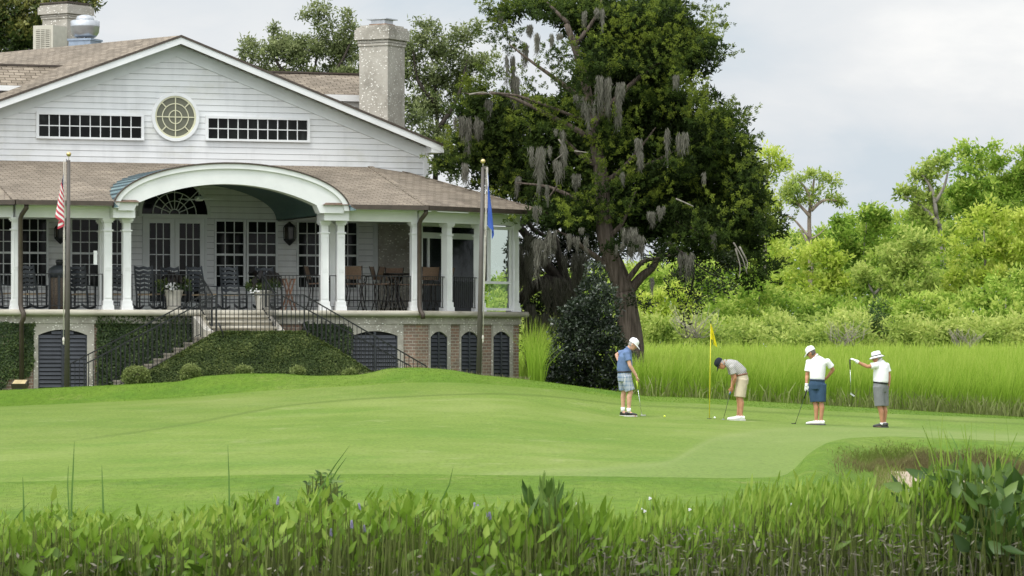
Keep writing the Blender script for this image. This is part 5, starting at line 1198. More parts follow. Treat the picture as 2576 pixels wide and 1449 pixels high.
club((w3(541, 765, .0), w3(506, 862, .0), w3(413, 1134, -.0)), .015, 'dark putter resting on the green by the man in navy shorts', BLKRUB, GRAPH, BLKRUB, (-1, .2, 0), (.10, .03, .025, .035))
b_ = base_at(2221., 1074.7, Y3)
r4, w4 = person(dict(base=b_, k=KZ * Y3, o=(1365, 1165), ax=(.75, .9, 0), hf=(-.95, .12, -.22), hu=(-.1, 0, 1), skin=SK2, girth=1.04, belly=.025,
    J=dict(hip=(1335, 730), waist=(1342, 662), chest=(1345, 515), neck=(1335, 440), head=(1298, 408), sha=(1285, 490, -.14), ela=(1188, 503, -.17), wra=(1078, 450, -.18), shb=(1412, 492, .13), elb=(1440, 605, .15), wrb=(1438, 690, .10),
           hpa=(1312, 742, -.06), kna=(1326, 940, -.07), ana=(1352, 1122, -.06), toa=(1252, 1162, -.06), hpb=(1372, 742, .06), knb=(1380, 940, .07), anb=(1384, 1118, .07), tob=(1290, 1160, .08)),
    handa=((-.86, 0, .5), (0, .2, -1), .45, -1), handb=((-.1, 0, -1), (-.8, 0, 0), .4, 1), glovea=GLOVE, shirt=WHITE, shorts=cloth('grey_shorts', (.185, .19, .195), .12), hem=.96, belt=BLACKC, shoe=GSHOE, sole=SOLED, sock=WHITE, sockh=.02, hair=GREYH, hat=('bucket', WHITE), shades=True, sleeve=.6,
    label='man in white polo, grey shorts and white bucket hat holding a putter out'))
club((w4(998, 425, -.18), w4(1001, 532, -.18), w4(1010, 800, -.18)), .014, 'putter dangling from the gloved hand of the man in the bucket hat', BLKRUB, CHROME, CHROME, (1, -.2, -.6), (.10, .03, .03, .04))
# balls, pin
for x, y, m_, lab in ((1672, 1052, plain('yellow_ball', (.62, .72, .05), .4), 'yellow golf ball between the man in plaid shorts and the flagstick'), (1798, 1053, plain('white_ball', (.8, .8, .8), .35), 'white golf ball just right of the flagstick')):
    p = base_at(x, y, 79.8); o = MB().ell((0, 0, 0), (.0235, .0235, .0235), 14, 10).build('golf_ball', m_); o.location = p + Vector((0, 0, .034)); tag(o, lab, 'golf ball')
p = base_at(1784.3, 1054, 79.9); t = empty('golf_pin', p, 0, 'thin yellow flagstick with a limp yellow flag standing in the hole', 'flagstick'); k = 79.9 / F
tp = Vector((4 * k, 0, (1052 - 808) * k)); YEL = plain('yellow_paint', (.66, .58, .03), .5, 0, .1)
MB().tube([(0, 0, -.1), tp], [.0095, .0085], 8).build('pole', YEL, t); MB().tube([tp + Vector((0, 0, -.04)), tp + Vector((0, 0, .02))], .013, 8).build('pole_tip', BLACKC, t)
MB().lathe([(.054, -.05), (.054, .012)], (0, 0, .0), 14).build('hole_cup', plain('cup_dark', (.05, .06, .03), .9), t)
s_ = NT('yellow_flag'); v_ = s_.coord(); c_ = s_.ramp(s_.noise(s_.mapping(v_, (9, 1, 2)), 1., 3), [(.3, (.60, .50, .01)), (.7, (.80, .74, .03))]); p_ = s_.princ(c_, .8, 0, .1)
tr_ = s_.n('ShaderNodeBsdfTranslucent'); s_.l(c_, tr_.inputs[0]); m_ = s_.n('ShaderNodeMixShader'); m_.inputs[0].default_value = .35; s_.l(p_.outputs[0], m_.inputs[1]); s_.l(tr_.outputs[0], m_.inputs[2]); s_.l(m_.outputs[0], s_.out.inputs[0]); YF_ = s_.m
pts = []; nf, nh = 14, 14
def yfl(f, h): return Vector((4 * k - .005 + (.018 + .035 * h) * f * 2.0 + .02 * math.sin(f * 7) * (.3 + h) + .03 * f * h, -.012 - .03 * math.cos(f * 8) * (.3 + f) * f, tp.z - .05 - (38 * h + (9 + 12 * h) * f ** 1.2) * k))
for j in range(nh + 1):
    for i in range(nf + 1): pts.append(yfl(i / nf, j / nh))
fl = MB().grid(pts, nf + 1).build('flag', YF_, t)
m = MB()
for (fa, ha), (fb, hb) in (((.45, .50), (.62, .42)), ((.62, .42), (.80, .52)), ((.40, .62), (.70, .80)), ((.50, .86), (.66, .90)), ((.72, .86), (.84, .93))): m.bar(yfl(fa, ha) + Vector((0, -.012, 0)), yfl(fb, hb) + Vector((0, -.012, 0)), .006, .012, (0, 1, 0))
m.build('flag_emblem', plain('dark_green_print', (.06, .075, .01), .8), fl)
# ================================================================== trees
M_CEDAR = foliage('cedar_leaves', (.018, .031, .008), (.055, .090, .017), (.20, .25, .036), .32, .7, .12)
M_OAK = foliage('oak_leaves', (.040, .055, .018), (.145, .185, .065), (.32, .36, .16), .4, .6)
M_MAG = foliage('magnolia_leaves', (.012, .022, .008), (.055, .085, .020), (.21, .21, .055), .2, .35)
M_HOLLY = foliage('holly_leaves', (.006, .011, .006), (.017, .028, .014), (.062, .082, .048), .08, .35, .5)
M_SHADE = foliage('shaded_oak_leaves', (.008, .012, .006), (.022, .032, .013), (.06, .08, .03), .15, .5)
M_MOSS = foliage('spanish_moss', (.060, .056, .045), (.175, .168, .138), (.36, .35, .29), .3, .9, .05)
M_F1 = foliage('wood_leaves_yellow', (.12, .21, .022), (.37, .49, .050), (.62, .68, .15), .5, .7, .15)
M_F2 = foliage('wood_leaves_green', (.085, .175, .022), (.275, .425, .055), (.56, .65, .15), .5, .7, .15)
M_F3 = foliage('wood_leaves_grey', (.11, .18, .035), (.33, .44, .085), (.56, .62, .18), .5, .7, .15)
M_F4 = foliage('wood_leaves_dark', (.018, .045, .014), (.050, .095, .026), (.12, .18, .05), .25)
def bark(name, a, b, sc=(9, 9, 1.4)):
    s = NT(name); v = s.coord(); n = s.noise(s.mapping(v, sc), 1., 5, .65); s.princ(s.ramp(n, [(.3, a), (.7, b)]), .9, 0, .15, s.bump(n, .9, .05)); return s.m
M_BARK = bark('cedar_bark', (.035, .027, .021), (.165, .132, .108), (14, 14, 1.1)); M_OBARK = bark('oak_bark', (.020, .017, .014), (.070, .060, .050)); M_GBARK = bark('grey_bark', (.14, .125, .105), (.34, .31, .27)); M_PBARK = bark('pine_bark', (.16, .12, .09), (.36, .30, .25))
za = lambda zx, zy: (1073 + .3704 * zx, .3704 * zy)
zb_ = lambda zx, zy: (1207.5 + .3703 * zx, 469.6 + .3703 * zy)
def limb(m, pts, Y, r0, r1, off, dy=None, n=9):
    q = []
    for i, (x, y) in enumerate(pts): q.append(P(x, y, Y + (0 if dy is None else dy[i])) - off)
    # smooth the path a little
    out = []
    for i in range(len(q) - 1):
        p0, p1, p2, p3 = q[max(0, i - 1)], q[i], q[i + 1], q[min(len(q) - 1, i + 2)]
        for t in (0, .33, .66): out.append(.5 * ((2 * p1) + (p2 - p0) * t + (2 * p0 - 5 * p1 + 4 * p2 - p3) * t * t + (3 * p1 - p0 - 3 * p2 + p3) * t ** 3))
    out.append(q[-1]); k = len(out); m.tube(out, [r0 + (r1 - r0) * i / (k - 1) for i in range(k)], n); return m
CY = 98.0
cb = P(1592, 1012, CY); cb.z = -.3
cedar = empty('cedar_tree', cb, 0, 'huge dark old cedar hung with grey moss, standing right of the clubhouse', 'tree')
m = MB()
limb(m, [(1600, 1030), (1592, 990), (1590, 870), (1578, 790), (1570, 735)], CY, .36, .31, cb)
limb(m, [(1572, 740), (1555, 690), (1535, 640), (1522, 590), (1516, 500), (1512, 440), (1500, 370), (1486, 300), (1478, 230), (1450, 130), (1425, 60)], CY, .30, .08, cb)
m.build('trunk', M_BARK, cedar)
for pts, r0, r1, dy in (([(1575, 745), (1610, 700), (1640, 675), (1655, 650), (1680, 610), (1730, 560)], .21, .10, 0), ([(1560, 725), (1590, 690), (1615, 660), (1650, 650), (1700, 640)], .15, .07, -.8), ([(1550, 700), (1510, 655), (1470, 625), (1440, 600), (1400, 580)], .15, .07, -.6), ([(1525, 600), (1560, 570), (1580, 530), (1600, 480)], .13, .06, -.7),
          ([(1508, 420), (1460, 390), (1430, 360), (1415, 345)], .13, .05, -.9), ([(1490, 320), (1530, 270), (1590, 210), (1640, 170), (1690, 140)], .16, .06, .2), ([(1478, 240), (1455, 170), (1430, 70)], .12, .06, -.6), ([(1515, 480), (1580, 440), (1660, 400), (1720, 370)], .14, .06, .4), ([(1518, 520), (1450, 500), (1380, 470), (1300, 460)], .14, .05, .5),
          ([(1516, 460), (1560, 430), (1620, 360), (1650, 320)], .12, .05, -.5), ([(1495, 350), (1400, 300), (1300, 250), (1230, 230)], .13, .05, .3), ([(1480, 260), (1400, 200), (1330, 150), (1280, 110)], .11, .05, 0), ([(1430, 60), (1390, 20), (1350, -20)], .09, .04, 0), ([(1450, 110), (1500, 40), (1520, -30)], .10, .05, .2),
          ([(1460, 300), (1300, 240), (1190, 237), (1165, 233)], .07, .02, -.9), ([(1700, 560), (1770, 590), (1830, 640), (1870, 670)], .08, .03, -1.4), ([(1400, 470), (1380, 500), (1400, 470)], .05, .04, -1.2)):
    limb(MB(), pts, CY, r0 * .72, r1 * .28, cb, [dy * i / len(pts) for i in range(len(pts))], 8).build('limb', M_BARK, cedar)
B1 = [(470, 60, 60, 60, 5), (450, 130, 60, 70, 5), (470, 270, 70, 90, 5), (560, 230, 90, 90, 4), (560, 340, 60, 60, 5), (620, 40, 100, 60, 5), (900, 30, 140, 50, 4), (870, 120, 70, 60, 3), (1000, 60, 140, 60, 3), (1150, 80, 140, 80, 4), (1300, 60, 190, 80, 5), (1550, 60, 170, 60, 6), (1750, 40, 55, 55, 5), (1700, 110, 100, 55, 5),
      (1250, 280, 180, 120, 7), (1400, 190, 210, 100, 7), (1550, 150, 190, 80, 8), (1620, 260, 150, 90, 6), (1400, 340, 210, 110, 6), (1130, 400, 110, 90, 6), (1250, 470, 190, 80, 6), (1450, 430, 140, 90, 5), (1830, 250, 115, 65, 6), (1950, 270, 100, 55, 7), (1900, 390, 110, 60, 5), (1780, 330, 90, 60, 6), (1680, 420, 90, 70, 4), (1880, 450, 75, 35, 3), (1860, 180, 45, 25, 6),
      (870, 400, 80, 60, 3), (920, 470, 100, 60, 4), (1000, 520, 110, 70, 3), (1180, 540, 110, 50, 4), (1600, 490, 80, 60, 4), (1700, 600, 80, 70, 5), (1740, 640, 60, 65, 5), (1650, 650, 85, 80, 4), (1870, 655, 55, 35, 6), (1920, 720, 85, 50, 7), (2080, 750, 50, 65, 6), (2110, 830, 55, 50, 6), (1750, 800, 150, 60, 7), (1950, 830, 140, 80, 6), (2050, 900, 120, 80, 6), (1900, 930, 140, 80, 5), (2130, 990, 75, 55, 5), (2020, 1010, 140, 80, 4), (1850, 1030, 140, 80, 3), (2200, 1180, 110, 90, 4), (2100, 1230, 170, 110, 3), (2240, 1280, 95, 85, 4), (2000, 1150, 190, 100, 3),
      (900, 700, 110, 60, 6), (800, 770, 115, 70, 6), (750, 860, 115, 70, 6), (880, 830, 115, 65, 6), (1350, 650, 140, 80, 3), (1300, 900, 130, 70, 3), (1420, 830, 110, 90, 2), (1560, 720, 110, 80, 3), (1160, 1010, 70, 32, 5), (1290, 990, 100, 50, 5), (1260, 1250, 90, 50, 4), (1550, 1200, 220, 130, 5), (1620, 1110, 190, 70, 4), (1800, 1200, 190, 130, 2), (1500, 1350, 190, 70, 5), (1100, 1400, 190, 50, 6),
      (370, 570, 75, 45, 7), (220, 640, 105, 50, 5), (270, 720, 105, 65, 5), (490, 540, 55, 50, 4), (500, 660, 55, 45, 3), (650, 760, 95, 70, 5), (500, 800, 115, 55, 3), (430, 900, 125, 70, 3), (620, 920, 125, 70, 3), (270, 1010, 130, 70, 5), (250, 1100, 150, 70, 3), (130, 1120, 75, 32, 5), (480, 1120, 140, 75, 3), (600, 1180, 120, 85, 4), (500, 1260, 120, 65, 5), (570, 1350, 110, 65, 5), (700, 1010, 110, 70, 4), (350, 1200, 110, 70, 2), (740, 620, 80, 60, 3), (1040, 620, 90, 60, 3)]
B2 = [(600, 230, 105, 75, 7), (720, 150, 120, 55, 7), (800, 220, 120, 65, 6), (700, 280, 110, 45, 5), (1150, 100, 140, 75, 5), (1300, 150, 190, 100, 4), (1500, 100, 190, 100, 3), (1650, 170, 140, 75, 7), (1750, 150, 170, 100, 4), (1950, 230, 115, 85, 4), (1990, 300, 70, 50, 4), (1500, 320, 230, 110, 3), (1750, 350, 210, 100, 3), (1930, 310, 100, 70, 3), (1300, 420, 170, 80, 2), (1450, 460, 140, 70, 2), (1800, 490, 140, 90, 3), (1890, 590, 85, 60, 3), (1940, 540, 70, 50, 3), (1600, 420, 150, 80, 2), (1100, 300, 150, 70, 2), (950, 160, 110, 60, 2), (300, 130, 120, 60, 3), (420, 230, 110, 60, 2), (1000, 380, 120, 60, 1)]
rg = np.random.default_rng(5); blobs = []
for L_, fn, sc_ in ((B1, za, .3704), (B2, zb_, .3703)):
    for zx, zy, rx, ry, tn in L_:
        x, y = fn(zx, zy); Y = CY + rg.uniform(-2.3, .7) - (.5 if tn >= 6 else 0)
        if x < 1345: Y = max(Y, 100.6 if y > 330 else 99.5)
        p = P(x, y, Y) - cb; k = sc_ * Y / F; blobs.append((p.x, p.y, p.z, rx * k * .92, (rx + ry) * .5 * k * 1.15, ry * k * .80, .08 + .105 * tn))  # lobe tone paints lit and shaded clumps into the leaf colour
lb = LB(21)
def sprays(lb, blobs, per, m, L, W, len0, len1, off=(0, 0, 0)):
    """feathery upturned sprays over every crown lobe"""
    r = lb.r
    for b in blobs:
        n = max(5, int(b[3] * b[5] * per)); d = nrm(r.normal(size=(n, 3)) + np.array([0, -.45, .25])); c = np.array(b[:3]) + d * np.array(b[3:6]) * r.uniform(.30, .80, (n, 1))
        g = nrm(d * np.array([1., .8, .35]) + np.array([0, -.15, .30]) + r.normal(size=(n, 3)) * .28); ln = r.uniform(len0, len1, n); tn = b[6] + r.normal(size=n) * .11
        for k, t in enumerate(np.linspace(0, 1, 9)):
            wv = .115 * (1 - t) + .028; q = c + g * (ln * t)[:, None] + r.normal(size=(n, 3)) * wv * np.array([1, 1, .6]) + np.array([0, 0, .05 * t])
            lb.tufts(q, g + np.array([0, 0, .25]), m, .7, L, W, tn + .30 * (t - .45) + .38 * d[:, 2] + .05 * r.normal(size=n), .042, .06)  # sunlit upper sides and tips put into the spray tint
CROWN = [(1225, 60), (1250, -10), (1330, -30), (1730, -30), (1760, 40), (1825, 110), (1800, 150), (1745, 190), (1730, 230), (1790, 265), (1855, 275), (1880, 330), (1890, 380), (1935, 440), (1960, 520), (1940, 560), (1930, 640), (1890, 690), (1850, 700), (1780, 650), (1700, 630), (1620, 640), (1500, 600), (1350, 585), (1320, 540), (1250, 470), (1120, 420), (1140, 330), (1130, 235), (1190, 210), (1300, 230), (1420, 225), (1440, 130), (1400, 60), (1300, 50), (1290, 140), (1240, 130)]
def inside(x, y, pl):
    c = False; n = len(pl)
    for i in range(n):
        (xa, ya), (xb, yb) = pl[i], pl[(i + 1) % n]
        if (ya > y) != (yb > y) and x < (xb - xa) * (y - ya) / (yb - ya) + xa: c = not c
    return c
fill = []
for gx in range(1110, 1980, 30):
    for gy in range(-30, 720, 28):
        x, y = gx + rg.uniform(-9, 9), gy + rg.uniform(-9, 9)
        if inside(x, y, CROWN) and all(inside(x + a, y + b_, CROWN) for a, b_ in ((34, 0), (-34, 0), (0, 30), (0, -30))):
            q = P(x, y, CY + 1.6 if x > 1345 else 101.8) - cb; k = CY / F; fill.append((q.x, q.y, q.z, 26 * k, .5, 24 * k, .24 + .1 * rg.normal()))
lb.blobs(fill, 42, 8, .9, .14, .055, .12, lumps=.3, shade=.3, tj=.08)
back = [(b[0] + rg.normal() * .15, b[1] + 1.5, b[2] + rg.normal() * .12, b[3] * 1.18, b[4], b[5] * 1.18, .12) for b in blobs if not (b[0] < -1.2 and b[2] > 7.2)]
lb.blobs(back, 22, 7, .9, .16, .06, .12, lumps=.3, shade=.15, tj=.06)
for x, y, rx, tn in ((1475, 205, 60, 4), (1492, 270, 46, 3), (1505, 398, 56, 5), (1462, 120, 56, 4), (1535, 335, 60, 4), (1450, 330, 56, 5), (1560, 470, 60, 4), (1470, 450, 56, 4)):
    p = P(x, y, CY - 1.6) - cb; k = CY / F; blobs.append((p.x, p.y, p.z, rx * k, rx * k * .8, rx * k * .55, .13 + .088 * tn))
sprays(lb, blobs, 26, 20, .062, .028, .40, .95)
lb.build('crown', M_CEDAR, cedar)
# hanging moss
def moss(name, x, y, wd, ln, Y, parent, off, seed, tone=.5, dens=1.):
    lb = LB(seed); r = lb.r; k = Y / F; m = int(max(3, wd * .16)); cx = r.normal(size=m) * wd * .32; cl_ = ln * (.45 + .65 * r.uniform(0, 1, m)) * np.exp(-(cx / (wd * .7)) ** 2)
    n = int(max(30, wd * 6. * dens)); g = r.integers(0, m, n); xs = cx[g] + r.normal(size=n) * wd * .07; ys = r.uniform(-.05, .12, n) * ln; Ls = cl_[g] * r.uniform(.45, 1.1, n)
    C = np.array([P(x + a, y + b, Y) - off for a, b in zip(xs, ys)]) + r.normal(size=(n, 3)) * np.array([0, .22, 0]); ph = r.uniform(0, 6, n); px_ = (cx[g] - xs) * k
    for s_ in range(5):
        f = s_ / 5; q = C.copy(); q[:, 2] -= Ls * k * f; q[:, 0] += .02 * np.sin(ph + s_ * 1.7) + px_ * f * .8 + r.normal(size=n) * .012
        D = np.stack([r.normal(size=n) * .24 + px_ * .5, r.normal(size=n) * .2, -np.ones(n)], 1); lb.leaves(q, D, Ls * k * .34 + .03, r.uniform(.007, .021, n) * (1.1 - .5 * f), tone + r.normal(size=n) * .16 - .10 * f, up=np.array([[0, -1., 0]]))
    return lb.build(name, M_MOSS, parent)
MS = [(505, 80, 25, 90), (600, 170, 120, 120), (570, 380, 90, 260), (600, 520, 110, 160), (660, 300, 60, 220), (740, 230, 70, 200), (780, 300, 70, 220), (850, 230, 110, 150), (690, 170, 80, 100), (1160, 520, 90, 240), (1240, 530, 60, 220), (1210, 600, 60, 250), (1300, 560, 90, 180), (1700, 510, 55, 100), (1040, 650, 80, 150), (1300, 700, 60, 200), (1260, 780, 70, 160), (240, 790, 90, 180), (300, 800, 120, 230), (350, 820, 80, 120), (430, 680, 80, 110), (620, 600, 110, 150), (690, 660, 80, 120), (710, 830, 40, 80), (930, 880, 70, 130), (760, 1000, 110, 220), (830, 1150, 70, 230), (900, 1090, 80, 170), (940, 980, 50, 160), (260, 1110, 45, 190), (620, 1200, 50, 120), (800, 1330, 60, 130), (1450, 940, 60, 160), (1440, 1030, 70, 100), (1630, 880, 50, 200), (1740, 900, 70, 190), (1780, 920, 60, 130), (1340, 1170, 25, 80), (1890, 1170, 20, 120), (1590, 1400, 50, 80), (1100, 700, 60, 200), (520, 880, 110, 120), (1015, 1180, 50, 120), (1080, 80, 90, 120), (1190, 60, 60, 120)]
MS2 = [(460, -10, 45, 110), (430, 80, 60, 190), (380, 130, 40, 140), (480, 300, 70, 230), (600, 320, 50, 90), (690, 340, 80, 160), (720, 350, 60, 120), (1010, 280, 140, 190), (1080, 330, 90, 160), (1170, 170, 60, 110), (1230, 150, 40, 120), (1610, 290, 60, 110), (1390, 450, 110, 170), (1430, 470, 50, 220), (1590, 300, 30, 130), (1155, 620, 30, 130), (1225, 560, 40, 150), (680, 280, 60, 40), (950, 390, 60, 120), (400, 350, 90, 220), (330, 330, 80, 260)]
i = 0
for L_, fn in ((MS, za), (MS2, zb_)):
    for zx, zy, w_, l_ in L_:
        x, y = fn(zx, zy); Y = CY - 2.1 if x > 1345 else 99.8; i += 1
        if i % 5 == 2: continue
        moss('moss_foliage', x, y, w_ * .40 * rg.uniform(.55, .95), l_ * .42 * rg.uniform(.8, 1.15), Y, cedar, cb, 100 + i, .44 if fn is za else .36, .8)
# dead twigs poking out of the crown
m = MB()
for pts in ([(1845, 610), (1868, 650), (1880, 690)], [(1850, 625), (1862, 670), (1858, 700)], [(1860, 620), (1880, 660), (1876, 682)], [(1700, 500), (1735, 515), (1745, 520)], [(1445, 380), (1480, 384)], [(1405, 350), (1420, 380), (1392, 405)], [(1180, 238), (1215, 232), (1240, 240)]): limb(m, pts, CY - 2.4, .025, .008, cb, None, 5)
m.build('dead_twigs', M_GBARK, cedar)

# dark live oak behind the cedar, its big arching limb and mossy curtain left of the holly
ob = P(1400, 960, 104.); ob.z = -.4
oak = empty('live_oak', ob, 0, 'dark live oak with arching black limb behind the holly, beside the brick wing', 'tree')
m = MB(); limb(m, [(1460, 1000), (1455, 900), (1440, 760), (1415, 715)], 104, .42, .30, ob); m.build('trunk', M_OBARK, oak)
for pts, r0, r1 in (([(1450, 770), (1430, 735), (1405, 712), (1375, 708), (1340, 725), (1310, 752), (1285, 770)], .26, .14), ([(1440, 750), (1420, 690), (1405, 640), (1398, 610), (1392, 585)], .14, .08), ([(1420, 720), (1370, 660), (1330, 600), (1290, 550)], .18, .09), ([(1340, 725), (1320, 690), (1300, 680)], .09, .05), ([(1330, 560), (1345, 580), (1375, 595), (1395, 600)], .07, .05)): limb(MB(), pts, 103, r0, r1, ob, None, 8).build('limb', M_OBARK, oak)
lb = LB(31); bl = []
for x, y, rx, ry, t in ((1330, 640, 60, 50, .35), (1390, 650, 60, 60, .25), (1440, 630, 60, 70, .3), (1500, 610, 70, 60, .25), (1340, 560, 60, 60, .3), (1420, 540, 80, 60, .25), (1320, 790, 40, 45, .35), (1360, 770, 45, 50, .3), (1390, 800, 45, 60, .35), (1300, 700, 30, 50, .3), (1345, 850, 30, 50, .35), (1400, 740, 40, 40, .2)):
    p = P(x, y, 104.5) - ob; k = 104.5 / F; bl.append((p.x, p.y, p.z, rx * k, rx * k, ry * k, t))
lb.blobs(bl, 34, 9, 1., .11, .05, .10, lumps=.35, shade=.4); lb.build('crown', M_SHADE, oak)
for j, (x, y, w_, l_) in enumerate(((1340, 770, 40, 170), (1365, 790, 50, 170), (1390, 800, 45, 130), (1330, 850, 20, 80), (1350, 830, 30, 100), (1395, 700, 60, 130), (1330, 640, 60, 120), (1300, 620, 40, 110), (1450, 640, 60, 110), (1370, 880, 16, 60))): moss('moss_foliage', x, y, w_, l_, 102.2, oak, ob, 300 + j, .30, 1.3)
# hanging oak branch right of the trunk
lb = LB(33); bl = []
for x, y, rx, ry, t in ((1740, 690, 40, 34, .45), (1700, 720, 35, 40, .4), (1760, 730, 45, 30, .45), (1790, 700, 35, 30, .5), (1735, 765, 30, 28, .45), (1720, 800, 16, 20, .4), (1830, 665, 35, 35, .5), (1620, 770, 30, 18, .4), (1590, 755, 26, 20, .35), (1830, 720, 26, 20, .5), (1650, 660, 30, 30, .3)):
    p = P(x, y, 96.) - cb; k = 96. / F; bl.append((p.x, p.y, p.z, rx * k, rx * k, ry * k, t))
lb.blobs(bl, 26, 6, 1., .10, .042, .10, lumps=.4, shade=.4); lb.build('low_branch_leaves', M_SHADE, cedar)
m = MB(); limb(m, [(1680, 610), (1730, 650), (1745, 700), (1725, 770)], 96.3, .05, .015, cb, None, 6); limb(m, [(1730, 650), (1790, 690), (1830, 700)], 96.3, .03, .012, cb, None, 6); limb(m, [(1585, 740), (1600, 760), (1630, 772)], 96.6, .03, .012, cb, None, 6); m.build('low_branch', M_OBARK, cedar)

# holly bush
hbz = P(1472, 990, 93.); hol = empty('holly_bush', (hbz.x, 93., gz(hbz.x, 93.)), 0, 'dense dark conical holly in front of the cedar trunk', 'bush'); ho = Vector(hol.location)
lb = LB(41); bl = []
for x, y, rx, ry, t in ((1497, 690, 28, 32, .6), (1490, 735, 50, 40, .55), (1515, 760, 45, 40, .55), (1465, 780, 50, 40, .5), (1500, 800, 60, 45, .5), (1450, 825, 55, 45, .5), (1510, 840, 60, 45, .45), (1430, 870, 55, 45, .45), (1480, 880, 70, 50, .45), (1535, 880, 50, 45, .42), (1415, 920, 50, 45, .42), (1470, 935, 70, 50, .4), (1530, 935, 55, 50, .4), (1400, 955, 38, 30, .4), (1440, 965, 55, 30, .35), (1500, 965, 60, 28, .35), (1560, 960, 38, 30, .4), (1580, 900, 22, 18, .4), (1586, 985, 20, 10, .4)):
    p = P(x, y, 93. + rg.uniform(-.4, .4)) - ho; k = 93. / F; bl.append((p.x, p.y, p.z, rx * k, rx * k, ry * k, t))
lb.blobs(bl, 62, 8, .9, .095, .045, .07, lumps=.3, shade=.42); lb.build('foliage', M_HOLLY, hol)
MB().tube([(0, 0, -.3), (.05, 0, 1.2), (.2, 0, 2.6)], [.09, .06, .02], 8).build('stem', M_OBARK, hol)

def simple_tree(name, label, cat, xb, yb, Y, lobes, mat, dens, m_, L, W, reach, trunk, tb, seed, group=None, shade=.5, lumps=.3, limbs=(), zbase=None, spread=.9, sub=0):
    b = P(xb, yb, Y); b.z = zbase if zbase is not None else b.z; t = empty(name, b, 0, label, cat, group); k = Y / F
    lb = LB(seed); bl = []; r = lb.r
    for q in lobes:
        x, y, rx, ry = q[:4]; tn = q[4] if len(q) > 4 else .5; p = P(x, y, Y + r.uniform(-.6, .6) * rx * k) - b; bl.append((p.x, p.y, p.z, rx * k, rx * k * .9, ry * k, tn))
    if sub:
        fb = []
        for c in bl:
            for _ in range(max(4, int(c[3] * c[5] * sub))):
                d = nrm(r.normal(size=3) + np.array([0, -.5, .3])); q = r.uniform(.35, 1.); rr = r.uniform(.24, .42) * min(c[3], c[5]) ** .5
                fb.append((c[0] + d[0] * c[3] * q, c[1] + d[1] * c[4] * q, c[2] + d[2] * c[5] * q, rr * 1.15, rr * 1.1, rr * .85, c[6] + .14 * d[2] + r.normal() * .07))
        bl = fb
    lb.blobs(bl, dens, m_, spread, L, W, reach, lumps=lumps, shade=shade); lb.build('crown', mat, t)
    if trunk:
        m = MB(); limb(m, trunk, Y, trunk_r(trunk, k), .3 * trunk_r(trunk, k), b); m.build('trunk', tb, t)
    for pts, r0, r1 in limbs: limb(MB(), pts, Y - .3, r0, r1, b, None, 7).build('limb', tb, t)
    return t
def trunk_r(tr, k): return max(.07, min(.24, (tr[0][1] - tr[-1][1]) * k * .020))
# live oaks beyond the clubhouse roof
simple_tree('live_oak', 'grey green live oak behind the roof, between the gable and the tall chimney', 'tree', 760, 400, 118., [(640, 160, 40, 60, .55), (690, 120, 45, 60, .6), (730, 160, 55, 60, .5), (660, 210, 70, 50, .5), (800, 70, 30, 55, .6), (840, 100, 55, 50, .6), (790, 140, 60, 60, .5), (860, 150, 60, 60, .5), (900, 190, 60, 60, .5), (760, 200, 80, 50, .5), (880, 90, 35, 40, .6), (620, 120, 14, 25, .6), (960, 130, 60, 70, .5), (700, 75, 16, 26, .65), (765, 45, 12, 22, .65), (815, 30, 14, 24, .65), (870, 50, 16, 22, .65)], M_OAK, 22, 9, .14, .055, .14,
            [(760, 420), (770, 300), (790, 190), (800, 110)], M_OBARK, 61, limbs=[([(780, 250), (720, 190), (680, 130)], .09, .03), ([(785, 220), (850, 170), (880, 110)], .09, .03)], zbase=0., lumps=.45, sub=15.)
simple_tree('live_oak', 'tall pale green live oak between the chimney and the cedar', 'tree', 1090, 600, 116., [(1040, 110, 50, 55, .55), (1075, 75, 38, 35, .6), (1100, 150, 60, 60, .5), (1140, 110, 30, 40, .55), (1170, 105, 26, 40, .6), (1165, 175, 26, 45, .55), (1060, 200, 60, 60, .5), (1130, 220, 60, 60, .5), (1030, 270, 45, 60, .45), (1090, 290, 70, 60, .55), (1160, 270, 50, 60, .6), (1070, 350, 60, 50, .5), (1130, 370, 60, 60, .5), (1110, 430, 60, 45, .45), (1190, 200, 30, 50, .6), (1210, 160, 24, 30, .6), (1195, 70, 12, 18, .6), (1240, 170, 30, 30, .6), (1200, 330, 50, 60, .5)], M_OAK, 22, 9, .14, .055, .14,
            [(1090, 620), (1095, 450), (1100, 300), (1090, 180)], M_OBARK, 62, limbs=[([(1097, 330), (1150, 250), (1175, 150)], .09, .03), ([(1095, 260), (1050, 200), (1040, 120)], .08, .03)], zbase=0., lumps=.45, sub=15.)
simple_tree('magnolia_tree', 'glossy magnolia with yellowish leaf tips behind the left chimney', 'tree', 30, 400, 121., [(20, 30, 50, 40, .6), (80, 30, 40, 35, .6), (140, 15, 40, 30, .65), (30, 90, 50, 40, .5), (90, 85, 40, 40, .5), (60, 110, 60, 40, .5), (200, 5, 50, 14, .65), (-30, 60, 60, 60, .5), (130, 70, 40, 40, .4), (100, 120, 30, 25, .45)], M_MAG, 34, 8, .19, .085, .14, [(30, 420), (35, 250), (40, 60)], M_OBARK, 63, zbase=0., lumps=.4)

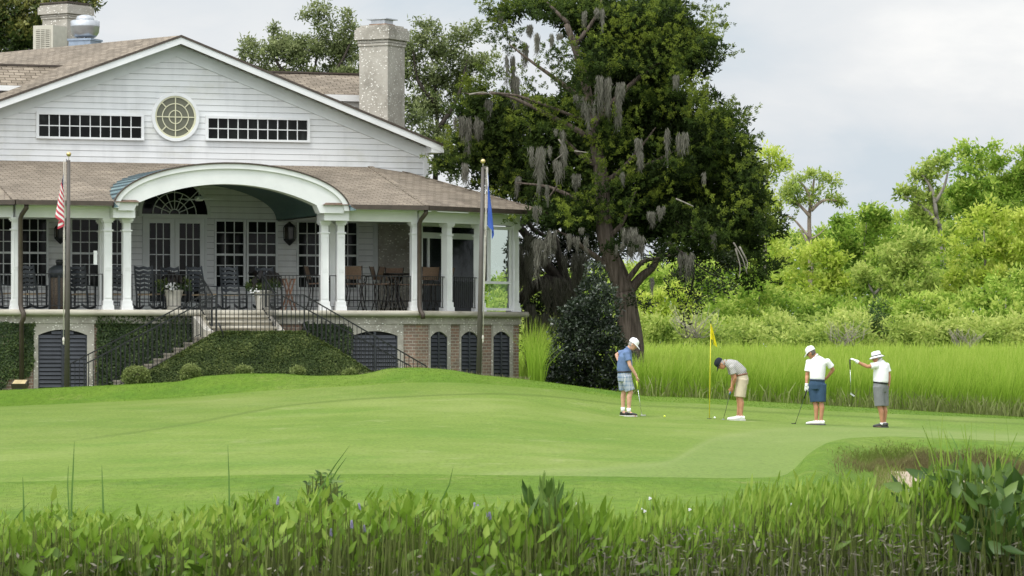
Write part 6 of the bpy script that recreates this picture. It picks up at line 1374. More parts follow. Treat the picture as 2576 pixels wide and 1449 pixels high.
# ------------------------------------------------------------------ the far wood across the marsh
WG = None
def wood(name, label, Y, lobes, mat, seed, trunk=None, tb=M_GBARK, limbs=(), dens=8., m_=9, L=.30, W=.14, reach=.26, lumps=.35, sub=5.5, spread=.9, shade=.5, cat='tree'):
    xb = trunk[0][0] if trunk else lobes[0][0]
    return simple_tree(name, label, cat, xb, 868 + 2. * F / Y, Y, lobes, mat, dens, m_, L, W, reach, trunk, tb, seed, shade=shade, lumps=lumps, limbs=limbs, zbase=-.55, sub=sub, spread=spread)
wood('pine_tree', 'lone slender pine with a flat open crown standing above the wood', 205., [(1985, 470, 26, 12, .6), (2005, 455, 26, 14, .6), (2035, 440, 30, 14, .65), (2065, 448, 26, 14, .6), (2090, 460, 20, 12, .6), (2020, 480, 34, 12, .5), (2060, 485, 34, 14, .5), (2095, 500, 22, 9, .55), (2113, 510, 9, 7, .5), (1990, 505, 20, 12, .45), (1975, 490, 12, 8, .5), (2040, 505, 24, 8, .45), (2010, 512, 14, 6, .4)], M_F3, 71,
     [(2043, 860), (2040, 700), (2037, 610), (2036, 540), (2042, 500), (2048, 450)], M_PBARK, [([(2038, 545), (2015, 520), (1992, 500)], .12, .05), ([(2040, 530), (2070, 505), (2105, 505)], .12, .05), ([(2040, 520), (2030, 480), (2010, 455)], .12, .05), ([(2037, 600), (2005, 560), (1985, 545), (1965, 545)], .08, .03), ([(2030, 610), (2020, 590), (2010, 575)], .06, .03), ([(2042, 600), (2060, 590), (2075, 575)], .06, .02)], dens=11, L=.24, W=.09, reach=.2, lumps=.4, sub=5.)
wood('cypress_tree', 'feathery yellow green cypress just behind the right edge of the cedar', 190., [(1920, 395, 26, 14, .75), (1945, 385, 20, 12, .75), (1960, 425, 22, 12, .7), (1930, 440, 34, 16, .65), (1975, 410, 14, 10, .7), (1920, 490, 30, 22, .65), (1950, 520, 30, 24, .7), (1935, 570, 36, 30, .65), (1950, 620, 40, 36, .6), (1900, 560, 40, 40, .6), (1890, 460, 30, 40, .6), (1940, 660, 44, 36, .55)], M_F1, 72, [(1925, 690), (1925, 600), (1928, 480), (1935, 390)], M_GBARK, [([(1928, 450), (1945, 425), (1962, 412)], .07, .03)], L=.24, W=.09)
wood('oak_tree', 'broad tall oak, highest crown of the wood near the right edge', 215., [(2440, 400, 50, 34, .55), (2480, 385, 44, 24, .6), (2420, 430, 55, 40, .55), (2500, 430, 50, 40, .55), (2400, 480, 50, 34, .45), (2460, 480, 60, 50, .45), (2530, 470, 50, 50, .5), (2560, 420, 40, 40, .55), (2380, 400, 22, 16, .55), (2590, 460, 50, 60, .5), (2520, 400, 30, 22, .6), (2620, 410, 50, 50, .5), (2440, 530, 60, 40, .4)], M_F2, 73, [(2460, 870), (2455, 650), (2460, 520), (2455, 430)], M_GBARK)
wood('oak_tree', 'grey limbed open oak left of the highest crown', 208., [(2325, 425, 30, 18, .5), (2350, 410, 26, 16, .55), (2300, 445, 24, 16, .5), (2350, 450, 34, 22, .5), (2270, 485, 20, 9, .5), (2295, 490, 20, 10, .5), (2310, 500, 24, 12, .45), (2340, 490, 28, 20, .45), (2360, 520, 28, 22, .4), (2315, 540, 18, 14, .4), (2330, 555, 24, 20, .45)], M_F3, 74, [(2375, 870), (2372, 640), (2360, 560), (2345, 500), (2330, 440)], M_GBARK, [([(2365, 570), (2330, 530), (2300, 505), (2275, 495)], .16, .06), ([(2355, 540), (2345, 480), (2320, 440)], .14, .05), ([(2352, 510), (2375, 470), (2385, 430)], .12, .05)], lumps=.45)
wood('round_tree', 'mid green round topped tree in the dip right of the pine', 212., [(2180, 545, 40, 24, .5), (2200, 530, 26, 16, .6), (2160, 580, 50, 34, .45), (2210, 580, 40, 34, .45), (2140, 620, 60, 40, .4), (2200, 630, 60, 40, .42), (2112, 560, 12, 6, .3), (2115, 575, 10, 6, .3), (2226, 545, 10, 8, .3), (2120, 590, 20, 10, .3)], M_F2, 75, [(2175, 870), (2175, 650), (2180, 560)], M_GBARK)
wood('vine_covered_tree', 'bright tree draped with yellow green vines below the highest crown', 198., [(2460, 540, 50, 30, .7), (2500, 545, 50, 26, .75), (2440, 580, 50, 36, .65), (2510, 590, 60, 40, .7), (2560, 570, 40, 36, .65), (2400, 620, 44, 30, .6), (2450, 640, 50, 40, .6), (2530, 650, 60, 50, .6), (2490, 700, 60, 40, .6), (2400, 680, 36, 40, .65), (2380, 730, 26, 40, .7), (2590, 620, 50, 60, .6)], M_F1, 76, [(2480, 880), (2480, 700), (2475, 580)], M_GBARK)
wood('willow_tree', 'spreading pale tree in the middle of the wood with a bare fork', 196., [(2230, 640, 40, 24, .55), (2270, 625, 44, 26, .6), (2300, 600, 40, 26, .6), (2330, 620, 40, 30, .55), (2250, 680, 60, 36, .5), (2310, 680, 60, 40, .5), (2200, 700, 50, 34, .5), (2260, 730, 60, 36, .5), (2160, 690, 40, 30, .55), (2340, 740, 50, 40, .5)], M_F3, 77, [(2205, 880), (2200, 770), (2195, 730)], M_GBARK, [([(2200, 740), (2220, 720), (2240, 705)], .1, .04), ([(2196, 735), (2185, 715), (2180, 690)], .08, .03)])
wood('bushy_tree', 'yellowish bushy tree below the pine', 200., [(2030, 640, 44, 26, .55), (2070, 625, 34, 22, .6), (2000, 660, 44, 28, .6), (2060, 680, 60, 36, .5), (2100, 660, 40, 30, .5), (1990, 710, 50, 36, .55), (2050, 730, 60, 36, .5), (2110, 720, 50, 40, .5)], M_F1, 78, [(2045, 880), (2045, 760), (2045, 660)], M_GBARK)
wood('bushy_tree', 'green bushy tree low at the right edge of the wood', 184., [(2500, 740, 50, 36, .5), (2560, 720, 50, 40, .5), (2450, 770, 50, 36, .5), (2520, 790, 60, 40, .45), (2590, 780, 50, 50, .5), (2480, 820, 60, 36, .4), (2560, 830, 60, 36, .4)], M_F2, 79, [(2530, 885), (2530, 800), (2530, 750)], M_GBARK, L=.28)
wood('juniper_shrub', 'dark green juniper at the marsh edge beside the bleached brush', 178., [(2205, 775, 18, 18, .5), (2200, 800, 24, 22, .45), (2215, 820, 30, 24, .4), (2185, 835, 28, 22, .4), (2210, 845, 34, 18, .35)], M_F4, 80, [(2205, 890), (2205, 850), (2205, 790)], M_OBARK, L=.2, W=.06, cat='shrub')
wood('vine_thicket', 'bright green vine thicket right of the dark juniper', 180., [(2270, 790, 36, 26, .6), (2310, 770, 36, 30, .6), (2290, 820, 44, 28, .5), (2340, 810, 40, 30, .5), (2250, 835, 34, 20, .5), (2330, 840, 44, 20, .45), (2380, 800, 34, 40, .5), (2400, 840, 40, 22, .45)], M_F2, 81, None, L=.28, cat='thicket')
wood('yellow_shrub', 'yellowish shrub at the marsh edge right of the cedar trunk', 178., [(1640, 760, 34, 24, .7), (1680, 740, 34, 22, .75), (1720, 750, 34, 24, .7), (1660, 790, 44, 24, .6), (1720, 790, 40, 26, .6), (1620, 800, 34, 30, .6), (1690, 820, 50, 24, .5), (1640, 830, 40, 20, .5)], M_F1, 82, None, L=.28, cat='shrub')
wood('bushy_tree', 'fresh green bushy tree glimpsed below the cedar limbs', 192., [(1640, 690, 44, 26, .6), (1700, 670, 44, 28, .6), (1760, 690, 44, 28, .55), (1820, 690, 44, 30, .55), (1680, 710, 50, 30, .55), (1780, 730, 50, 30, .5), (1850, 730, 44, 34, .5), (1620, 730, 40, 30, .6), (1560, 740, 60, 50, .6)], M_F2, 83, [(1740, 880), (1740, 770), (1740, 700)], M_GBARK)
wood('bushy_tree', 'mixed green bushy tree at the right flank of the cedar', 194., [(1880, 690, 40, 34, .5), (1930, 710, 50, 36, .5), (1900, 750, 50, 36, .5), (1960, 760, 44, 34, .5), (1860, 770, 44, 34, .55), (1910, 800, 60, 34, .5)], M_F2, 84, [(1910, 880), (1910, 790), (1910, 720)], M_GBARK)
# everything lower and behind reads as one tangled mass
lb = LB(90); r = lb.r; bl = []
for x in np.arange(1180, 2760, 24):
    top = xi(x, [(1180, 720), (1400, 700), (1600, 680), (1880, 640), (1960, 610), (2000, 600), (2080, 600), (2110, 580), (2160, 560), (2220, 558), (2290, 550), (2340, 530), (2400, 490), (2480, 460), (2576, 460), (2760, 480)])
    nr_ = int((880 - top) / 34) + 1
    for row in range(nr_):
        f = (row + .3) / nr_; Y = 228 - f * 46 + r.uniform(-5, 5); y = top + (885 - top) * f + r.uniform(-12, 12); p = P(x + r.uniform(-14, 14), y, Y); k = Y / F; q = r.uniform(.7, 1.3)
        bl.append((p.x, p.y, p.z, 30 * k * q, 28 * k, 25 * k * q, r.uniform(.30, .66)))
lb.blobs(bl, 8., 8, .9, .28, .13, .24, lumps=.4, shade=.55, tj=.10); o = lb.build('wood_undergrowth', M_F2); tag(o, 'tangled green undergrowth filling the wood behind the marsh', 'undergrowth', None, 'stuff')
lb = LB(91); r = lb.r; bl = []
for x in np.arange(1180, 2740, 11):
    Y = r.uniform(172, 180); p = P(x, r.uniform(810, 875), Y); k = Y / F; bl.append((p.x, p.y, p.z, 26 * k * r.uniform(.7, 1.4), 24 * k, 22 * k * r.uniform(.6, 1.3), r.uniform(.4, .8)))
lb.blobs(bl, 8., 8, .9, .26, .11, .26, lumps=.35, shade=.45); o = lb.build('marsh_edge_scrub', M_F3); tag(o, 'low yellow green scrub along the far edge of the marsh', 'scrub', None, 'stuff')
# bleached dead brush
M_DEAD = plain('bleached_wood', (.28, .25, .20), .9, 0, .2)
for j, (x, y, w_, h_, lab) in enumerate(((2130, 835, 60, 34, 'bleached dead brush at the marsh edge left of the juniper'), (1745, 815, 70, 50, 'pale dead brush at the marsh edge right of the flagstick'), (2430, 845, 50, 26, 'bare grey brush at the marsh edge near the right side'))):
    Y = 171.; b = P(x, y + 25, Y); t = empty('dead_brush', b, 0, lab, 'brush', 'dead brush along the marsh edge'); m = MB(); r = np.random.default_rng(400 + j); k = Y / F
    for q in range(40):
        a = Vector((r.uniform(-.4, .4) * w_ * k, r.uniform(-.8, .8), -.2)); e = Vector((r.uniform(-1, 1) * w_ * k, r.uniform(-1, .4), (r.uniform(.3, 1.2) * h_ + 15) * k)); m.tube([a, a.lerp(e, .5) + Vector((r.normal() * .15, 0, r.normal() * .1)), e], [.018, .012, .006], 5)
    m.build('branches', M_DEAD, t)

# ================================================================== marsh grass
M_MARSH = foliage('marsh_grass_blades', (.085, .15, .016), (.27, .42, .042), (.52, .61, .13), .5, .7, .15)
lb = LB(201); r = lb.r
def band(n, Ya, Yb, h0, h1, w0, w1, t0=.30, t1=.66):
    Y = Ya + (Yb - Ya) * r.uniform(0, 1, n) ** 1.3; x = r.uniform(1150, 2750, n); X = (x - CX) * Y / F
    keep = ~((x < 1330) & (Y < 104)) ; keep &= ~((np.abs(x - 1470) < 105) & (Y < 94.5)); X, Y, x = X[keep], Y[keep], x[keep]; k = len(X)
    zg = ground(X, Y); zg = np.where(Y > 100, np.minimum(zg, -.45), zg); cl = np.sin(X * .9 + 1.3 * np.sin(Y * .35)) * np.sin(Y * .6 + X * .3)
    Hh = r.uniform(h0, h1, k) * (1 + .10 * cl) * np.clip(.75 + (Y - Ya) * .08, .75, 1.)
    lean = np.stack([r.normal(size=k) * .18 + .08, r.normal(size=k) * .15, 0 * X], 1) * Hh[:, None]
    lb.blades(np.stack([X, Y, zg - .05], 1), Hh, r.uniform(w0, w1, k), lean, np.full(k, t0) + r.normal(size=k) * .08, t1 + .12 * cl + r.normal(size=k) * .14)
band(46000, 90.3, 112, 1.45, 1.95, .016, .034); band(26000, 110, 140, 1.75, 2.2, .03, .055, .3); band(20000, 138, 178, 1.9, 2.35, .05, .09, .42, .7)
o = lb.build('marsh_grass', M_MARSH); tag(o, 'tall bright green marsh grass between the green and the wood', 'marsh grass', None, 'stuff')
lb = LB(203); r = lb.r; n = 5200; x = r.uniform(1560, 2750, n); Y = r.uniform(89.2, 91.5, n); X = (x - CX) * Y / F; d_ = np.clip((x - 1900) / 500, .25, 1.)
kp = r.uniform(0, 1, n) < d_; X, Y, x = X[kp], Y[kp], x[kp]; k = len(X); H_ = r.uniform(.15, .75, k); lb.blades(np.stack([X, Y, ground(X, Y) - .03], 1), H_, r.uniform(.02, .05, k), np.stack([r.normal(size=k) * .4, r.normal(size=k) * .3, 0 * X], 1) * H_[:, None], .3 + .2 * r.normal(size=k), .5 + .25 * r.normal(size=k))
o = lb.build('marsh_edge_weeds', foliage('weed_blades', (.10, .11, .04), (.19, .23, .06), (.36, .37, .18), .35)); tag(o, 'rank weeds and dry stems at the foot of the marsh grass', 'weeds', None, 'stuff')

# ================================================================== rough grass blades on the mound crest and front apron
M_RB = foliage('rough_blades', (.065, .135, .010), (.105, .190, .018), (.175, .245, .045), .3, .8, .1)
lb = LB(205); r = lb.r
def fuzz(n, xa, xb, la, lb_, hmin, hmax, wd, tone=.5):
    x = r.uniform(xa, xb, n); t = r.uniform(la, lb_, n); Ys, zs = tlines(x); i = np.minimum(t.astype(int), len(Ys) - 2); f = t - i; c = np.arange(n); Y = Ys[i, c] * (1 - f) + Ys[i + 1, c] * f; X = (x - CX) * Y / F; z = hermite(Ys, zs, Y)
    H_ = r.uniform(hmin, hmax, n); pt = np.sin(X * 1.7 + np.sin(Y * 2.1)) * np.sin(Y * 1.3 + X); lb.blades(np.stack([X, Y, z - .01], 1), H_, wd * r.uniform(.6, 1.4, n), np.stack([r.normal(size=n) * .5, r.normal(size=n) * .4, 0 * X], 1) * H_[:, None], tone - .1 + .07 * r.normal(size=n), tone + .10 * pt + .12 * r.normal(size=n))
fuzz(42000, -60, 2700, 7.02, 9.0, .015, .04, .008, .56); fuzz(60000, -80, 2236, 2.2, 3.97, .008, .022, .005, .58)
o = lb.build('rough_grass', M_RB); tag(o, 'longer rough grass round the putting green', 'grass', None, 'stuff')
# dry fringe on the mound
lb = LB(206); r = lb.r; fuzz(1800, 900, 1330, 8.2, 8.95, .06, .16, .010, .55); o = lb.build('mound_seed_heads', foliage('dry_seed_blades', (.10, .10, .05), (.24, .22, .12), (.38, .34, .22), .3)); tag(o, 'thin brownish seed heads along the mound crest', 'grass', None, 'stuff')
# bunker lip: brown shaggy overhang
lb = LB(207); r = lb.r; n = 26000; x = r.uniform(2060, 2800, n); t = 3.0 + (.52 + .07 * np.sin(x * .031) + .10 * r.normal(size=n)).clip(.2, .8) * r.uniform(0, 1, n); kp = r.uniform(0, 1, n) < np.clip((x - 2080) / 130, 0, 1) * np.clip((x - 2120) / 200 + (t - 3.) * 2.2, .05, 1); x, t = x[kp], t[kp]; n = len(x); Ys, zs = tlines(x); i = t.astype(int); f = t - i; c = np.arange(n); Y = Ys[i, c] * (1 - f) + Ys[i + 1, c] * f; X = (x - CX) * Y / F; z = hermite(Ys, zs, Y); H_ = r.uniform(.04, .12, n) * (1.3 - .9 * f)
gr = np.clip((f - .36 + .14 * np.sin(X * 2.3) + .06 * np.sin(X * 7.)) * 4.5 + np.clip((2330 - x) / 150, 0, 1.), 0, 1)
lb.blades(np.stack([X, Y, z - .01], 1), H_, r.uniform(.006, .014, n), np.stack([r.normal(size=n) * .5, -.6 + r.normal(size=n) * .3, 0 * X], 1) * H_[:, None], .12 + .5 * gr + .12 * r.normal(size=n), .25 + .72 * gr + .14 * r.normal(size=n))
n = 3600; x = 2200 + np.abs(r.normal(size=n)) * 34; t = r.uniform(2.0, 3.05, n); Ys, zs = tlines(x); i = np.minimum(t.astype(int), 10); f = t - i; c = np.arange(n); Y = Ys[i, c] * (1 - f) + Ys[i + 1, c] * f; X = (x - CX) * Y / F; H_ = r.uniform(.05, .16, n)
lb.blades(np.stack([X, Y, hermite(Ys, zs, Y) - .01], 1), H_, r.uniform(.006, .014, n), r.normal(size=(n, 3)) * np.array([.4, .3, 0]) * H_[:, None], .6 + .2 * r.normal(size=n), .85 + .15 * r.normal(size=n))
o = lb.build('bunker_lip_grass', foliage('lip_blades', (.15, .125, .06), (.27, .25, .11), (.115, .195, .022), .3, .8, .1)); tag(o, 'shaggy brownish grass hanging over the bunker edge', 'grass', None, 'stuff')
# ================================================================== pond edge plants in the foreground
M_PICK = foliage('pickerel_leaves', (.045, .085, .008), (.165, .285, .026), (.36, .47, .085), .45, .45, .3)
M_PICK2 = foliage('arrow_leaves_dark', (.014, .034, .007), (.058, .120, .018), (.17, .26, .055), .35, .4, .35)
M_STEM = foliage('pond_stems', (.024, .030, .008), (.105, .135, .030), (.21, .24, .075), .3, .6, .2)
M_DRY = foliage('dry_leaves', (.040, .038, .022), (.140, .132, .088), (.33, .31, .235), .2, .8)
TOPS = [(-100, 1290), (0, 1292), (120, 1285), (250, 1282), (400, 1290), (600, 1268), (700, 1245), (800, 1235), (900, 1242), (1000, 1262), (1150, 1268), (1240, 1285), (1290, 1262), (1330, 1238), (1420, 1240), (1480, 1285), (1560, 1295), (1700, 1275), (1800, 1262), (1900, 1235), (2000, 1224), (2100, 1220), (2180, 1222), (2300, 1218), (2380, 1200), (2400, 1200), (2700, 1200)]
def lance(lb, C, D, L, W, tint, nrm_):
    """lance leaf of four faces, folded on its midrib and curving"""
    n = len(C); D = nrm(D); s = nrm(np.cross(D, nrm_)); u = np.cross(s, D); L = L[:, None]; W = W[:, None]; cv = lb.r.uniform(-.10, .16, (n, 1))
    mid = [C, C + D * L * .3 + u * L * .02, C + D * L * .65 + u * L * cv * .5, C + D * L + u * L * cv * 1.6]; w_ = [.10, 1., .72, 0.]
    V = np.stack([mid[0], mid[1] - s * W * .5 + u * W * .14, mid[1], mid[1] + s * W * .5 + u * W * .14, mid[2] - s * W * .36 + u * W * .1, mid[2], mid[2] + s * W * .36 + u * W * .1, mid[3]], 1).reshape(-1, 3)
    q = np.array([[0, 2, 1, 1], [0, 3, 3, 2], [1, 2, 5, 4], [2, 3, 6, 5], [4, 5, 7, 7], [5, 6, 7, 7]]); tri = np.array([[0, 2, 1], [0, 3, 2], [1, 2, 5], [1, 5, 4], [2, 3, 6], [2, 6, 5], [4, 5, 7], [5, 6, 7]])
    lb.V.append(V); lb.F3 = getattr(lb, 'F3', []); lb.F3.append((tri[None] + (np.arange(n) * 8)[:, None, None]).reshape(-1, 3) + lb.n)
    t = np.clip(tint, 0, 1)[:, None] + np.array([[-.1, 0, .06, 0, 0, .06, 0, .05]]); lb.T.append(np.clip(t, 0, 1).reshape(-1)); lb.n += 8 * n
def lbuild(lb, name, mat, parent=None, off=None):
    V = np.concatenate(lb.V); V = V if off is None else V - np.array(off); return np_mesh(name, V, np.concatenate(lb.F3), mat, parent, np.concatenate(lb.T), smooth=False)
def ribbon(lb, A_, B_, w_, t0, t1):
    n = len(A_); side = np.stack([w_ / 2, 0 * w_, 0 * w_], 1); m_ = (A_ + B_) / 2 + lb.r.normal(size=(n, 3)) * np.array([.012, .012, 0])
    V = np.stack([A_ - side, A_ + side, m_ + side, m_ - side, B_ + side * .7, B_ - side * .7], 1).reshape(-1, 3); q = np.array([[0, 1, 2, 3], [3, 2, 4, 5]])
    lb.V.append(V); lb.F.append((q[None] + (np.arange(n) * 6)[:, None, None]).reshape(-1, 4) + lb.n); lb.T.append(np.clip(np.stack([t0, t0, (t0 + t1) / 2, (t0 + t1) / 2, t1, t1], 1).reshape(-1), 0, 1)); lb.n += 6 * n
lb = LB(501); ls = LB(502); r = lb.r
def bed(n, xa, xb, Ya, Yb, L0, L1, asp, spread, hi=1., lo=.12, tone=.5, narrow=0., upright=.8, pw=.75, lb=lb, stems=True):
    x = r.uniform(xa, xb, n); Y = r.uniform(Ya, Yb, n); X = (x - CX) * Y / F; zt_ = zat(smooth1(x, TOPS, 30) + r.normal(size=n) * 17 + 16 * np.sin(x * .021 + 2 * np.sin(x * .008)), Y); zg = np.minimum(ground(X, Y), -.55)
    f = lo + (hi - lo) * r.uniform(0, 1, n) ** pw; L = r.uniform(L0, L1, n); z = np.maximum(zg + .1, zg + (zt_ - zg) * f - L * .9); C = np.stack([X, Y, z], 1)
    D = np.stack([r.normal(size=n) * spread + .12, r.normal(size=n) * spread - .12, np.full(n, upright)], 1); nr = nrm(np.stack([r.normal(size=n) * .8, -1.0 + r.normal(size=n) * .5, .55 + r.normal(size=n) * .4], 1))
    cl = np.sin(X * 2.3 + 1.7 * np.sin(Y * 1.9)) * .5 + np.sin(X * 5.7) * .3
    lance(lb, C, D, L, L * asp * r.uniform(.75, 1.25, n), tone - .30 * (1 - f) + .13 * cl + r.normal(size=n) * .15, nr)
    if stems: ribbon(ls, np.stack([X + r.normal(size=n) * .05, Y + r.normal(size=n) * .04, zg - .1], 1), C + nrm(D) * L[:, None] * .05, r.uniform(.006, .013, n), .25 + .15 * r.normal(size=n), .5 + .2 * r.normal(size=n))
bed(5600, -160, 1330, 33.3, 38.5, .11, .20, .38, .45, tone=.60)
bed(1600, -160, 1330, 33.6, 38.5, .16, .26, .14, .35, lo=.5, tone=.62)
bed(1500, -160, 560, 33.2, 36.5, .15, .24, .48, .7, hi=.72, tone=.42, upright=.5)
bed(1000, 1250, 1560, 33.3, 37, .18, .28, .22, .25, tone=.45)
bed(1200, 1200, 1700, 33.2, 36, .15, .22, .42, .8, hi=.6, tone=.48, upright=.4)
bed(8200, 1520, 2420, 33.4, 39.5, .14, .25, .15, .26, lo=.35, tone=.62, upright=1.)
bed(1400, 1500, 2800, 33.3, 37, .14, .24, .26, .5, hi=.75, lo=.1, tone=.38)
# stems filling the lower part
n = 6200; x = r.uniform(-180, 2760, n); Y = r.uniform(33.0, 37.5, n); X = (x - CX) * Y / F; zg = np.minimum(ground(X, Y), -.6); hh_ = zat(smooth1(x, TOPS, 30), Y) - zg; A_ = np.stack([X, Y, zg - .1], 1); B_ = A_ + np.stack([r.normal(size=n) * .07 + .02, r.normal(size=n) * .05, hh_ * r.uniform(.3, .85, n)], 1)
ribbon(ls, A_, B_, r.uniform(.006, .014, n), .28 + .2 * r.normal(size=n), .55 + .25 * r.normal(size=n))
n = 2200; x = r.uniform(-160, 2700, n); Y = r.uniform(33.8, 37.5, n); X = (x - CX) * Y / F; H_ = (zat(smooth1(x, TOPS, 30), Y) + .95) * np.where(r.uniform(0, 1, n) < .2, r.uniform(.9, 1.16, n), r.uniform(.45, 1.0, n)); ls.blades(np.stack([X, Y, np.full(n, -.95)], 1), H_, r.uniform(.007, .016, n), np.stack([r.normal(size=n) * .2, r.normal(size=n) * .1, 0 * X], 1) * H_[:, None], .5 + .2 * r.normal(size=n), .8 + .2 * r.normal(size=n))
o = lbuild(lb, 'pickerelweed', M_PICK); tag(o, 'dense bed of upright green pickerelweed leaves along the pond edge', 'pond plants', None, 'stuff')
o = ls.build('pickerelweed_stems', M_STEM); tag(o, 'crowded pale stems under the pickerelweed leaves', 'stems', None, 'stuff')
# grey dried leaves low on the right
lb2 = LB(505); rr = lb2.r; n = 5200; x = rr.uniform(1480, 2760, n); Y = rr.uniform(33.0, 36.0, n); X = (x - CX) * Y / F; y = 1330 + 130 * rr.uniform(0, 1, n) ** .8 + 20 * np.sin(x * .013); C = np.stack([X, Y, zat(y, Y)], 1); D = np.stack([rr.normal(size=n), rr.normal(size=n) * .6 - .3, -.35 + rr.normal(size=n) * .5], 1)
lb2.leaves(C, D, rr.uniform(.05, .12, n), rr.uniform(.010, .022, n), .5 + .28 * rr.normal(size=n)); 
n = 2400; x = rr.uniform(1480, 2760, n); Y = rr.uniform(33.0, 36, n); X = (x - CX) * Y / F; A_ = np.stack([X, Y, np.full(n, -1.)], 1); ribbon(lb2, A_, A_ + np.stack([rr.normal(size=n) * .12, rr.normal(size=n) * .05, rr.uniform(.25, .75, n)], 1), rr.uniform(.005, .011, n), .2 + .2 * rr.normal(size=n), .45 + .2 * rr.normal(size=n))
n = 700; x = rr.uniform(-160, 1500, n); Y = rr.uniform(33.0, 35, n); X = (x - CX) * Y / F; C = np.stack([X, Y, zat(1395 + 60 * rr.uniform(0, 1, n), Y)], 1); lb2.leaves(C, rr.normal(size=(n, 3)), rr.uniform(.05, .10, n), rr.uniform(.015, .035, n), .5 + .25 * rr.normal(size=n))
o = lb2.build('dried_undergrowth', M_DRY); tag(o, 'grey withered leaves and stalks low along the pond edge', 'undergrowth', None, 'stuff')
M_DARKB = plain('dark_bank', (.012, .014, .008), .8, 0, .4, 3.)  # near-black strip of bank behind the stems
xs = np.arange(-400, 3000, 60); pts = []
for t_ in (0, 1):
    for x in xs: Y = 37.8 + 1.4 * t_; p = P(x, 0, Y); pts.append((p.x, Y, -.95 if t_ == 0 else -.62))
o = MB().grid(pts, len(xs)).build('dark_bank', M_DARKB); o['kind'] = 'structure'
# dark tall clump on the right
def clump(name, label, x, Y, wd, n, ytop, ybot, L0, L1, asp, seed, mat, blades=0, btop=1060, spread=.5, tone=.45, cat='water plant', upright=.6):
    b = P(x, 0, Y); b.z = min(gz(b.x, Y), -.55) - .1; t = empty(name, b, 0, label, cat); l1 = LB(seed); r = l1.r; k = Y / F
    xx = r.normal(size=n) * wd * .45 * k; dy = r.normal(size=n) * .35; z = zat(ytop + (ybot - ytop) * r.uniform(0, 1, n) ** .9 + (np.abs(xx) / (wd * k)) ** 2 * 60, Y) - b.z; C = np.stack([xx, dy, np.maximum(z, .05)], 1); L = r.uniform(L0, L1, n)
    D = np.stack([xx * 1.2 + r.normal(size=n) * spread, r.normal(size=n) * spread - .2, upright + r.normal(size=n) * .35], 1); nr = nrm(np.stack([r.normal(size=n) * .8, -1 + r.normal(size=n) * .5, .6 + r.normal(size=n) * .4], 1))
    lance(l1, C, D, L, L * asp * r.uniform(.7, 1.3, n), tone + r.normal(size=n) * .17 + .25 * (C[:, 2] / C[:, 2].max() - .6), nr); lbuild(l1, 'leaves', mat, t)
    l2 = LB(seed + 1); A_ = np.stack([xx * .5, dy * .6, np.zeros(n)], 1); ribbon(l2, A_, C, l2.r.uniform(.008, .016, n), .25 + .15 * l2.r.normal(size=n), .45 + .15 * l2.r.normal(size=n)); l2.build('stems', M_STEM, t)
    if blades:
        l3 = LB(seed + 2); q = l3.r; B = np.stack([q.normal(size=blades) * wd * .3 * k, q.normal(size=blades) * .2, np.full(blades, .1)], 1); H_ = (zat(btop, Y) - b.z) * q.uniform(.55, 1.02, blades); l3.blades(B, H_, q.uniform(.020, .050, blades), np.stack([q.normal(size=blades) * .15, q.normal(size=blades) * .08, 0 * H_], 1) * H_[:, None], .4 + .15 * q.normal(size=blades), .62 + .15 * q.normal(size=blades)); l3.build('blades', M_PICK, t)
    return t
clump('arrow_arum', 'tall dark broad leaved clump with sword blades at the right edge', 2440, 34.5, 190, 760, 1185, 1425, .12, .24, .40, 511, M_PICK2, 120, 1068, tone=.52)
clump('arrow_arum', 'dark leafy clump filling the bottom right corner', 2540, 33.6, 150, 260, 1230, 1440, .16, .28, .42, 514, M_PICK2, 16, 1120, tone=.45)
clump('arrow_arum', 'upright clump of long spoon leaves right of centre, behind the broken stems', 1375, 34.2, 70, 90, 1238, 1360, .18, .28, .24, 517, M_PICK2, 0, spread=.22, upright=1., tone=.6)
clump('elder_bush', 'small dark feathery bush leaning right, above the pond plants', 815, 36.5, 62, 300, 1185, 1330, .05, .10, .35, 520, M_PICK2, 0, spread=.9, tone=.5, cat='bush', upright=.3)
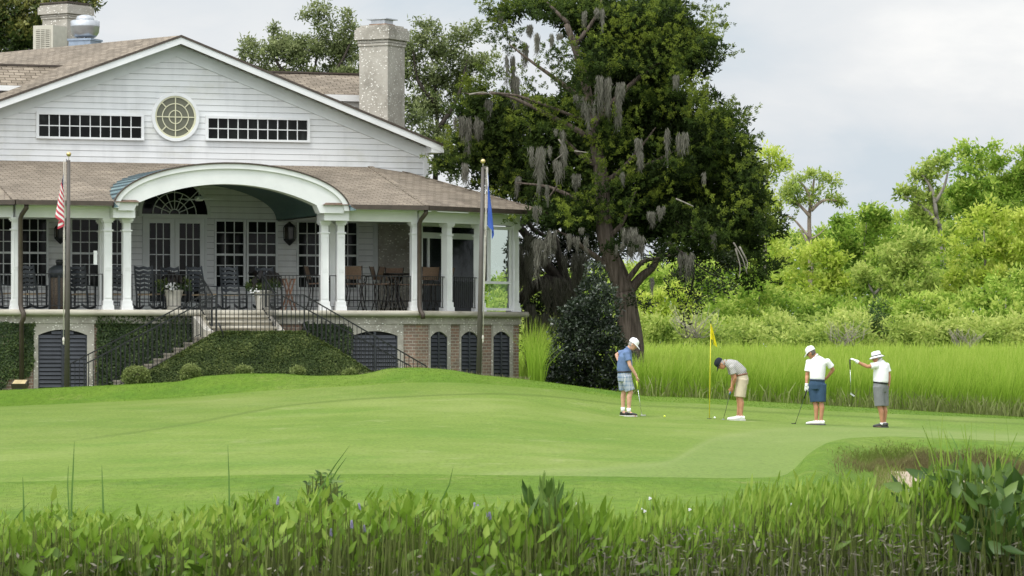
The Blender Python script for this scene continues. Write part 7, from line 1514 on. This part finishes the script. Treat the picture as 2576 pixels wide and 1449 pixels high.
# leaning sword blades through the bush and lone reeds
for j, (x, yb, pts, wd, lab) in enumerate(((780, 1330, [(770, 1330), (800, 1240), (840, 1175), (880, 1120)], .022, 'long blade leaning right out of the dark feathery bush'), (800, 1320, [(790, 1320), (820, 1230), (850, 1180), (872, 1150)], .020, 'shorter blade leaning right out of the dark feathery bush'), (182, 1400, [(178, 1400), (180, 1260), (184, 1180), (187, 1110)], .020, 'tall thin reed at left, first of the two tallest'), (575, 1400, [(576, 1400), (577, 1280), (576, 1200), (573, 1118)], .020, 'tall lone reed left of the feathery bush'), (258, 1400, [(262, 1400), (260, 1290), (258, 1230), (256, 1170)], .022, 'tall reed right of the left pair of reeds'), (60, 1400, [(62, 1400), (60, 1300), (59, 1250), (57, 1200)], .020, 'reed near the left edge'),
        (1000, 1400, [(1090, 1330), (1110, 1260), (1130, 1220), (1140, 1175)], .018, 'sharp single reed in the middle of the pond edge'), (1480, 1330, [(950, 1340), (1020, 1290), (1080, 1255), (1110, 1262)], .018, 'arching grass blade in the middle of the pond edge'), (175, 1400, [(172, 1400), (174, 1300), (170, 1220), (172, 1170)], .016, 'shorter reed beside the tallest left reed'), (2250, 1300, [(2440, 1250), (2425, 1170), (2405, 1120), (2388, 1085)], .018, 'reed curving left above the dark right clump'), (2500, 1250, [(2520, 1280), (2540, 1200), (2560, 1150), (2600, 1090)], .020, 'reed leaning right at the right edge'), (30, 1400, [(-10, 1400), (20, 1330), (50, 1290), (75, 1262)], .018, 'blade leaning right at the lower left edge'))):
    Y = 35.6; b = P(pts[0][0], pts[0][1], Y); q = [P(x_, y_, Y) - b for x_, y_ in pts]; b0 = Vector((0, 0, 0)); m = MB(); ws = [wd, wd * .95, wd * .65, .002]
    A_ = [v + Vector((-w_ / 2, 0, 0)) for v, w_ in zip(q, ws)]; B_ = [v + Vector((w_ / 2, .006, 0)) for v, w_ in zip(q, ws)]; m.strip(A_, B_, (0, .003, 0)); m.prism([(-wd / 2, 0, 0), (wd / 2, 0, 0), (wd / 2, 0, -.6), (-wd / 2, 0, -.6)], (0, .003, 0))
    o = m.build('reed', plain('reed_green', (.10, .20, .035), .5, 0, .25, 3.)); o.location = b; tag(o, lab, 'reed', 'single reeds along the pond edge')
# pickerel flower spikes and small white blossoms
M_PURP = plain('violet_flowers', (.29, .26, .42), .7, 0, .2, 30)
FL_ = [(698, 1260), (905, 1276), (885, 1320), (918, 1332), (832, 1340), (1192, 1275), (1203, 1280), (1228, 1292), (1233, 1298), (1268, 1300), (1258, 1370), (1288, 1368), (1074, 1372), (1098, 1360), (1152, 1330), (2588, 1190), (1743, 1378), (2496, 1215), (2360, 1215), (2412, 1240), (2530, 1250), (2545, 1300), (2570, 1260), (2310, 1236), (610, 1352)]
sp = None
names = {0: 'lone violet pickerel spike at left of the dark feathery bush', 16: 'lone violet pickerel spike right of the middle, low among narrow leaves', 24: 'violet pickerel spike low at left'}
for j, (x, y) in enumerate(FL_):
    p = P(x, y + 9, 34.2 if y > 1300 else 35.)
    if sp is None:
        sp = empty('pickerel_flower', p, 0); m = MB(); rq = np.random.default_rng(9)
        for q in range(40): z = q / 40 * .085; a = q * 2.4; rad = .013 * (1 - (z / .1) ** 2) + .003; m.ell((.7 * rad * math.cos(a), .7 * rad * math.sin(a), z * .9), (.005, .005, .006), 6, 4)
        m.build('blossoms', M_PURP, sp); MB().tube([(0, 0, .08), (.0, 0, -.1), (.01, .02, -.5)], .004, 5).build('stem', plain('flower_stem', (.10, .17, .04), .6), sp); c = sp
    else: c = copy_tree(sp); c.location = p
    c.rotation_euler = (R(random.uniform(-8, 8)), R(random.uniform(-10, 10)), random.uniform(0, 6))
    tag(c, names.get(j, 'violet flower spike among the leaves of the right hand clump' if x > 2250 else 'violet flower spike standing among the pickerelweed leaves'), 'flower', 'violet pickerel flowers in the clump at right' if x > 2250 else 'violet pickerel flowers along the pond edge')
M_WFL = plain('small_white_petals', (.80, .78, .80), .6, 0, .06); wf = None
for j, (x, y, lab) in enumerate(((1330, 1240, 'white blossom at the top of the spoon leaved clump'), (1452, 1268, 'pinkish white blossom right of the spoon leaved clump'), (1635, 1254, 'white blossom above the narrow leaves, upper one of three'), (1612, 1280, 'white blossom, left of the two lower ones among narrow leaves'), (1622, 1286, 'white blossom, right of the two lower ones among narrow leaves'), (1735, 1282, 'small white blossom left of the violet spike'), (1989, 1268, 'white blossom among the narrow leaves right of the middle'))):
    p = P(x, y, 35.2)
    if wf is None:
        wf = empty('white_blossom', p, 0); m = MB()
        for q in range(3): a = q * 2.1; m.ell((.009 * math.cos(a), -.004, .009 * math.sin(a)), (.009, .004, .008), 8, 5)
        m.build('petals', M_WFL, wf); MB().tube([(0, 0, 0), (.01, .01, -.2), (.0, .03, -.5)], .003, 5).build('stem', plain('flower_stem', (.10, .17, .04)), wf); c = wf
    else: c = copy_tree(wf); c.location = p
    tag(c, lab, 'flower', 'white blossoms along the pond edge')
